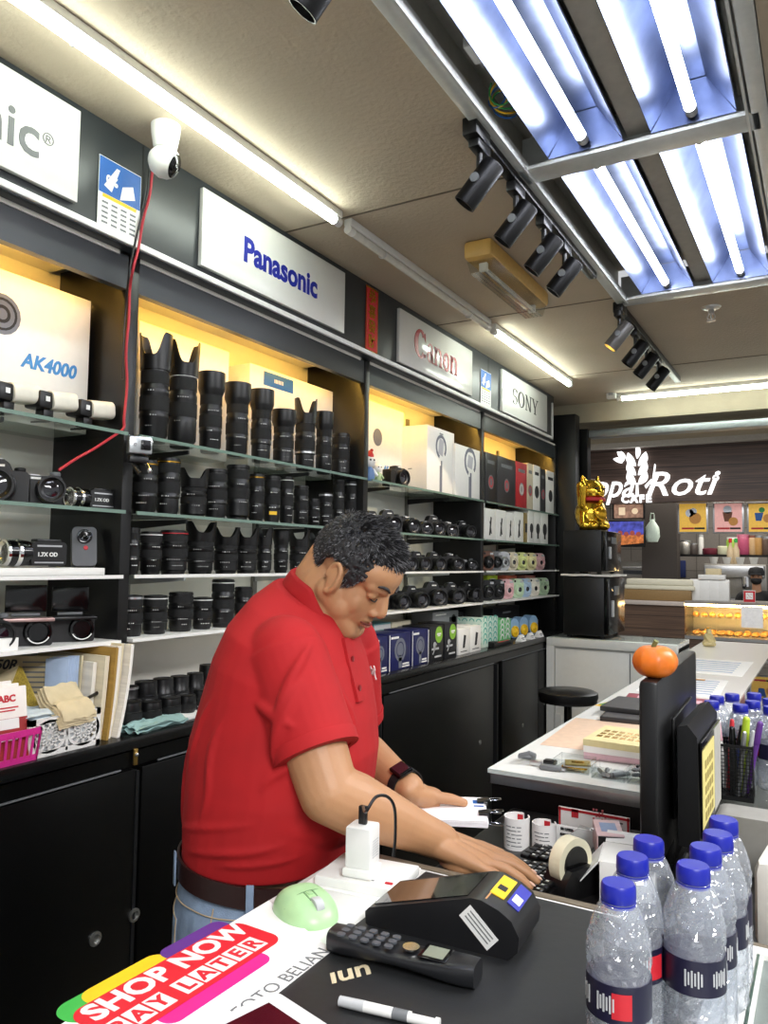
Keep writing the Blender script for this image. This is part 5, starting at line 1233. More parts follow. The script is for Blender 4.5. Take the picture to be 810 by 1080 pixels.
# barista
def barista():
    p = P(798, 620, y=11.6); t = thing('person', 'person in black wearing a cap and face mask behind the pastry case', 'person', (p.x, 11.6, 0))
    sk = mat('skin_far', '#b98a6d', .6)
    m = MB(); hz = P(797, 599, y=11.6).z
    m.add(g_ell(.075, .095, .115), T(0, -.01, hz-.11)).add(g_cap((0, .01, hz-.32), (0, 0, hz-.18), .06, .055))
    m.add(g_cap((0, .02, hz-.5), (0, .02, .95), .13, .14)).add(g_cap((-.14, .02, hz-.40), (.14, .02, hz-.40), .075, .075))
    for s_ in (-1, 1):
        m.add(g_cap((s_*.17, .02, hz-.40), (s_*.25, -.03, hz-.66), .06, .045)).add(g_cap((s_*.25, -.03, hz-.66), (s_*.16, -.22, hz-.74), .045, .033)).add(g_ell(.035, .06, .02), T(s_*.13, -.28, hz-.75))
        m.add(g_cap((s_*.09, .02, .93), (s_*.1, .02, .1), .1, .06)).add(g_ell(.05, .12, .04), T(s_*.1, -.05, .045))
    solidify(m, 'body', sk, .016, t, 3)
    m = MB().add(g_cap((0, .02, hz-.5), (0, .02, .9), .165, .175)).add(g_cap((-.15, .02, hz-.40), (.15, .02, hz-.40), .095, .095))
    for s_ in (-1, 1): m.add(g_cap((s_*.18, .02, hz-.41), (s_*.255, -.02, hz-.63), .083, .07))
    solidify(m, 'shirt', mat('black_cotton', '#121316', .85), .018, t, 3)
    m = MB()
    for s_ in (-1, 1): m.add(g_cap((s_*.09, .02, .95), (s_*.1, .02, .12), .125, .085))
    solidify(m, 'trousers', mat('black_cotton', '#121316', .85), .02, t, 3)
    one('cap', g_lathe([(.1, hz-.1), (.103, hz-.05), (.08, hz+.0), (0, hz+.02)], 18), ink, t)
    MB().box((0, -.12, hz-.085), (.13, .1, .015), .005).build('cap_brim', ink, t)
    MB().add(g_ell(.07, .06, .055), T(0, -.05, hz-.17)).build('face_mask', ink, t)
    for s_ in (-1, 1): MB().add(g_ell(.012, .006, .006), T(s_*.03, -.1, hz-.115)).build('eye', ink, t)
barista()
# ================================================================ glass showcase behind the pay desk
SZ = 1.0
t = thing('showcase_counter', 'long white topped glass showcase counter behind the monitor', 'counter', (-.72, 1.785, 0))
MB().span((0, .0, 0), (1.35, .02, .965), .001).build('front_panel', blk, t)
MB().span((0, .02, 0), (.02, 3.75, .965)).build('side_panel', whb, t)
MB().span((0, 3.73, 0), (1.35, 3.75, .965)).build('back_panel', blk, t)
MB().span((.02, .02, .0), (1.35, 3.73, .5)).build('plinth', blk, t)
MB().span((-.004, -.004, .965), (1.35, .0, .99), .001).span((-.004, -.004, .965), (.0, 3.75, .99), .001).build('frame', slv, t)
MB().span((-.006, -.006, .990), (.42, 3.755, 1.0)).build('white_top', mat('showcase_white', '#f3f2ee', .22, var=.02), t)
MB().span((.42, .02, .80), (1.35, 3.73, .81)).build('inner_shelf', mat('inner_dark', '#26241f', .4), t)
MB().span((.42, -.006, .990), (1.35, 3.755, 1.0)).build('glass_top', topglass, t)
MB().span((-.0075, -.0075, .990), (1.35, -.006, 1.0)).span((-.0075, -.006, .99), (-.006, 3.755, 1.0)).build('glass_edge', mat('pale_glass_edge', '#d4dedb', .15), t)
def sheet(label, cx_, cy_, w, h, rz, m, z=SZ, th=.0012, cat='sheet', name='paper_sheet', grp=None):
    o = thing(name, label, cat, (cx_, cy_, z), rz, grp); MB().box((0, 0, th/2), (w, h, th), .0004).build('sheet', m, o); return o
sheet('peach coloured sheet lying on the showcase beside the receipt books', -.57, 2.30, .28, .42, .05, mat('peach_paper', '#e3c4ab', .7))
# receipt books
for k, (lab, m) in enumerate((('pink receipt book at the bottom of the pile on the showcase', mat('pink_paper', '#d9b3bd', .7)), ('white receipt book in the middle of the pile on the showcase', pap), ('yellow printed receipt book on top of the pile on the showcase', mat('lemon_paper', '#e2d4a0', .7)))):
    o = thing('receipt_book', lab, 'book', (-.475+.004*k, 2.10-.004*k, SZ+.0014+.0165*k), .06-.05*k, 'receipt books on the showcase')
    MB().box((0, 0, .008), (.17, .20, .0155), .001).build('pages', m, o); MB().box((0, 0, .0161), (.17, .20, .0008)).build('cover', m, o)
    if k == 2: flat('print', [rect(-.06+.02*a, -.04+.035*b, .014, .022) for a in range(7) for b in range(3)], gold, o, faceZ(0, 0, .0166), .0003)
# folders and flyers further back
for k, (lab, rz) in enumerate((('black folder lying flat on the showcase under the other folder', .08), ('black folder on top of the black folder pile', -.02))):
    o = thing('folder', lab, 'folder', (-.50-.01*k, 2.62+.07*k, SZ+.0002+.017*k), rz, 'black folders on the showcase'); MB().box((0, 0, .008), (.30, .23, .016), .003).build('cover', mat('folder_black', '#2b2a2b', .5), o); MB().box((.002, 0, .008), (.29, .225, .0165)).build('pages', mat('folder_pages', '#4b494a', .7), o)
o = sheet('maroon flyer with white blocks lying past the black folders', -.52, 2.98, .30, .26, .1, mat('maroon_paper', '#9d2442', .5), name='flyer', cat='flyer'); flat('white_print', [rect(-.07, .05, .08, .07), rect(.06, .04, .11, .06), rect(-.05, -.06, .1, .05), rect(.08, -.06, .07, .06)], mat('pink_print', '#e9b7c4', .5), o, faceZ(0, 0, .0013), .0003)
o = sheet('yellow and green flyer at the left edge of the showcase', -.67, 2.86, .06, .22, -.25, yel, name='flyer', cat='flyer'); flat('green_print', [rect(0, -.05, .05, .08)], grn, o, faceZ(0, 0, .0013), .0003); flat('red_print', [rect(0, .06, .05, .05)], red, o, faceZ(0, 0, .0013), .0003)
o = sheet('white price sheet with blue tables far along the showcase', -.53, 3.42, .3, .5, .03, pap); flat('table_print', [rect(-.06+.13*a, -.18+.06*b, .1, .02) for a in range(2) for b in range(7)], mat('pale_blue_print', '#90a2c4', .6), o, faceZ(0, 0, .0013), .0003); flat('orange_print', [rect(-.02, .2, .16, .05)], mat('orange_print', '#d99a4b', .6), o, faceZ(0, 0, .0013), .0003)
o = sheet('white sheet with pale print at the far end of the showcase', -.52, 4.15, .34, .6, 0, pap); flat('table_print', [rect(0, -.2+.08*b, .24, .025) for b in range(6)], mat('pale_blue_print', '#90a2c4', .6), o, faceZ(0, 0, .0013), .0003)
# acrylic boxes with memory cards
def tray(label, cx_, cy_, w, d, h, fill):
    o = thing('acrylic_box', label, 'box', (cx_, cy_, SZ), .0, 'clear acrylic boxes on the showcase')
    for a in ((0, -d/2, h/2, w, .003, h), (0, d/2, h/2, w, .003, h), (-w/2, 0, h/2, .003, d, h), (w/2, 0, h/2, .003, d, h)): MB().box(a[:3], a[3:]).build('side_wall', clearpl, o)
    MB().box((0, 0, .0015), (w, d, .003)).build('base', clearpl, o)
    return o
tray('clear acrylic box of gold cards on the showcase', -.545, 1.885, .085, .07, .028, 0)
for k in range(4):
    o = thing('memory_card', f'pale gold card lying in the acrylic box, {ORD[k]} from below', 'card', (-.545+.003*k, 1.885-.002*k, SZ+.0032+.0042*k), .1*k, 'cards in the acrylic box'); MB().box((0, 0, .002), (.06, .045, .004), .0008).build('card', [crm, gold, pap, mat('olive_card', '#8c7a3c', .5)][k], o); MB().box((0, 0, .0041), (.03, .02, .0004)).build('label', gold if k != 1 else crm, o)
tray('clear acrylic box of silver batteries on the showcase', -.453, 1.87, .075, .075, .028, 0)
for k in range(5):
    o = thing('battery', f'{["silver", "grey", "black capped", "pale", "dark"][k]} battery lying in the acrylic box', 'battery', (-.475+.011*k, 1.865+.006*(k % 2), SZ+.0035), .5-.3*k, 'batteries in the acrylic box')
    one('case', g_cap((0, -.022, .006), (0, .022, .006), .0055, .0055, 12, True), [slv, gry, slv, lgry, gry][k], o); one('terminal', g_cap((0, .022, .006), (0, .025, .006), .0025, .0025, 10, True), [slv, slv, blkm, gold, blkm][k], o)
tray('clear acrylic box holding cable ties next to the monitor', -.378, 1.87, .062, .075, .028, 0)
for k in range(3):
    o = thing('cable', f'{["coiled grey", "coiled black", "coiled dark grey"][k]} cable in the acrylic box next to the monitor', 'cable', (-.392+.014*k, 1.865, SZ+.004)); one('coil', g_tube([(.012*math.cos(q*.55), .02*math.sin(q*.55), .004+.001*q) for q in range(24)], .0025, 6), [gry, blkm, dk][k], o); one('plug', g_box(.006, .014, .005, .001), blkm, o, T(.0, .0, .03-.0))
o = thing('wrist_strap', 'looped grey strap with a silver clip near the showcase corner', 'strap', (-.655, 1.885, SZ)); one('strap_loop', g_tube([(-.012, .03, .006), (-.03, .0, .012), (-.018, -.03, .022), (.004, -.026, .03), (.008, .0, .02), (.0, .02, .008)], .006, 8), gry, o); MB().box((.02, -.02, .008), (.03, .016, .014), .003).build('clip', slv, o); MB().box((.045, .012, .006), (.03, .022, .011), .002).build('buckle', blkm, o)
o = thing('card_reader', 'small grey rounded card reader on the showcase', 'card reader', (-.592, 1.845, SZ), .1); MB().box((0, 0, .006), (.055, .022, .012), .005).build('case', gry, o); MB().box((.03, 0, .006), (.012, .012, .005)).build('plug', slv, o)
# buddha
p = P(733, 686, z=SZ)
t = thing('figurine', 'small pale seated figurine at the far end of the showcase', 'figurine', (-.745+.09, 5.15, SZ), -.5); t.scale = (.68, .68, .68)
cream_c = mat('pale_ceramic_gold', '#d8c58e', .35)
m = MB().add(g_ell(.05, .065, .035), T(0, 0, .03)).add(g_ell(.04, .045, .05), T(0, 0, .075)).add(g_ell(.026, .026, .03), T(.004, 0, .135))
for s_ in (-1, 1): m.add(g_cap((0, s_*.04, .1), (.035, s_*.035, .05), .016, .014)).add(g_cap((.0, s_*.05, .025), (.05, s_*.01, .022), .022, .018))
solidify(m, 'body', cream_c, .004, t, 2); MB().add(g_ell(.018, .022, .01), T(.0, 0, .162)).build('hair_knot', gold, t)

# ================================================================ pay desk
DZ = .92
t = thing('pay_desk', 'low black desk surface between the white counter and the showcase', 'desk', (-.66, 1.175, 0))
MB().span((0, 0, DZ-.03), (1.3, .595, DZ), .002).build('desk_top', mat('desk_black', '#161515', .35), t)
MB().span((0, .02, 0), (.02, .59, DZ-.03)).build('side_panel', blk, t); MB().span((1.28, .02, 0), (1.3, .59, DZ-.03)).build('side_panel', blk, t)
MB().span((-.004, .0, DZ-.028), (.0, .595, DZ-.004)).build('edge_band', mat('desk_edge', '#6c655c', .4), t)
# keyboard
kx, ky = -.485, 1.335
t = thing('keyboard', 'black keyboard under the man\'s right hand', 'keyboard', (kx, ky, DZ), -.10)
MB().add(g_prism([(-.068, 0), (.068, 0), (.068, .022), (-.068, .010)], .37), T(0, .185, 0) @ Rx(PI/2)).build('case', blkm, t)
legend = MB()
keys = []
for r_ in range(6):
    for k in range(19):
        if k in (14,) : continue
        x_ = .055-.0195*r_; y_ = -.172+.0191*k
        mm = MB(); zk = .0165+(x_+.068)/.136*.012
        mm.add(g_box(.0165, .0165, .008, .003), T(x_, y_, zk)); keys.append((mm, x_, y_, zk))
kb = MB()
for i, (mm, x_, y_, zk) in enumerate(keys):
    if i < 100:
        k_ = mm.build('key', blkm, t)
        MB().box((x_-.002, y_, zk+.0042), (.005, .0035, .0004)).build('legend', wht, k_)
    else: kb.add((mm.v, mm.f))
o = kb.build('key_rows', blkm, t); o['kind'] = 'stuff'
# paper loops
for k, (px, py, lab, gap) in enumerate(((545, 893, 'curled printed receipt roll standing near the keyboard, left of the two', .5), (574, 899, 'curled printed receipt roll standing beside the tape dispenser', 1.2))):
    p = P(px, py, z=DZ)
    o = thing('receipt_roll', lab, 'receipt', (p.x, p.y, DZ), 0, 'curled receipt rolls')
    r = .026-.002*k; h = .062-.003*k
    a0 = PI*.35; v, f = g_lathe([(r, 0), (r, h), (r-.0025, h), (r-.0025, 0), (r, 0)], 30, a0+.2, a0+2*PI-.35)
    one('paper', (v, f), pap, o)
    flat('red_inside', [[(x_, z_) for x_, z_ in q] for q in [rect(0, h*.8, .012, h*.3)]], red, o, faceY(.0, r-.005, 0, .0), .0006)
    ln = MB()
    for q in range(6):
        for w in range(3): ln.box((r+.0002, 0, 0), (.0006, .006+.003*((q+w) % 3), .0016), M=Rz(-1.9+.42*w) @ T(0, 0, h*.15+h*.12*q))
    ln.build('print', gink, o)
# desk signs
def plaque(label, px0, px1, py0, y, h, draw, rz=0., z=DZ):
    a = P(px0, py0, y=y); b = P(px1, py0+10, y=y); w = b.x-a.x; H = a.z-z
    o = thing('desk_sign', label, 'sign', ((a.x+b.x)/2, y, z), rz); 
    MB().box((0, .002, H/2), (w, .003, H), .0005).build('card', wht, o); MB().box((0, .02, .003), (w*.6, .04, .006), .001).build('stand', clearpl, o)
    draw(o, w, H, faceY(0, -.0001, 0)); return o
def dr1(o, w, H, M):
    flat('red_border', [rect(0, H-.004, w, .005), rect(-w/2+.003, H/2, .004, H), rect(w/2-.003, H/2, .004, H)], red, o, M, .0006)
    flat('red_tag', [rect(-w*.26, H*.86, w*.1, H*.26)], red, o, M, .0006)
    flat('code_block', [rect(-.002+.006*(k % 5)+w*.02, H*.72+.006*(k//5), .004, .004) for k in (0, 1, 3, 5, 8, 9, 11, 12, 14, 17, 18, 20, 21, 23)], mat('pale_red_print', '#cf6a70', .5), o, M, .0006)
    flat('print_lines', [rect(w*.3, H*.8-.012*k, w*.22, .003) for k in range(3)], gink, o, M, .0006)
plaque('white desk sign with a red border in front of the showcase', 589, 664, 850, 1.63, .1, dr1, .0)
def dr2(o, w, H, M):
    text('551137525', H*.17, ink, 'lettering', o, T(0, 0, H*.84) @ M, off=.0004, sx=.8); text('FOTO BELIAN', H*.15, ink, 'lettering', o, T(.0, 0, H*.58) @ M, off=.0006, sx=.7); text('MA', H*.15, ink, 'lettering', o, T(.02, 0, H*.32) @ M, off=.0006)
plaque('white desk card with black number and name lettering', 569, 628, 866, 1.585, .1, dr2)
# small red box, spool tape, carton, plastic wrap
p = P(628, 897, y=1.60)
o = thing('ink_box', 'small red and white box with a dark end on the desk', 'box', (-.375, 1.52, DZ), .35)
MB().box((0, 0, .055), (.05, .09, .045), .001).build('carton', mat('box_redwhite', '#d9b9bb', .5), o); flat('red_stripe', [rect(0, .055, .006, .04)], red, o, faceX(.0252, .02, 0), .0005); MB().box((0, -.0455, .055), (.046, .002, .041)).build('end_flap', blkm, o); flat('label', [rect(0, 0, .03, .05)], mat('pale_blue_print', '#90a2c4', .6), o, faceZ(0, 0, .0777), .0004); MB().box((0, 0, .016), (.04, .08, .032), .001).build('support', whb, o)
p = P(604, 925, z=DZ+.03)
o = thing('tape_dispenser', 'black tape dispenser with a cream tape roll beside the keyboard', 'tape dispenser', (p.x+.0, p.y+.01, DZ), 1.15)
MB().add(g_prism([(-.055, 0), (.075, 0), (.078, .018), (.04, .03), (.02, .05), (-.035, .05), (-.052, .03)], .05), T(0, .025, 0) @ Rx(PI/2)).build('base', blkm, o)
Mr = T(-.01, 0, .055) @ Rz(0) @ Rx(PI/2)
one('tape_roll', g_lathe([(.030, -.012), (.043, -.012), (.043, .012), (.030, .012), (.030, -.012)], 36), mat('tape_cream', '#e5dfc2', .4), o, Mr)
one('spool', g_lathe([(0, -.014), (.0295, -.014), (.0295, .014), (0, .014)], 28), blkg, o, Mr)
MB().box((.074, 0, .026), (.004, .046, .012), .001).build('cutter', slv, o)
p = P(655, 940, z=DZ)
o = thing('small_carton', 'open white carton on the desk behind the bottles', 'box', (-.315, 1.42, DZ), .15)
MB().box((0, 0, .035), (.09, .10, .07), .001).build('carton', whb, o); MB().add(g_box(.002, .10, .06), T(-.046, 0, .069) @ Ry(-2.45) @ T(0, 0, .03)).build('flap', wht, o); MB().add(g_box(.088, .002, .04), T(0, .05, .07) @ Rx(-1.35) @ T(0, 0, .02)).build('flap', wht, o)
o = thing('plastic_wrap', 'crumpled clear plastic wrap next to the red box', 'wrap', (-.415, 1.505, DZ)); v, f = g_ell(.03, .03, .035, 16, 10); v = [tuple(Vector(q)*(1+.25*noise.noise(Vector(q)*60))) for q in v]; v = [(a, b, c+.042) for a, b, c in v]; one('film', (v, f), clearpl, o); MB().cyl((0, 0, 0), (0, 0, .02), .012).build('knot', lgry, o)
# monitor
MX, MY = -.262, 1.345
t = thing('monitor', 'black monitor seen edge on beneath the orange pumpkin', 'monitor', (MX, MY, DZ), .03)
MB().span((-.018, 0, .075), (.012, .54, .385), .006).build('cabinet', blkm, t)
MB().span((-.0195, .01, .09), (-.018, .53, .375)).build('screen', blkg, t)
MB().span((.012, .15, .12), (.018, .42, .30), .002).build('back_housing', blkm, t)
MB().span((-.02, .2, .02), (.01, .34, .1), .008).build('stand_neck', blkm, t)
MB().span((-.15, .17, 0), (.0, .37, .022), .01).build('stand_base', dk, t)
t = thing('customer_display', 'black customer display with a yellow sticker sheet behind the monitor', 'display', (-.213, 1.425, DZ), .0)
MB().add(g_prism([(-.02, .10), (.015, .10), (.012, .285), (-.004, .305), (-.02, .30)], .27), T(0, .27, 0) @ Rx(PI/2)).build('housing', blkm, t)
MB().add(g_box(.003, .25, .16), T(.0165, .135, .195)).build('face_panel', blkg, t)
MB().add(g_box(.001, .15, .13), T(.0188, .085, .195)).build('sticker_sheet', mat('lemon_sheet', '#e7d98a', .5), t)
flat('sticker_rows', [rect(.085-.04+.027*(k % 4), .145+.022*(k//4), .018, .014) for k in range(20)], mat('sticker_olive', '#9b8a4b', .6), t, faceX(.0194, 0, 0), .0004)
MB().add(g_box(.001, .09, .15), T(.0188, .21, .195)).build('grey_sheet', mat('grey_sheet', '#b5b3ac', .5), t)
MB().cyl((0, .1, .0), (0, .1, .11), .02).build('pole', blkm, t); MB().add(g_prism(rrect(.09, .12, .03), .018), T(.02, .1, 0)).build('base', blkm, t)
tag(one('cable', g_tube(smooth([(-.215, 1.395, 1.02), (-.225, 1.37, .985), (-.222, 1.365, .95), (-.235, 1.375, .925), (-.26, 1.33, .926), (-.25, 1.28, .926)]), .005, 8), blkm), 'black cable hanging from the customer display to the desk', 'cable')
# pumpkin
t = thing('pumpkin', 'small orange pumpkin sitting on top of the monitor', 'pumpkin', (-.267, 1.40, DZ+.385))
v = []; f = []; nu, nv = 48, 18
for j in range(nv+1):
    th_ = PI*j/nv
    for i in range(nu):
        a = 2*PI*i/nu; rib = 1-.045*abs(math.cos(a*4))**.5*math.sin(th_)+.0; r = .0385*math.sin(th_)*rib*(1+.08*math.sin(a+1)) ; z_ = -.030*math.cos(th_)
        dim = .009*math.exp(-(r/.012)**2); z_ += -dim if j > nv/2 else dim*.5
        v.append((r*math.cos(a), r*math.sin(a), z_+.0275))
for j in range(nv):
    for i in range(nu): f.append([j*nu+i, j*nu+(i+1) % nu, (j+1)*nu+(i+1) % nu, (j+1)*nu+i])
one('pumpkin_flesh', (v, f), mat('pumpkin_orange', '#e0731f', .38, var=.14, scale=50), t)
one('stem', g_tube([(0, 0, .046), (.002, -.002, .056), (.006, -.004, .063)], [.0055, .004, .0045], 8), mat('stem_green', '#6c7040', .7), t)
# pen holder and pens on the showcase
px_, py_ = -.190, 1.868
t = thing('pen_holder', 'black wire mesh pen holder on the showcase corner', 'pen holder', (px_, py_, SZ), .05)
w_ = .078; h_ = .115
for ax in range(4):
    mb = MB(); M = Rz(ax*PI/2) @ faceY(0, -w_/2, 0)
    for k in range(14): mb.add(g_prism(rect(-w_/2+w_*k/13, h_/2, .0016, h_), .0012), M)
    for k in range(16): mb.add(g_prism(rect(0, h_*k/15, w_, .0016), .0012), M)
    mb.add(g_prism(rect(0, h_-.002, w_, .006), .002), M).add(g_prism(rect(0, .004, w_, .008), .002), M)
    mb.build('mesh_wall', blkm, t)
MB().box((0, 0, .002), (w_, w_, .003)).build('base', blkm, t)
def pen(label, x, y, dx, dy, L, m, m2, r=.005, cat='pen', name='pen', clip=True):
    o = thing(name, label, cat, (px_+x, py_+y, SZ+.004)); d = Vector((dx, dy, 1)).normalized()*L
    one('pen_barrel', g_cap((0, 0, r), d*.75+Vector((0, 0, r)), r, r, 12), m, o); one('pen_cap', g_cap(d*.72+Vector((0, 0, r)), d+Vector((0, 0, r)), r*1.12, r*.9, 12), m2, o)
    return o
pen('lime highlighter standing in the mesh pen holder', .012, .015, .1, -.1, .155, mat('lime_plastic', '#b9d43a', .4), mat('lime_plastic', '#b9d43a', .4), .008)
pen('purple marker standing in the mesh pen holder', .024, .01, .2, -.02, .15, prp, prp, .007)
pen('red pen standing in the mesh pen holder', -.012, .02, .05, .1, .145, red, red)
pen('white pen with a pink cap in the mesh pen holder', -.02, .024, -.1, .1, .14, wht, mat('pink_print', '#e9b7c4', .5))
pen('black marker standing in the mesh pen holder', .0, -.005, -.02, .1, .13, blkm, blkg, .007)
pen('silver pen leaning in the mesh pen holder', .01, -.02, .12, -.1, .135, slv, slv)
pen('grey pencil leaning in the mesh pen holder', .02, -.012, .16, -.1, .14, gry, lgry, .004)
pen('dark blue pen standing in the mesh pen holder', -.004, .006, .15, .02, .14, mat('navy_plastic', '#25306e', .4), blkm)
o = thing('correction_tape', 'white and teal correction tape leaning against the pen holder', 'stationery', (px_-.035, py_-.047, SZ), .2); o.rotation_euler = (-.02, -.24, .2)
MB().add(g_prism(rrect(.026, .125, .010), .012), T(0, .004, .0) @ faceY(0, 0, .085)).build('case', wht, o); flat('label', [rect(0, .1, .018, .04)], mat('teal_print', '#58b3a2', .5), o, faceY(0, -.0085, 0), .0006); MB().box((0, -.001, .018), (.012, .008, .03), .002).build('tip', clearpl, o)
# printer and grey device at the right
t = thing('receipt_printer', 'white rounded receipt printer cut by the right edge', 'printer', (-.02, 1.40, DZ), -.1)
MB().box((0, 0, .07), (.16, .20, .14), .02).build('case', mat('printer_white', '#d9d7cf', .4), t); MB().box((-.081, -.02, .05), (.006, .05, .07), .002).build('side_panel', lgry, t); MB().box((0, -.03, .141), (.10, .02, .004), .001).build('paper_slot', blkm, t); MB().box((-.05, .06, .1415), (.02, .02, .003), .001).build('button', gry, t)
t = thing('speaker', 'grey device with a row of dark vents behind the printer', 'speaker', (-.14, 1.66, DZ), 0)
MB().add(g_prism(rrect(.15, .105, .035, 7), .08), T(0, .08, 0) @ faceY(0, -.04, .055)).build('case', mat('device_grey', '#8f8d88', .5), t)
for k in range(8): MB().box((-.045+.0128*k, -.0412+.08-.04-.001+.0, .085), (.008, .002, .004)).build('vent', blkm, t)
# ================================================================ white sales counter (near)
KZ = 1.0; KX, KY = -.722, 1.16
t = thing('sales_counter', 'white topped sales counter in the foreground with a dark wood back edge', 'counter', (KX, KY, 0))
MB().span((0, -1.6, KZ-.03), (.64, -.012, KZ), .001).build('counter_top', mat('counter_white', '#eeeeec', .25, var=.015), t)
MB().span((.64, -1.6, KZ-.03), (1.6, -.012, KZ-.004), .001).build('inner_board', mat('counter_grey', '#8f9594', .3), t)
MB().span((.635, -1.6, KZ-.004), (1.6, -.012, KZ+.002)).build('glass_panel', topglass, t)
MB().span((.632, -1.6, KZ-.004), (.635, -.012, KZ+.002)).build('glass_edge', mat('dark_glass_edge', '#3d5148', .15), t)
MB().span((.60, -.03, KZ-.03), (1.6, -.012, KZ+.004), .001).build('white_frame', wht, t)
MB().span((0, -.012, KZ-.05), (1.6, .004, KZ+.002), .002).build('edge_strip', mat('brown_edge', '#6b6152', .45, var=.15, scale=20, stretch=(1, 20, 20)), t)
MB().span((.0, -1.6, 0), (.02, -.02, KZ-.03)).build('side_panel', wht, t); MB().span((.02, -.03, 0), (1.6, -.012, KZ-.03)).build('back_panel', blk, t)
o = MB().span((-.572, .1, KZ), (-.135, KY-.02, KZ+.0015), .0005).build('counter_mat', mat('black_mat', '#1a1b1d', .55, bump=.06, bscale=60)); tag(o, 'black mat covering the middle of the sales counter', 'mat')
p = P(366, 1026, z=KZ+.0015); o = text('ıun', .045, mat('cream_print', '#cdbf9f', .5), 'mat_print', None, faceZ(p.x, p.y, KZ+.00152, 1.0), shear=.3, off=.001, depth=.0002); tag(o, 'cream script lettering printed on the black mat', 'lettering')
# promo sheet
q1 = P(193, 1022, z=KZ); q2 = P(232, 1046, z=KZ); q3 = P(290, 1042, z=KZ)
sx_, sy_ = -.625, .70
t = thing('promo_sheet', 'white counter sheet with a red SHOP NOW PAY LATER panel', 'sheet', (sx_, sy_, KZ+.0017), 0)
MB().add(g_prism([(-.092, -.26), (.070, -.26), (.066, .15), (-.092, .22)], .0012)).build('sheet', pap, t)
Mz = Rz(PI/2); a_ = .02
def on(cx_, cy_, polys): return [[(x+cx_, y+cy_) for x, y in p] for p in polys]
# local frame after Mz: x runs away from the camera, y runs to the left
Ms = T(0, 0, .0012) @ Rz(PI/2-.03)
blob = lambda w, h: rrect(w, h, h*.45, 6)
yo = -(q1.x-sx_)
flat('green_blob', on(q1.y-sy_-.10, yo+.028, [blob(.10, .05)]), mat('bright_green', '#3fae49', .45), t, Ms, .0003)
flat('yellow_blob', on(q1.y-sy_-.055, yo+.034, [blob(.12, .04)]), yel, t, Ms @ T(0, 0, .0001), .0003)
flat('purple_blob', on(q1.y-sy_+.055, yo+.035, [blob(.11, .035)]), prp, t, Ms @ T(0, 0, .0002), .0003)
flat('magenta_blob', on(q1.y-sy_-.01, yo-.062, [blob(.17, .035)]), mag, t, Ms, .0003)
flat('red_panel', on(q1.y-sy_-.012, yo-.014, [rrect(.265, .088, .02, 6)]), mat('promo_red', '#d5202e', .45), t, Ms @ T(0, 0, .0004), .0004)
text('SHOP NOW', .046, wht, 'lettering', t, Ms @ T(q1.y-sy_-.01, yo+.008, .001), off=.0016, depth=.0002, sx=.98)
bx = MB(); 
for k, ch in enumerate('PAYLATER'):
    x_ = q1.y-sy_-.012-.115+.0285*k+(.012 if k > 2 else 0); 
    bx.add(g_prism([(a+x_, b+yo-.034) for a, b in rect(0, 0, .025, .031)], .0003), Ms @ T(0, 0, .0008))
bx.build('letter_tiles', wht, t)
for k, ch in enumerate('PAYLATER'):
    x_ = q1.y-sy_-.012-.115+.0285*k+(.012 if k > 2 else 0)
    text(ch, .030, MATS['promo_red'], 'tile_letter', t, Ms @ T(x_, yo-.035, .0012), off=.001, depth=.0002)
text('@ FOTO BELIAN', .027, gink, 'lettering', t, Ms @ T(q3.y-sy_+.0, -(q3.x-sx_), .0004), depth=.0002)
# tablet
t = thing('tablet', 'white framed tablet with a dark maroon screen at the bottom edge', 'tablet', (-.512, .615, KZ+.0035), -.25)
MB().add(g_prism(rrect(.13, .19, .012, 5), .010)).build('frame', mat('tablet_white', '#d6d6d8', .3), t); MB().box((0, 0, .0102), (.10, .15, .0006)).build('screen', mat('screen_maroon', '#3a0d18', .12), t)
# card terminal
p = Vector((-.455, .99, KZ+.0015)); t = thing('card_terminal', 'black card payment terminal with yellow and blue stickers', 'card terminal', p, .06)
prof = [(-.108, .002), (-.104, 0), (.092, 0), (.106, .012), (.108, .03), (.098, .048), (.082, .058), (.058, .066), (.044, .066), (-.103, .024), (-.109, .018)]
MB().add(g_prism(prof, .10), T(0, .05, 0) @ Rx(PI/2)).build('case', mat('terminal_black', '#1a1a1c', .35), t)
sl = math.atan2(.066-.024, .147); Mtop = T(-.0295, 0, .0455) @ Ry(-sl)
MB().box((-.002, 0, .0004), (.142, .082, .0012), M=Mtop).build('screen', mat('terminal_screen', '#0b0c0e', .04, coat=1), t)
MB().box((.046, 0, .0004), (.02, .08, .001), M=T(.006, 0, .0645)).build('orange_sticker', mat('sticker_tan', '#c99a6a', .5), t)
a2 = math.atan2(.058-.066, .024); Mst = T(.070, 0, .0622) @ Ry(-a2)
MB().box((-.001, .01, .0006), (.02, .06, .0012), M=Mst).build('yellow_sticker', yel, t); MB().box((-.001, .005, .0012), (.012, .014, .0008), M=Mst).build('code_print', ink, t)
Mst = T(.0905, 0, .0530) @ Ry(math.atan2(.010, .016))
MB().box((0, .01, .0006), (.018, .062, .0012), M=Mst).build('blue_sticker', mat('sticker_blue', '#2b2f9e', .5), t); MB().box((0, .0, .0012), (.012, .02, .0008), M=Mst).build('sticker_print', wht, t)
flat('side_label', [rect(0, 0, .052, .022)], wht, t, faceY(.055, -.0503, .032) @ Rz(-.75), .0006); flat('label_print', [rect(0, .006-.005*k, .042, .0015) for k in range(3)], gink, t, faceY(.055, -.0509, .032) @ Rz(-.75), .0004)
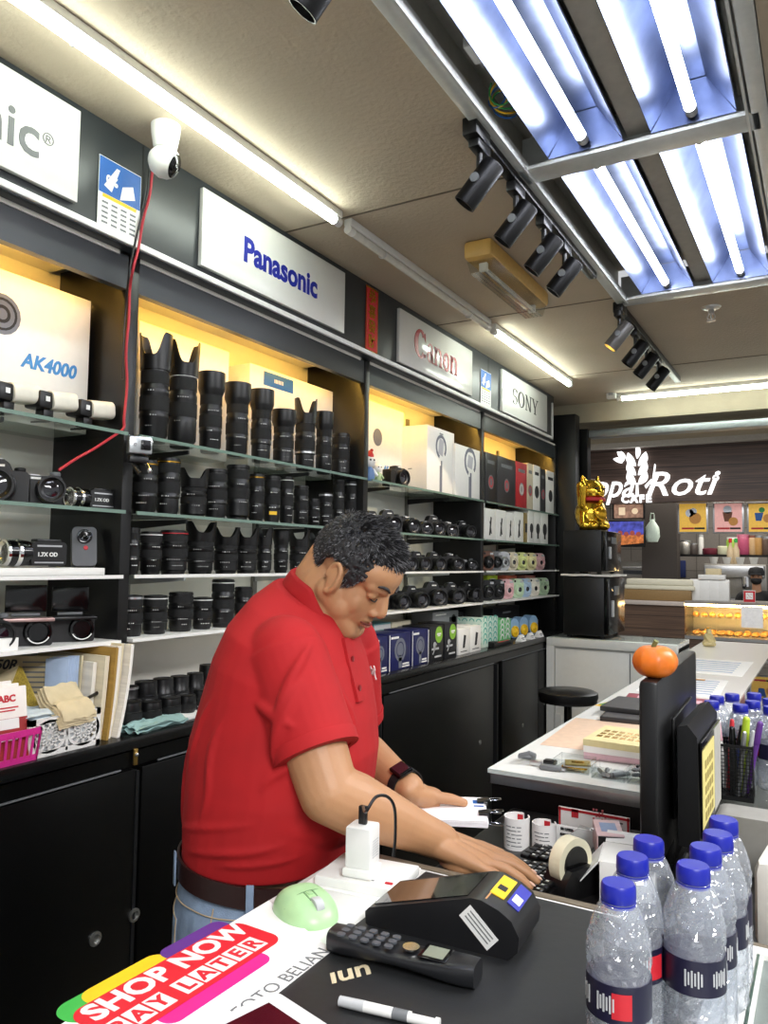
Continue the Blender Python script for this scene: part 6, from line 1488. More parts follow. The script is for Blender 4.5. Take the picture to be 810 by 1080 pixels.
# cordless phone
p = Vector((-.466, .866, KZ+.0015)); t = thing('cordless_phone', 'black cordless phone handset lying on the black mat', 'telephone', p, .08)
pr = []
sec = []
for k in range(13):
    u = k/12; x_ = -.098+.196*u; w = .024*(1+.08*math.cos(2*PI*u))*(math.sin(PI*min(1, max(0, .06+u*.88)))**.25); h = .012+.004*math.cos(2*PI*u); sec.append((x_, w, h))
v = []; f = []; n = 20
for x_, w, h in sec:
    for k in range(n):
        a = 2*PI*k/n; c_, s_ = math.cos(a), math.sin(a); v.append((x_, w*abs(c_)**.5*(1 if c_ > 0 else -1), .0135+h*abs(s_)**.6*(1 if s_ > 0 else -1)*.85))
for j in range(12):
    for k in range(n): f.append([j*n+k, j*n+(k+1) % n, (j+1)*n+(k+1) % n, (j+1)*n+k])
f.append(list(range(n))[::-1]); f.append([12*n+k for k in range(n)])
one('handset', (v, f), mat('phone_black', '#1b1c1f', .35), t)
for r_ in range(5):
    for c_ in range(3): MB().add(g_prism(rrect(.0105, .009, .003, 3), .0022), T(-.079+.0165*r_, -.0125+.0125*c_, .0245)).build('key', mat('key_grey', '#4b4f55', .4), t)
one('navigation_ring', g_lathe([(.0075, 0), (.0105, 0), (.0105, .002), (.0075, .002)], 22), chrm, t, T(.012, 0, .0238)); one('centre_key', g_lathe([(.006, 0), (.006, .002), (0, .002)], 16), lgry, t, T(.012, 0, .0236))
MB().box((.045, 0, .0246), (.036, .034, .002), .001).build('screen_bezel', blkg, t); MB().box((.045, 0, .0258), (.026, .026, .0006)).build('screen', mat('lcd', '#7e8476', .3), t)
MB().box((.078, 0, .0238), (.012, .016, .002), .001).build('earpiece', dk, t); MB().box((.067, 0, .0245), (.003, .012, .001)).build('badge', wht, t)
# marker on the mat
o = thing('marker_pen', 'white barrelled marker lying on the black mat near the tablet', 'pen', (-.43, .762, KZ+.0015), .17); o.scale = (.88, .88, .88)
one('pen_barrel', g_cap((-.03, 0, .0068), (.07, 0, .0068), .0065, .0065, 14, True), wht, o); one('pen_cap', g_cap((-.062, 0, .0068), (-.028, 0, .0068), .0062, .0068, 14, True), lgry, o); one('grip_band', g_cap((.01, 0, .0068), (.03, 0, .0068), .0067, .0067, 14, True), gry, o); MB().box((.05, 0, .0134), (.03, .003, .0006)).build('print', ink, o)
# mouse
p = P(330, 962, z=KZ); t = thing('computer_mouse', 'pale green wireless computer mouse on the white counter', 'mouse', (p.x-.004, p.y-.010, KZ), -.42); t.scale = (1.0, 1.22, .86)
v = []; f = []; nu, nv = 36, 16
for j in range(nv+1):
    ph = (PI/2)*j/nv
    for i in range(nu):
        a = 2*PI*i/nu; e = abs(math.cos(a))**.9*(1 if math.cos(a) > 0 else -1); s_ = abs(math.sin(a))**.8*(1 if math.sin(a) > 0 else -1)
        k = math.cos(ph)**.62; x_ = .052*e*k; y_ = .034*s_*k*(1-.12*e*abs(e)); z_ = .038*math.sin(ph)*(1-.18*(x_/.052)-.15*(x_/.052)**2)
        v.append((x_, y_, z_))
for j in range(nv):
    for i in range(nu): f.append([j*nu+i, j*nu+(i+1) % nu, (j+1)*nu+(i+1) % nu, (j+1)*nu+i])
f.append(list(range(nu))[::-1])
mg = mat('mint_plastic', '#a9cf9b', .35)
one('shell', (v, f), mg, t)
def mtop(x_, y_):
    k2 = (x_/.052)**2+(y_/.034)**2; return .038*math.sqrt(max(0, 1-k2**1.2))*(1-.18*(x_/.052)-.15*(x_/.052)**2)
one('scroll_wheel', g_lathe([(.0, -.005), (.013, -.005), (.014, 0), (.013, .005), (0, .005)], 20), lgry, t, T(.026, 0, mtop(.026, 0)-.006) @ Rx(PI/2))
seam = [(.005, .0+.0, 0), (.05, 0, 0)]
mb = MB().add(g_tube([(x_, .0055, mtop(x_, .0055)+.0004) for x_ in [.002+.004*k for k in range(12)]], .0011, 5)).add(g_tube([(x_, -.0055, mtop(x_, -.0055)+.0004) for x_ in [.002+.004*k for k in range(12)]], .0011, 5)); mb.build('button_groove', mat('mint_dark', '#6f9567', .5), t)
one('button_groove', g_tube([(.002+.1*(abs(y_)**1.6)*3, y_, mtop(.002+.1*(abs(y_)**1.6)*3, y_)+.0002) for y_ in [-.03+.004*k for k in range(16)]], .0011, 5), mat('mint_dark', '#6f9567', .5), t)
MB().add(g_prism(rrect(.014, .006, .002), .002), T(.006, 0, mtop(.006, 0)-.001)).build('dpi_button', mg, t)
# socket plate + charger
p = P(388, 935, z=KZ); t = thing('power_strip', 'flat white power strip under the charger', 'power strip', (p.x-.012, p.y+.02, KZ), .12)
MB().box((0, 0, .008), (.135, .105, .016), .004).build('case', wht, t); MB().box((.05, -.035, .0165), (.012, .006, .003), .001).build('switch', red, t)
MB().box((.012, -.03, .0163), (.05, .035, .0008)).build('socket_plate', whb, t); flat('socket_slots', [rect(.012, -.022, .005, .009), rect(.003, -.036, .009, .004), rect(.022, -.036, .009, .004)], gink, t, faceZ(0, 0, .0166), .0003)
p = P(382, 922, z=KZ+.016); CHX, CHY = p.x, p.y
t = thing('charger', 'white block charger plugged into the power strip', 'charger', (CHX, CHY, KZ+.0168), .15)
MB().box((0, 0, .007), (.05, .047, .014), .004).build('plug_base', wht, t); MB().box((0, 0, .044), (.042, .042, .062), .004).build('body', wht, t); MB().box((0.0, 0, .0753), (.012, .006, .001)).build('usb_port', gry, t)
flat('fine_print', [rect(0, .03+.004*k, .022, .0014) for k in range(7)], lgry, t, faceX(.0212, 0, 0), .0003)
zc = KZ+.0168+.075
t = thing('charging_cable', 'black charging cable arching up from the white charger', 'cable', (CHX, CHY, zc), 0)
MB().box((0, 0, .014), (.013, .009, .028), .002).build('plug', blkm, t)
c0 = Vector((CHX, CHY, zc)); dd = 1.06
pts = [Vector((0, 0, .026))]+[P(a, b, d=d_)-c0 for a, b, d_ in ((386, 856, 1.075), (396, 841, 1.085), (408, 840, 1.10), (416, 852, 1.115), (417, 880, 1.13), (415, 903, 1.14))]
one('cord', g_tube(smooth(pts), .0023, 8), blkm, t)
# papers on the counter right of the power strip
o = sheet('white paper sheet on the counter beside the power strip', -.61, 1.05, .14, .16, .08, pap, KZ, .001)
o.location = (-.648, 1.075, KZ); o.scale = (.98, .9, 1)
# bottles
blue_cap = mat('bottle_cap_blue', '#141e96', .35)
water = pane_mat('bottle_plastic', '#f8fafc', 2.3, .10)
_nt = water.node_tree; _out = [n for n in _nt.nodes if n.type == 'OUTPUT_MATERIAL'][0]; _src = _out.inputs[0].links[0].from_socket
_df = _nt.nodes.new('ShaderNodeBsdfDiffuse'); _df.inputs['Color'].default_value = lin('#e3e8f2'); _m2 = _nt.nodes.new('ShaderNodeMixShader'); _m2.inputs[0].default_value = .15
_gl = [n for n in _nt.nodes if n.type == 'BSDF_GLOSSY'][0]; _vo = _nt.nodes.new('ShaderNodeTexVoronoi'); _vo.inputs['Scale'].default_value = 95; _tc = _nt.nodes.new('ShaderNodeTexCoord')
_bu = _nt.nodes.new('ShaderNodeBump'); _bu.inputs['Strength'].default_value = 1; _bu.inputs['Distance'].default_value = .006
_nt.links.new(_tc.outputs['Object'], _vo.inputs['Vector']); _nt.links.new(_vo.outputs['Distance'], _bu.inputs['Height']); _nt.links.new(_bu.outputs['Normal'], _gl.inputs['Normal'])
for _n in _nt.nodes:
    if _n.type == 'LAYER_WEIGHT': _nt.links.new(_bu.outputs['Normal'], _n.inputs['Normal'])
_nt.links.new(_src, _m2.inputs[1]); _nt.links.new(_df.outputs[0], _m2.inputs[2]); _nt.links.new(_m2.outputs[0], _out.inputs[0])
def bottle(name='water_bottle'):
    t = thing(name, 'x', 'bottle', (0, 0, 0))
    v = []; f = []; nu, nz = 56, 70; H = .173
    for j in range(nz+1):
        u = j/nz; z = .002+H*u
        if u < .03: r0 = .026+.004*(u/.03)
        elif u < .72: r0 = .030
        else: s_ = (u-.72)/.28; r0 = .030-(.030-.0145)*s_**1.7
        if .41 < u < .65: r0 = .0292
        for i in range(nu):
            a = 2*PI*i/nu; r = r0
            if u < .40 or .66 < u < .97:
                p1 = math.sin(7*a+u*34); p2 = math.sin(7*a-u*34); r -= .0030*(1-min(abs(p1), abs(p2)))**1.5*min(1, (1-u)*5)-.0012
            v.append((r*math.cos(a), r*math.sin(a), z))
    for j in range(nz):
        for i in range(nu): f.append([j*nu+i, j*nu+(i+1) % nu, (j+1)*nu+(i+1) % nu, (j+1)*nu+i])
    f.append(list(range(nu))[::-1]); f.append([nz*nu+i for i in range(nu)])
    one('bottle_body', (v, f), water, t).data.set_sharp_from_angle(angle=PI)
    lab = one('label', g_lathe([(.0302, .072), (.0306, .072), (.0306, .106), (.0302, .106)], 40), mat('label_navy', '#17142e', .4), t)
    pr = MB()
    for k in range(26):
        a = -2.6+.1*k
        if k % 9 < 6: pr.box((.0309, 0, 0), (.0006, .0016, .012 if k % 2 else .016), M=Rz(a) @ T(0, 0, .089))
    pr.build('label_print', lgry, lab); MB().add(g_lathe([(.0307, .077), (.0311, .077), (.0311, .100), (.0307, .100)], 8, -.35, .25)).build('red_patch', red, lab)
    v = []; f = []; n = 72
    for z, rr, rb in ((.1735, .0162, 1), (.176, .0168, 1), (.187, .0165, 1), (.1895, .0150, 0)):
        for i in range(n): q = rr*(1-.018*rb*(i % 2)); v.append((q*math.cos(2*PI*i/n), q*math.sin(2*PI*i/n), z))
    for j in range(3):
        for i in range(n): f.append([j*n+i, j*n+(i+1) % n, (j+1)*n+(i+1) % n, (j+1)*n+i])
    f.append(list(range(n))[::-1]); f.append([3*n+i for i in range(n)])
    one('cap', (v, f), blue_cap, t)
    one('cap_ring', g_lathe([(.0155, .1690), (.0166, .1690), (.0166, .1725), (.0155, .1725)], 30), blue_cap, t)
    return t
b0 = bottle()
NB = [((652, 930), 'clear water bottle with a blue cap, nearest in the left row'), ((667, 902), 'clear water bottle with a blue cap, second in the left row'), ((684, 884), 'clear water bottle with a blue cap, farthest in the left row by the white carton'), ((731, 911), 'clear water bottle with a blue cap, nearest in the right row'), ((744, 892), 'clear water bottle with a blue cap, second in the right row'), ((757, 878), 'clear water bottle with a blue cap, third in the right row'), ((763, 863), 'clear water bottle with a blue cap, farthest in the right row')]
for k, (q, l) in enumerate(NB):
    c = P(*q, z=KZ+.0015+.19); loc = (c.x, c.y, KZ+.0015)
    if k == 0: b0['label'] = l; b0['group'] = 'water bottles on the sales counter'; b0.location = loc; b0.rotation_euler.z = -1.2
    else: dup(b0, l, loc, -1.2+.7*k)
FB = [(756, 733), (758, 742), (751, 748), (779, 752), (785, 740), (804, 737), (806, 753), (790, 746), (822, 742), (770, 731), (795, 730)]
names = ['at the back left', 'in the left middle', 'front left behind the monitor', 'behind the pens', 'behind the lime highlighter', 'back right', 'front right at the picture edge', 'centre of the group', 'beyond the right edge', 'rear row left', 'rear row middle']
used = []
for k, q in enumerate(FB):
    c = P(*q, z=SZ+.186)
    c = Vector((c.x, c.y, 0))
    for it in range(30):
        for u in used:
            dlt = c-u
            if dlt.length < .063: c = u+dlt.normalized()*.0635
    c.y = max(c.y, 1.955) ; used.append(c.copy())
for it in range(200):
    for a in range(len(used)):
        for b in range(a):
            dl = used[a]-used[b]
            if dl.length < .063: s_ = dl.normalized()*(.0635-dl.length)/2; used[a] += s_; used[b] -= s_
        used[a].y = max(used[a].y, 1.95)
for k, c in enumerate(used):
    dup(b0, f'blue capped water bottle on the showcase, {names[k]}', (c.x, c.y, SZ), .5*k, (1, 1, .97), 'water bottles on the showcase')
# ================================================================ the man in the red polo shirt
def J(px, py, d): return P(px, py, d=d)
skin = mat('skin', '#b58660', .5, var=.05, scale=25, bump=.06, bscale=220)
skin.node_tree.nodes['Principled BSDF'].inputs['Subsurface Weight'].default_value = .12
skin.node_tree.nodes['Principled BSDF'].inputs['Subsurface Radius'].default_value = (.02, .008, .005)
redc = mat('red_cotton', '#ab0d14', .82, var=.06, scale=16, bump=.10, bscale=900)
redd = mat('red_collar', '#a50d14', .85, var=.05, scale=30, bump=.15, bscale=700)
denim = mat('denim', '#8296b0', .85, var=.25, scale=26, bump=.25, bscale=500)
stitch = mat('stitch_tan', '#b9a383', .8)
leather = mat('dark_leather', '#2a1615', .4, var=.1, bump=.1, bscale=150)
FW = Vector((.98, .175, 0)).normalized(); RT = Vector((.175, -.98, 0)).normalized(); UP = Vector((0, 0, 1))
ROOT = Vector((-.93, 1.19, 0))
man = thing('person', 'man in a red polo shirt and jeans leaning over the counter holding papers', 'person', ROOT)
def loft(rings, n=40):
    """rings: centre, half depth a, half width b, tilt, squareness"""
    v = []; f = []
    for c, a, b, tl in rings:
        fx = FW*math.cos(tl)-UP*math.sin(tl)
        for k in range(n):
            q = 2*PI*k/n; cc, ss = math.cos(q), math.sin(q)
            v.append(tuple(c+fx*(a*abs(cc)**.88*(1 if cc > 0 else -1))+RT*(b*abs(ss)**.88*(1 if ss > 0 else -1))))
    for j in range(len(rings)-1):
        for k in range(n): f.append([j*n+k, j*n+(k+1) % n, (j+1)*n+(k+1) % n, (j+1)*n+k])
    f.append(list(range(n))[::-1]); f.append([(len(rings)-1)*n+k for k in range(n)])
    return v, f
TR = [((284, 915, 1.46), .142, .178, 0), ((287, 893, 1.46), .144, .178, 0), ((292, 862, 1.455), .152, .184, 0), ((299, 822, 1.46), .161, .189, .02), ((303, 780, 1.47), .164, .190, .08), ((309, 740, 1.48), .150, .190, .16),
      ((313, 706, 1.49), .136, .190, .26), ((317, 676, 1.50), .118, .178, .36), ((323, 650, 1.51), .096, .140, .45), ((330, 630, 1.515), .072, .085, .52), ((337, 617, 1.515), .056, .06, .6)]
def rings(lst, da=0, db=0): return [(J(*c), a+da, b+db, tl) for c, a, b, tl in lst]
RS, RE, RW = J(301, 690, 1.375), J(347, 836, 1.27), J(466, 888, 1.335)
LS, LE, LW = J(366, 678, 1.65), J(372, 786, 1.715), J(431, 832, 1.53)
# ---- head frame
HC = J(375, 601, 1.50); HS = .92
hf = Vector((.80, .085, -.595)).normalized(); hr = Vector((.10, -.995, 0)); hr = (hr-hf*hr.dot(hf)).normalized(); hu = hr.cross(hf)
def H(r, f_, u): return HC+(hr*r+hf*f_+hu*u)*HS
HM = Matrix(((hr.x, hf.x, hu.x, HC.x), (hr.y, hf.y, hu.y, HC.y), (hr.z, hf.z, hu.z, HC.z), (0, 0, 0, 1))) @ S(HS, HS, HS)
toR = T(*(-ROOT))
def he(m, rx, ry, rz, r, f_, u, rot=None):
    M = HM @ T(r, f_, u)
    if rot: M = M @ rot
    return m.add(g_ell(rx, ry, rz, 28, 18), M)
def hc(m, a, b, ra, rb): return m.add(g_cap(H(*a), H(*b), ra, rb, 18))
b = MB()
b.add(loft(rings(TR[:10], -.02, -.02)))
he(b, .074, .094, .083, 0, -.008, .022); he(b, .064, .070, .085, 0, .02, -.04); he(b, .060, .056, .062, 0, .030, -.052); he(b, .068, .05, .05, 0, .045, .03)
for s_ in (-1, 1):
    hc(b, (s_*.052, .0, -.055), (s_*.018, .064, -.104), .03, .022)
    he(b, .024, .018, .028, s_*.034, .056, -.042); he(b, .024, .034, .034, s_*.044, .028, -.068)
    hc(b, (s_*.046, .066, .010), (s_*.012, .083, .012), .012, .012)
    he(b, .0165, .010, .010, s_*.033, .074, -.008)
    he(b, .008, .011, .008, s_*.0135, .091, -.044)
    # ear
    he(b, .008, .018, .031, s_*.081, .006, -.022, Rx(.12))
    M_ = HM @ T(s_*.087, .004, -.020) @ Rx(.12) @ Rz(s_*-.35)
    b.add(g_tube([(0, .018*math.cos(q)-.003, .029*math.sin(q)+(.004 if math.sin(q) > 0 else 0)) for q in [-PI*.55+2*PI*.8*k/18 for k in range(19)]], .0052, 8), M_)
    b.add(g_ell(.006, .008, .009), HM @ T(s_*.080, .012, -.048))
he(b, .024, .02, .02, 0, .070, -.105); he(b, .045, .045, .03, 0, .03, -.098); he(b, .05, .05, .04, 0, .0, -.085)
hc(b, (0, .082, .004), (0, .100, -.034), .0095, .0125); he(b, .013, .0125, .0115, 0, .1005, -.037)
he(b, .024, .014, .0065, 0, .081, -.064); he(b, .021, .013, .007, 0, .079, -.076); he(b, .03, .018, .02, 0, .072, -.068)
# neck
b.add(g_cap(J(331, 648, 1.515), H(0, -.03, -.045), .068, .060, 24)); b.add(g_cap(J(350, 652, 1.5), H(0, .02, -.08), .045, .045, 20)); b.add(g_cap(J(318, 634, 1.53), H(0, -.062, -.01), .045, .045, 20))
# right arm
def limb(m, pts, seg=20):
    for (p, r), (q, s_) in zip(pts[:-1], pts[1:]): m.add(g_cap(p, q, r, s_, seg))
mid = lambda a, c, t_: a.lerp(c, t_)
limb(b, [(RS, .064), (mid(RS, RE, .5), .058), (RE, .050)])
limb(b, [(RE, .050), (mid(RE, RW, .22), .0515), (mid(RE, RW, .5), .044), (mid(RE, RW, .8), .0345), (RW, .031)])
limb(b, [(LS, .062), (mid(LS, LE, .5), .055), (LE, .048)])
limb(b, [(LE, .048), (mid(LE, LW, .3), .048), (mid(LE, LW, .7), .037), (LW, .0315)])
# right hand resting on the keys
KT = .957
Wd = Vector((-.435, 1.285, 0))-Vector((RW.x, RW.y, 0)); Wd.normalize(); Wl = Vector((-Wd.y, Wd.x, 0))
W = Vector((RW.x, RW.y, RW.z))
fing = [(.034, .076, (.041, .025, .021), .0094, .012), (.011, .080, (.044, .028, .022), .0097, .003), (-.013, .076, (.040, .026, .021), .0092, -.010), (-.035, .067, (.031, .020, .018), .0082, -.026)]
tips_r = []
for lat, fw_, segs, r, spread in fing:
    kn = W+Wd*fw_+Wl*lat+UP*(.985-W.z+.008)
    b.add(g_cap(W+Wl*lat*.55+UP*-.002, kn, .021, r*1.35, 14))
    dr = (Wd+Wl*spread*4).normalized()
    p1 = kn+dr*segs[0]*.93+UP*-.008; p2 = p1+dr*segs[1]*.86+UP*-.012; p3 = p2+dr*segs[2]*.72+UP*-.011
    p3.z = max(p3.z, KT+.004)
    for a_, c_, ra, rb in ((kn, p1, r*1.12, r), (p1, p2, r, r*.93), (p2, p3, r*.93, r*.78)): b.add(g_cap(a_, c_, ra, rb, 12))
    tips_r.append((p2, p3, r))
b.add(g_ell(.05, .040, .017, 20, 12), T(*(W+Wd*.045+UP*(.988-W.z-.004))) @ Rz(math.atan2(Wd.y, Wd.x)))
t1 = W+Wd*.022+Wl*.030+UP*-.010; t2 = W+Wd*.062+Wl*.058+UP*-.022; t3 = W+Wd*.098+Wl*.062+UP*-.032
b.add(g_cap(W+Wd*.01+Wl*.012, t1, .02, .015, 12)).add(g_cap(t1, t2, .014, .011, 12)).add(g_cap(t2, t3, .0108, .0085, 12))
# left hand pinching the papers
pc_ = Vector((-.668, 1.425, 1.0)); pu = Vector((.90, .42, 0)).normalized(); pv = Vector((-pu.y, pu.x, 0))
LWp = Vector(LW)
ld = (Vector((-.715, 1.435, 1.012))-LWp).normalized()
ls = ld.cross(UP).normalized()
K0 = Vector((-.718, 1.448, 1.012))
for k, (lat, L_) in enumerate(((.030, .085), (.009, .092), (-.012, .085), (-.032, .068))):
    kn = LWp+(K0-LWp)*1.0+pv*lat*.95
    b.add(g_cap(LWp+pv*lat*.5, kn, .021, .0128, 14))
    q1 = kn+pu*L_*.4+UP*-.019; q2 = kn+pu*L_*.75+UP*-.026; q3 = kn+pu*L_+UP*-.026
    for a_, c_, ra, rb in ((kn, q1, .0105, .0092), (q1, q2, .0092, .0086), (q2, q3, .0086, .0072)): b.add(g_cap(a_, c_, ra, rb, 12))
b.add(g_ell(.045, .038, .018, 18, 10), T(*((LWp+K0)/2+ld*.012)) @ Rz(math.atan2(ld.y, ld.x)))
th0 = LWp+ld*.02-pv*.022+UP*.002; th1 = Vector((-.694, 1.388, 1.030)); th2 = Vector((-.664, 1.402, 1.018)); th3 = Vector((-.640, 1.412, 1.0145))
th1 = K0-pv*.036+pu*.006+UP*.016; th2 = th1+pu*.036+pv*.004+UP*-.004; th3 = th2+pu*.026+pv*.004+UP*-.0075
b.add(g_cap(th0, th1, .02, .0135, 12)).add(g_cap(th1, th2, .0125, .0112, 12)).add(g_cap(th2, th3, .0112, .0088, 12))
# legs inside the jeans
PL = J(285, 925, 1.46)
hipR, hipL = PL+RT*.095+UP*-.03, PL-RT*.095+UP*-.03
legs = []
for hp, s_ in ((hipR, 1), (hipL, -1)):
    kn = Vector((ROOT.x, ROOT.y, .48))+RT*.11*s_+FW*.02; an = Vector((ROOT.x, ROOT.y, .10))+RT*.12*s_-FW*.03
    legs.append((hp, kn, an)); limb(b, [(hp, .085), (kn, .055), (an, .04)]); b.add(g_cap(an+UP*-.055-FW*.02, an+UP*-.065+FW*.15, .032, .028, 14))
bm_ = MB(); bm_.add((b.v, b.f), toR)
solidify(bm_, 'body', skin, .0026, man, 7, .5)
# ---- hair, brows, eyes, lips
hairm = mat('dark_hair', '#1b1a1c', .55, var=.7, scale=260, stretch=(1, .35, .35), bump=.5, bscale=400)
h = MB()
import random as _r
hr_ = _r.Random(3)
def on_skull(th, ph, e=0):      # th azimuth from the face, ph elevation
    return Vector(((.076+e)*math.cos(ph)*math.sin(th), -.008+(.096+e)*math.cos(ph)*math.cos(th), .022+(.085+e)*math.sin(ph)))
h.add(g_ell(.0795, .0985, .0985, 32, 22), HM @ T(0, -.0095, .0245) @ S(1, 1, 1)) if False else None
def hairlim(a_): return .058 if a_ < .7 else (.052-.06*(a_-.7)/.35 if a_ < 1.05 else (-.012-.012*(a_-1.05)/.25 if a_ < 1.3 else (.018 if a_ < 1.85 else (.018-.085*min(1, (a_-1.85)/.5)))))
for i in range(2600):
    th = hr_.uniform(-PI, PI); ph = math.asin(hr_.uniform(-.75, 1))
    q = on_skull(th, ph); a_ = abs(th)
    lim = hairlim(a_)
    if q.z < lim+hr_.uniform(-.003, .003): continue
    nrm = Vector((q.x/.076**2, (q.y+.008)/.096**2, (q.z-.022)/.085**2)).normalized()
    top = max(0, min(1, (q.z-.045)/.06))
    d_ = nrm*(.45+.35*top)+Vector((0, .9*top-.2*(1-top), -.75*(1-top)))+Vector((hr_.uniform(-.22, .22), hr_.uniform(-.2, .2), hr_.uniform(-.15, .2)))
    L_ = (.003+.003*top)*(1.3 if (top > .4 and q.y > .03) else 1)
    p0 = q-nrm*.005; p1 = q+nrm*(.003+.004*top); p2 = p1+d_.normalized()*L_
    h.add(g_cap(HM @ p0, HM @ p1, .0055, .0045, 6)); h.add(g_cap(HM @ p1, HM @ p2, .0042, .0014, 6))
hm_ = MB(); hm_.add((h.v, h.f), toR)
solidify(hm_, 'hair', hairm, .0024, man, 3, .5)
gh = mat('grey_hair', '#77777a', .5, var=.2); ha = MB()
for i in range(15000):
    th = hr_.uniform(-PI, PI); ph = math.asin(hr_.uniform(-.75, 1)); q = on_skull(th, ph); a_ = abs(th)
    if q.z < hairlim(a_)+hr_.uniform(-.005, .003): continue
    nrm = Vector((q.x/.076**2, (q.y+.008)/.096**2, (q.z-.022)/.085**2)).normalized()
    top = max(0, min(1, (q.z-.045)/.06)); cl = noise.noise(q*38)
    d_ = nrm*(.38+.45*top)+Vector((.5*cl*top, .85*top-.25*(1-top), -.8*(1-top)+.3*cl))+Vector((hr_.uniform(-.18, .18), hr_.uniform(-.18, .18), hr_.uniform(-.12, .15)))
    d_.normalize(); L_ = (.009+.011*top)*(1.3 if (top > .4 and q.y > .03) else 1)*hr_.uniform(.6, 1.25)
    p0 = q+nrm*.001; p1 = p0+(d_*.5+nrm*.35).normalized()*L_*.5; p2 = p1+(d_-nrm*.12).normalized()*L_*.55
    ha.add(g_tube([toR @ (HM @ p0), toR @ (HM @ p1), toR @ (HM @ p2)], [.0009, .0008, .0003], 4), None, 1 if hr_.random() < .16+.2*(1-top) else 0)
hs_ = ha.build('hair_strands', [hairm, gh], man); hs_['kind'] = 'stuff'
for s_ in (-1, 1):
    pts = [toR @ H(s_*x_, y_, z_) for x_, y_, z_ in ((.014, .0965, .014), (.026, .0925, .020), (.040, .083, .020), (.052, .069, .013))]
    o = one('eyebrow', g_tube(smooth(pts, 4), [.0022]*3+[.0032]*7+[.0018]*3, 7), hairm, man)
    pts = [toR @ H(s_*x_, y_, z_) for x_, y_, z_ in ((.019, .083, -.0125), (.028, .0855, -.0165), (.038, .0815, -.0155), (.047, .073, -.0105))]
    one('eyelashes', g_tube(smooth(pts, 4), .0014, 6), hairm, man)
pts = [toR @ H(x_, y_, -.0705) for x_, y_ in ((-.024, .083), (-.012, .0935), (0, .0955), (.012, .0935), (.024, .083))]
one('mouth_line', g_tube(smooth(pts, 4), .0016, 6), mat('lip_dark', '#7a3f36', .5), man)
pts = [toR @ H(x_, y_, -.0765) for x_, y_ in ((-.018, .084), (-.009, .0905), (0, .0925), (.009, .0905), (.018, .084))]
one('lower_lip', g_tube(smooth(pts, 4), [.002]*4+[.0042]*9+[.002]*4, 8), mat('lip', '#b1705f', .45), man)
# ---- shirt
s = MB()
s.add(loft(rings(TR[1:10], .004, .004)))
def sleeve(a, e, r0, r1, tt, rr):
    hem = a.lerp(e, tt); d_ = (e-a).normalized()
    s.add(g_ell(r0*.94, r0*.94, r0*.94, 24, 16), T(*a)); s.add(g_cap(a-d_*.0, hem, r0, r1, 28, True))
    return hem, d_
hemR, dR = sleeve(RS, RE, .074, .074, .735, 0)
hemL, dL = sleeve(LS, LE, .070, .069, .72, 0)
s.add(g_cap(J(309, 676, 1.475), RS, .058, .067, 24)); s.add(g_cap(J(328, 668, 1.54), LS, .06, .064, 24)); s.add(g_cap(J(317, 646, 1.485), J(302, 674, 1.42), .034, .048, 20)); s.add(g_cap(J(335, 640, 1.55), J(362, 664, 1.63), .048, .055, 20))
s.add(g_cap(J(334, 722, 1.45), J(340, 722, 1.56), .074, .072, 24))
# belly and cloth folds
s.add(g_ell(.16, .185, .11, 28, 18), T(*J(305, 838, 1.45)) @ Rz(math.atan2(FW.y, FW.x)))
def fold(pts, r): 
    pts = smooth(pts, 3); n_ = len(pts)-1
    for k_, (a_, c_) in enumerate(zip(pts[:-1], pts[1:])): s.add(g_cap(a_, c_, .0015+r*math.sin(PI*k_/n_)**.7, .0015+r*math.sin(PI*(k_+1)/n_)**.7, 8))
axR = (RE-RS).normalized(); oR = RT
def onsl(t_, ang, r): # point on right sleeve
    c = RS.lerp(RE, t_); u_ = (RT-axR*RT.dot(axR)).normalized(); w_ = axR.cross(u_)
    return c+(u_*math.cos(ang)+w_*math.sin(ang))*r
for k, (a0, a1, t0, t1) in enumerate(((-.9, .55, .12, .62), (-.7, .9, .30, .74), (-1.2, .15, .05, .45), (.9, -.2, .22, .58))):
    fold([onsl(t0+(t1-t0)*q/6, a0+(a1-a0)*q/6,   .0735-.0*(t0+(t1-t0)*q/6)) for q in range(7)], .0095)
def onbody(i, ang, e=0):
    j = int(i); fr = i-j; R_ = rings(TR)
    c0, a0, b0_, t0 = R_[j]; c1, a1, b1_, t1 = R_[min(j+1, len(R_)-1)]
    c = c0.lerp(c1, fr); a = a0+(a1-a0)*fr+e; bb = b0_+(b1_-b0_)*fr+e; tl = t0+(t1-t0)*fr
    fx = FW*math.cos(tl)-UP*math.sin(tl); cc, ss = math.cos(ang), math.sin(ang)
    return c+fx*(a*abs(cc)**.88*(1 if cc > 0 else -1))+RT*(bb*abs(ss)**.88*(1 if ss > 0 else -1))
for (i0, g0, i1, g1, r) in ((5.5, 1.9, 3.2, 2.4, .006), (5.2, 1.7, 2.4, 1.95, .006), (4.2, 2.3, 1.6, 2.75, .007), (2.0, 2.5, 2.8, 1.3, .005), (1.6, 2.2, 2.3, .9, .005), (1.5, 1.7, 1.9, .7, .0045), (3.4, 1.3, 4.6, .9, .006), (7.2, .35, 4.6, .25, .005), (7.0, .6, 5.2, .55, .005)):
    fold([onbody(i0+(i1-i0)*q/6, g0+(g1-g0)*q/6+.06*math.sin(q), .001) for q in range(7)], r*1.25)
sm = MB(); sm.add((s.v, s.f), toR)
solidify(sm, 'shirt', redc, .0034, man, 9, .5)
def mtube(name, pts, r, m, seg=8, closed=False): return one(name, g_tube([toR @ Vector(p) for p in pts], r, seg, closed), m, man)
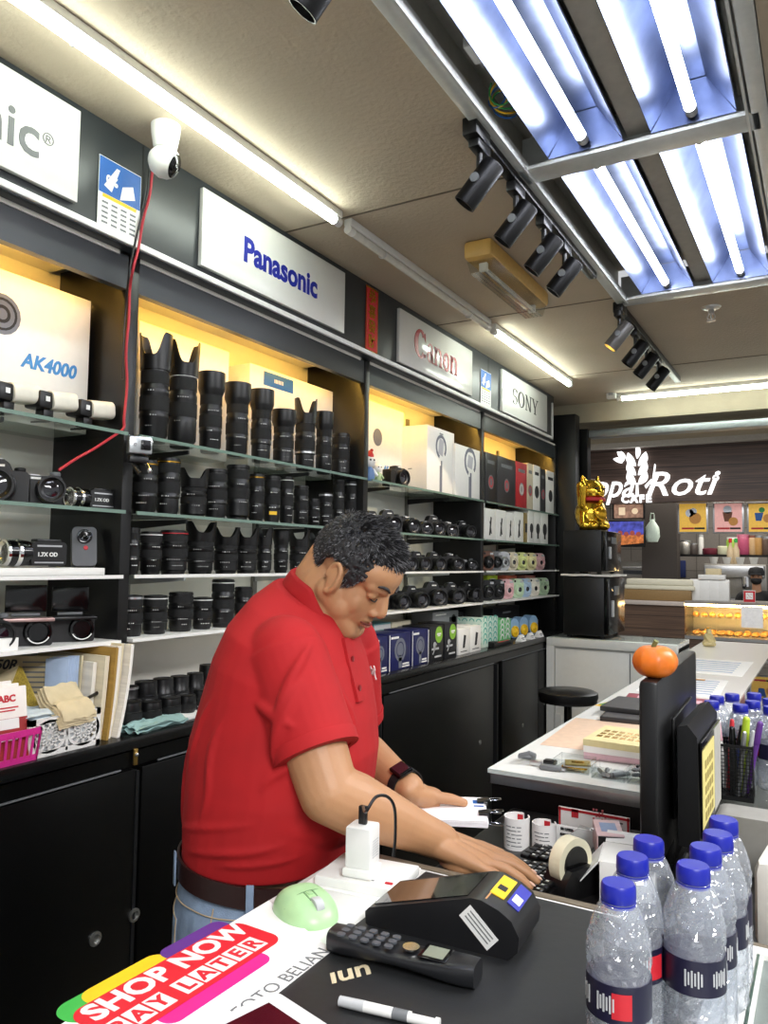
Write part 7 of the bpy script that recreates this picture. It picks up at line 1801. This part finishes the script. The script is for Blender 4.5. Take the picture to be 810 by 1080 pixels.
# sleeve hem bands
for hem, d_, r_, nm in ((hemR, dR, .0752, 'sleeve_hem'), (hemL, dL, .0712, 'sleeve_hem')):
    M_ = toR @ axm(hem-d_*.022, d_)
    one(nm, g_lathe([(r_*1.0, 0), (r_*1.012, .002), (r_*1.0, .0225), (r_*.80, .0235), (r_*.80, .018)], 40), redc, man, M_)
# collar
CN = J(338, 634, 1.515); cn = (FW*.50+UP*.86).normalized(); cf = (FW-cn*FW.dot(cn)).normalized()
v = []; f = []; N_ = 48
for k in range(N_+1):
    q = PI+(-2.72+5.44*k/N_)
    dirv = cf*math.cos(q)*1.06+RT*math.sin(q)
    front = max(0, math.cos(q)); fr2 = front**2
    top = CN+dirv*(.066+.004*front)+cn*(.036-.052*front)
    out = CN+dirv*(.080+.030*front)+cn*(-.004-.090*fr2-.03*front)
    mid_ = CN+dirv*(.079+.012*front)+cn*(.030-.060*front)
    inn = CN+dirv*(.060)+cn*(-.01-.06*front)
    for p_ in (inn, top, mid_, out, out-dirv*.004-cn*.002): v.append(tuple(toR @ p_))
for k in range(N_):
    for j in range(4): f.append([k*5+j, (k+1)*5+j, (k+1)*5+j+1, k*5+j+1])
o = one('collar', (v, f), redd, man); sd = o.modifiers.new('s', 'SOLIDIFY'); sd.thickness = .003; o.modifiers.new('u', 'SUBSURF').levels = 1; o.modifiers['u'].render_levels = 1
# placket and buttons, logo, seam
pl = [onbody(i, .06, .006) for i in (8.2, 7.7, 7.2, 6.7, 6.2, 5.8)]
v = []; f = []
for p_ in pl:
    for s_ in (-1, 1): v.append(tuple(toR @ (p_+RT*s_*.016+FW*.004)))
    for s_ in (1, -1): v.append(tuple(toR @ (p_+RT*s_*.016-FW*.012)))
for k in range(len(pl)-1):
    for j in range(4): f.append([k*4+j, k*4+(j+1) % 4, (k+1)*4+(j+1) % 4, (k+1)*4+j])
f.append([0, 1, 2, 3]); e_ = 4*(len(pl)-1); f.append([e_, e_+1, e_+2, e_+3])
one('placket', (v, f), redd, man)
for i in (7.4, 6.3): one('button', g_lathe([(.006, 0), (.006, .002), (0, .0025)], 14), mat('button_red', '#7e1016', .3), man, toR @ axm(onbody(i, .06, .011), FW))
q_ = onbody(6.4, -.62, .008)
text('ƒoto', .026, wht, 'chest_logo', man, toR @ axm(q_, (FW*.8-RT*.6), UP) @ Matrix.Identity(4), shear=.3, off=.001)
av_ = []
for k in range(0):
    q = 2*PI*k/24; u_ = (RT-axR*RT.dot(axR)).normalized(); w_ = axR.cross(u_)
    av_.append(RS+axR*(-.004-.05*math.cos(q-.4))+(u_*math.cos(q)+w_*math.sin(q))*.0875)
# ---- belt, jeans
bc = J(287, 893, 1.46)
def belt_pt(ang, e, dz=0):
    cc, ss = math.cos(ang), math.sin(ang)
    return bc+FW*((.146+e)*abs(cc)**.88*(1 if cc > 0 else -1))+RT*((.180+e)*abs(ss)**.88*(1 if ss > 0 else -1))+UP*(dz-.012+.016*-cc)
BH = .036
v = []; f = []; N_ = 72
for k in range(N_):
    a_ = 2*PI*k/N_
    for e, dz in ((.006, BH/2), (.010, BH/2), (.010, -BH/2), (.006, -BH/2)): v.append(tuple(toR @ belt_pt(a_, e, dz)))
for k in range(N_):
    j = (k+1) % N_
    for q in range(4): f.append([k*4+q, k*4+(q+1) % 4, j*4+(q+1) % 4, j*4+q])
one('belt', (v, f), leather, man)
jm = MB(); jr = []
jm.add(loft([(bc+UP*-.012,   .148, .182, .10), (PL+UP*-.03, .156, .190, .0), (PL+UP*-.10, .158, .19, 0), (PL+UP*-.18, .12, .17, 0)], 48))
jm.add(g_ell(.115, .16, .10, 24, 14), T(*(PL-FW*.055+UP*-.06)) @ Rz(math.atan2(FW.y, FW.x)))
for hp, kn, an in legs: limb(jm, [(hp, .105), (hp.lerp(kn, .5), .096), (kn, .078), (an, .068)], 24)
jj = MB(); jj.add((jm.v, jm.f), toR)
jeans = solidify(jj, 'jeans', denim, .006, man, 6, .5)
bpy.context.view_layer.update()
from mathutils.bvhtree import BVHTree
bv = BVHTree.FromPolygons([q.co.copy() for q in jeans.data.vertices], [tuple(p.vertices) for p in jeans.data.polygons])
def onjeans(ang, dz, e=.0015):
    c = toR @ (bc+UP*dz); d_ = FW*math.cos(ang)+RT*math.sin(ang)
    hit = bv.ray_cast(c+d_*.5, -d_)
    return hit[0]+d_*e
def patch(name, quad, m, e=.002, n=8):
    v = []; f = []
    for i in range(n+1):
        for j in range(n+1):
            u, w = i/n, j/n
            a_ = quad[0][0]*(1-u)*(1-w)+quad[1][0]*u*(1-w)+quad[2][0]*u*w+quad[3][0]*(1-u)*w
            z_ = quad[0][1]*(1-u)*(1-w)+quad[1][1]*u*(1-w)+quad[2][1]*u*w+quad[3][1]*(1-u)*w
            v.append(tuple(onjeans(a_, z_, e)))
    for i in range(n):
        for j in range(n): f.append([i*(n+1)+j, (i+1)*(n+1)+j, (i+1)*(n+1)+j+1, i*(n+1)+j+1])
    o = one(name, (v, f), m, man); sd = o.modifiers.new('s', 'SOLIDIFY'); sd.thickness = .002; return o
def stitchline(pts, name='stitching', r=.0011, m=None): return one(name, g_tube([onjeans(a_, z_, .0022) for a_, z_ in pts], r, 5), m or stitch, man)
patch('back_pocket', ((2.15, -.085), (2.75, -.075), (2.72, -.21), (2.2, -.215)), denim)
stitchline([(2.15+.6*k/10, -.085+.01*k/10-.0) for k in range(11)]); stitchline([(2.15+.05*k/8, -.085-.13*k/8) for k in range(9)]); stitchline([(2.75-.03*k/8, -.075-.135*k/8) for k in range(9)])
patch('front_pocket', ((.95, -.062), (1.35, -.062), (1.40, -.12), (1.0, -.14)), denim, .001)
stitchline([(.9+.5*k/10, -.115-.012*math.sin(PI*k/10)) for k in range(11)]); stitchline([(1.62, -.04-.03*k) for k in range(9)])
stitchline([(.7+2.4*k/40, -.052) for k in range(41)])
for a_ in (.75, 1.25, 2.35, 3.0):
    lp = MB(); top = belt_pt(a_, .0135, BH/2+.006); bot = belt_pt(a_, .0135, -BH/2-.014); out = FW*math.cos(a_)+RT*math.sin(a_)
    M_ = toR @ axm((top+bot)/2, out, UP); lp.box((0, 0, 0), (.013, BH+.022, .003), .001, M=M_); lp.build('belt_loop', denim, man)
# shoes
for hp, kn, an in legs:
    m = MB(); m.add(g_cap(an+UP*-.052-FW*.03, an+UP*-.062+FW*.17, .046, .036, 16)).add(g_cap(an+UP*-.01, an+UP*-.05, .05, .048, 16)).add(g_box(.27, .085, .02, .008), T(*(an+FW*.07+UP*-.09)) @ Rz(math.atan2(FW.y, FW.x)))
    mm = MB(); mm.add((m.v, m.f), toR); solidify(mm, 'shoe', blkm, .006, man, 3)
# watch on the left wrist
wd = (LW-LE).normalized(); wc = LW-wd*.012
M_ = toR @ axm(wc, wd)
one('watch_strap', g_lathe([(.034, -.0105), (.0375, -.0105), (.0375, .0105), (.034, .0105), (.034, -.0105)], 36), rub, man, M_)
od = (Vector((0, 0, EYE))-wc); od = (od-wd*od.dot(wd)).normalized(); od = (od*.55+(UP-wd*UP.dot(wd)).normalized()*.7).normalized()
Mw = toR @ axm(wc+od*.0395, od, wd)
MB().add(g_box(.034, .04, .010, .004), Mw).build('watch_case', blkg, man); MB().add(g_box(.026, .032, .001), Mw @ T(0, 0, .0053)).build('watch_screen', fglass, man)
# fingernails on the right hand
nail = mat('nail', '#d9b09a', .3)
for p2, p3, r in tips_r:
    d_ = (p3-p2).normalized(); u_ = (UP-d_*UP.dot(d_)).normalized()
    MB().add(g_ell(.0048, .0062, .0012, 14, 8), toR @ axm(p3+u_*r*.72+d_*.001, u_, d_)).build('fingernail', nail, man)
# papers in the left hand
pt = thing('paper_bundle', 'bundle of white papers held in the man\'s left hand', 'papers', (pc_.x, pc_.y, .998), math.atan2(pu.y, pu.x))
for k in range(4): MB().add(g_box(.155-.002*k, .145+.002*(k % 2), .0026), T(.001*(k % 3)-.0, .0015*(k % 2), .0014+.003*k) @ Rz(.01*(k-1.5))).build('sheet', mat('bundle_white', '#f4f2f5', .8), pt)
flat('blue_print', [rect(.062, .045, .022, .022), rect(.062, .018, .02, .008)], blu, pt, faceZ(0, 0, .0119), .0003)
for k, y_ in enumerate((.045, -.03)):
    o = thing('binder_clip', ['black binder clip on the far corner of the held papers', 'black binder clip on the near corner of the held papers'][k], 'binder clip', pt.location+pu*.074+pv*y_+UP*.006, math.atan2(pu.y, pu.x), 'binder clips on the held papers')
    MB().add(g_prism([(-.014, .008), (.006, .011), (.006, -.011), (-.014, -.008), (-.014, -.0095), (.0075, -.013), (.0075, .013), (-.014, .0095)], .024), T(0, .012, 0) @ Rx(PI/2)).build('clip_body', blkm, o)
    for s_ in (-1, 1): one('wire_handle', g_tube([(.006, -.006, s_*.011), (.022, -.008, s_*.013), (.034, -.004, s_*.014), (.034, .004, s_*.014), (.022, .008, s_*.013), (.006, .006, s_*.011)], .0011, 6), chrm, o)
# ================================================================ light
w = bpy.data.worlds.new('mall'); sc.world = w; w.use_nodes = True
w.node_tree.nodes['Background'].inputs[0].default_value = (.95, .97, 1, 1); w.node_tree.nodes['Background'].inputs[1].default_value = .35
def area(name, loc, rot, sx, sy, power, col=(1, 1, 1)):
    l = bpy.data.lights.new(name, 'AREA'); l.shape = 'RECTANGLE'; l.size = sx; l.size_y = sy; l.energy = power; l.color = col
    o = bpy.data.objects.new(name, l); COL.objects.link(o); o.location = loc; o.rotation_euler = rot; return o
area('corridor_light', (-1, 8, 3.15), (0, 0, 0), 3, 3, 60)
area('cafe_light', (-1.2, 11.9, 2.9), (0, 0, 0), 3, 1, 40, (1, .95, .85))
area('fill_light_behind', (.9, -.4, 2.55), (0, 0, 0), .6, 1.2, 55)  # added unseen fill behind the camera, brightens the shelves face on
area('fill_light_right', (.9, 2.2, 2.55), (0, 0, 0), .6, 1.2, 35)  # second added fill, out of view on the right, lifts the dim shelf goods
sp = bpy.data.lights.new('spot', 'SPOT'); sp.energy = 15; sp.spot_size = 1.0; sp.color = (1, .8, .55)
so = bpy.data.objects.new('spot', sp); COL.objects.link(so)
sl = [q for q in COL.objects if q.get('label', '').startswith('lit grey spotlight')][0]
so.location = Vector(sl.location)+Vector((-.62, -.12, -.78))*.07; so.rotation_euler = Vector((-.62, -.12, -.78)).to_track_quat('-Z', 'Y').to_euler()
vs = sc.view_settings; vs.view_transform = 'Standard'; vs.look = 'None'; vs.gamma = 1; vs.use_curve_mapping = False; vs.exposure = 0.82
sc.cycles.use_denoising = True; sc.cycles.max_bounces = 10; sc.cycles.transparent_max_bounces = 16; sc.cycles.sample_clamp_indirect = 6
sc.cycles.caustics_reflective = False; sc.cycles.caustics_refractive = False
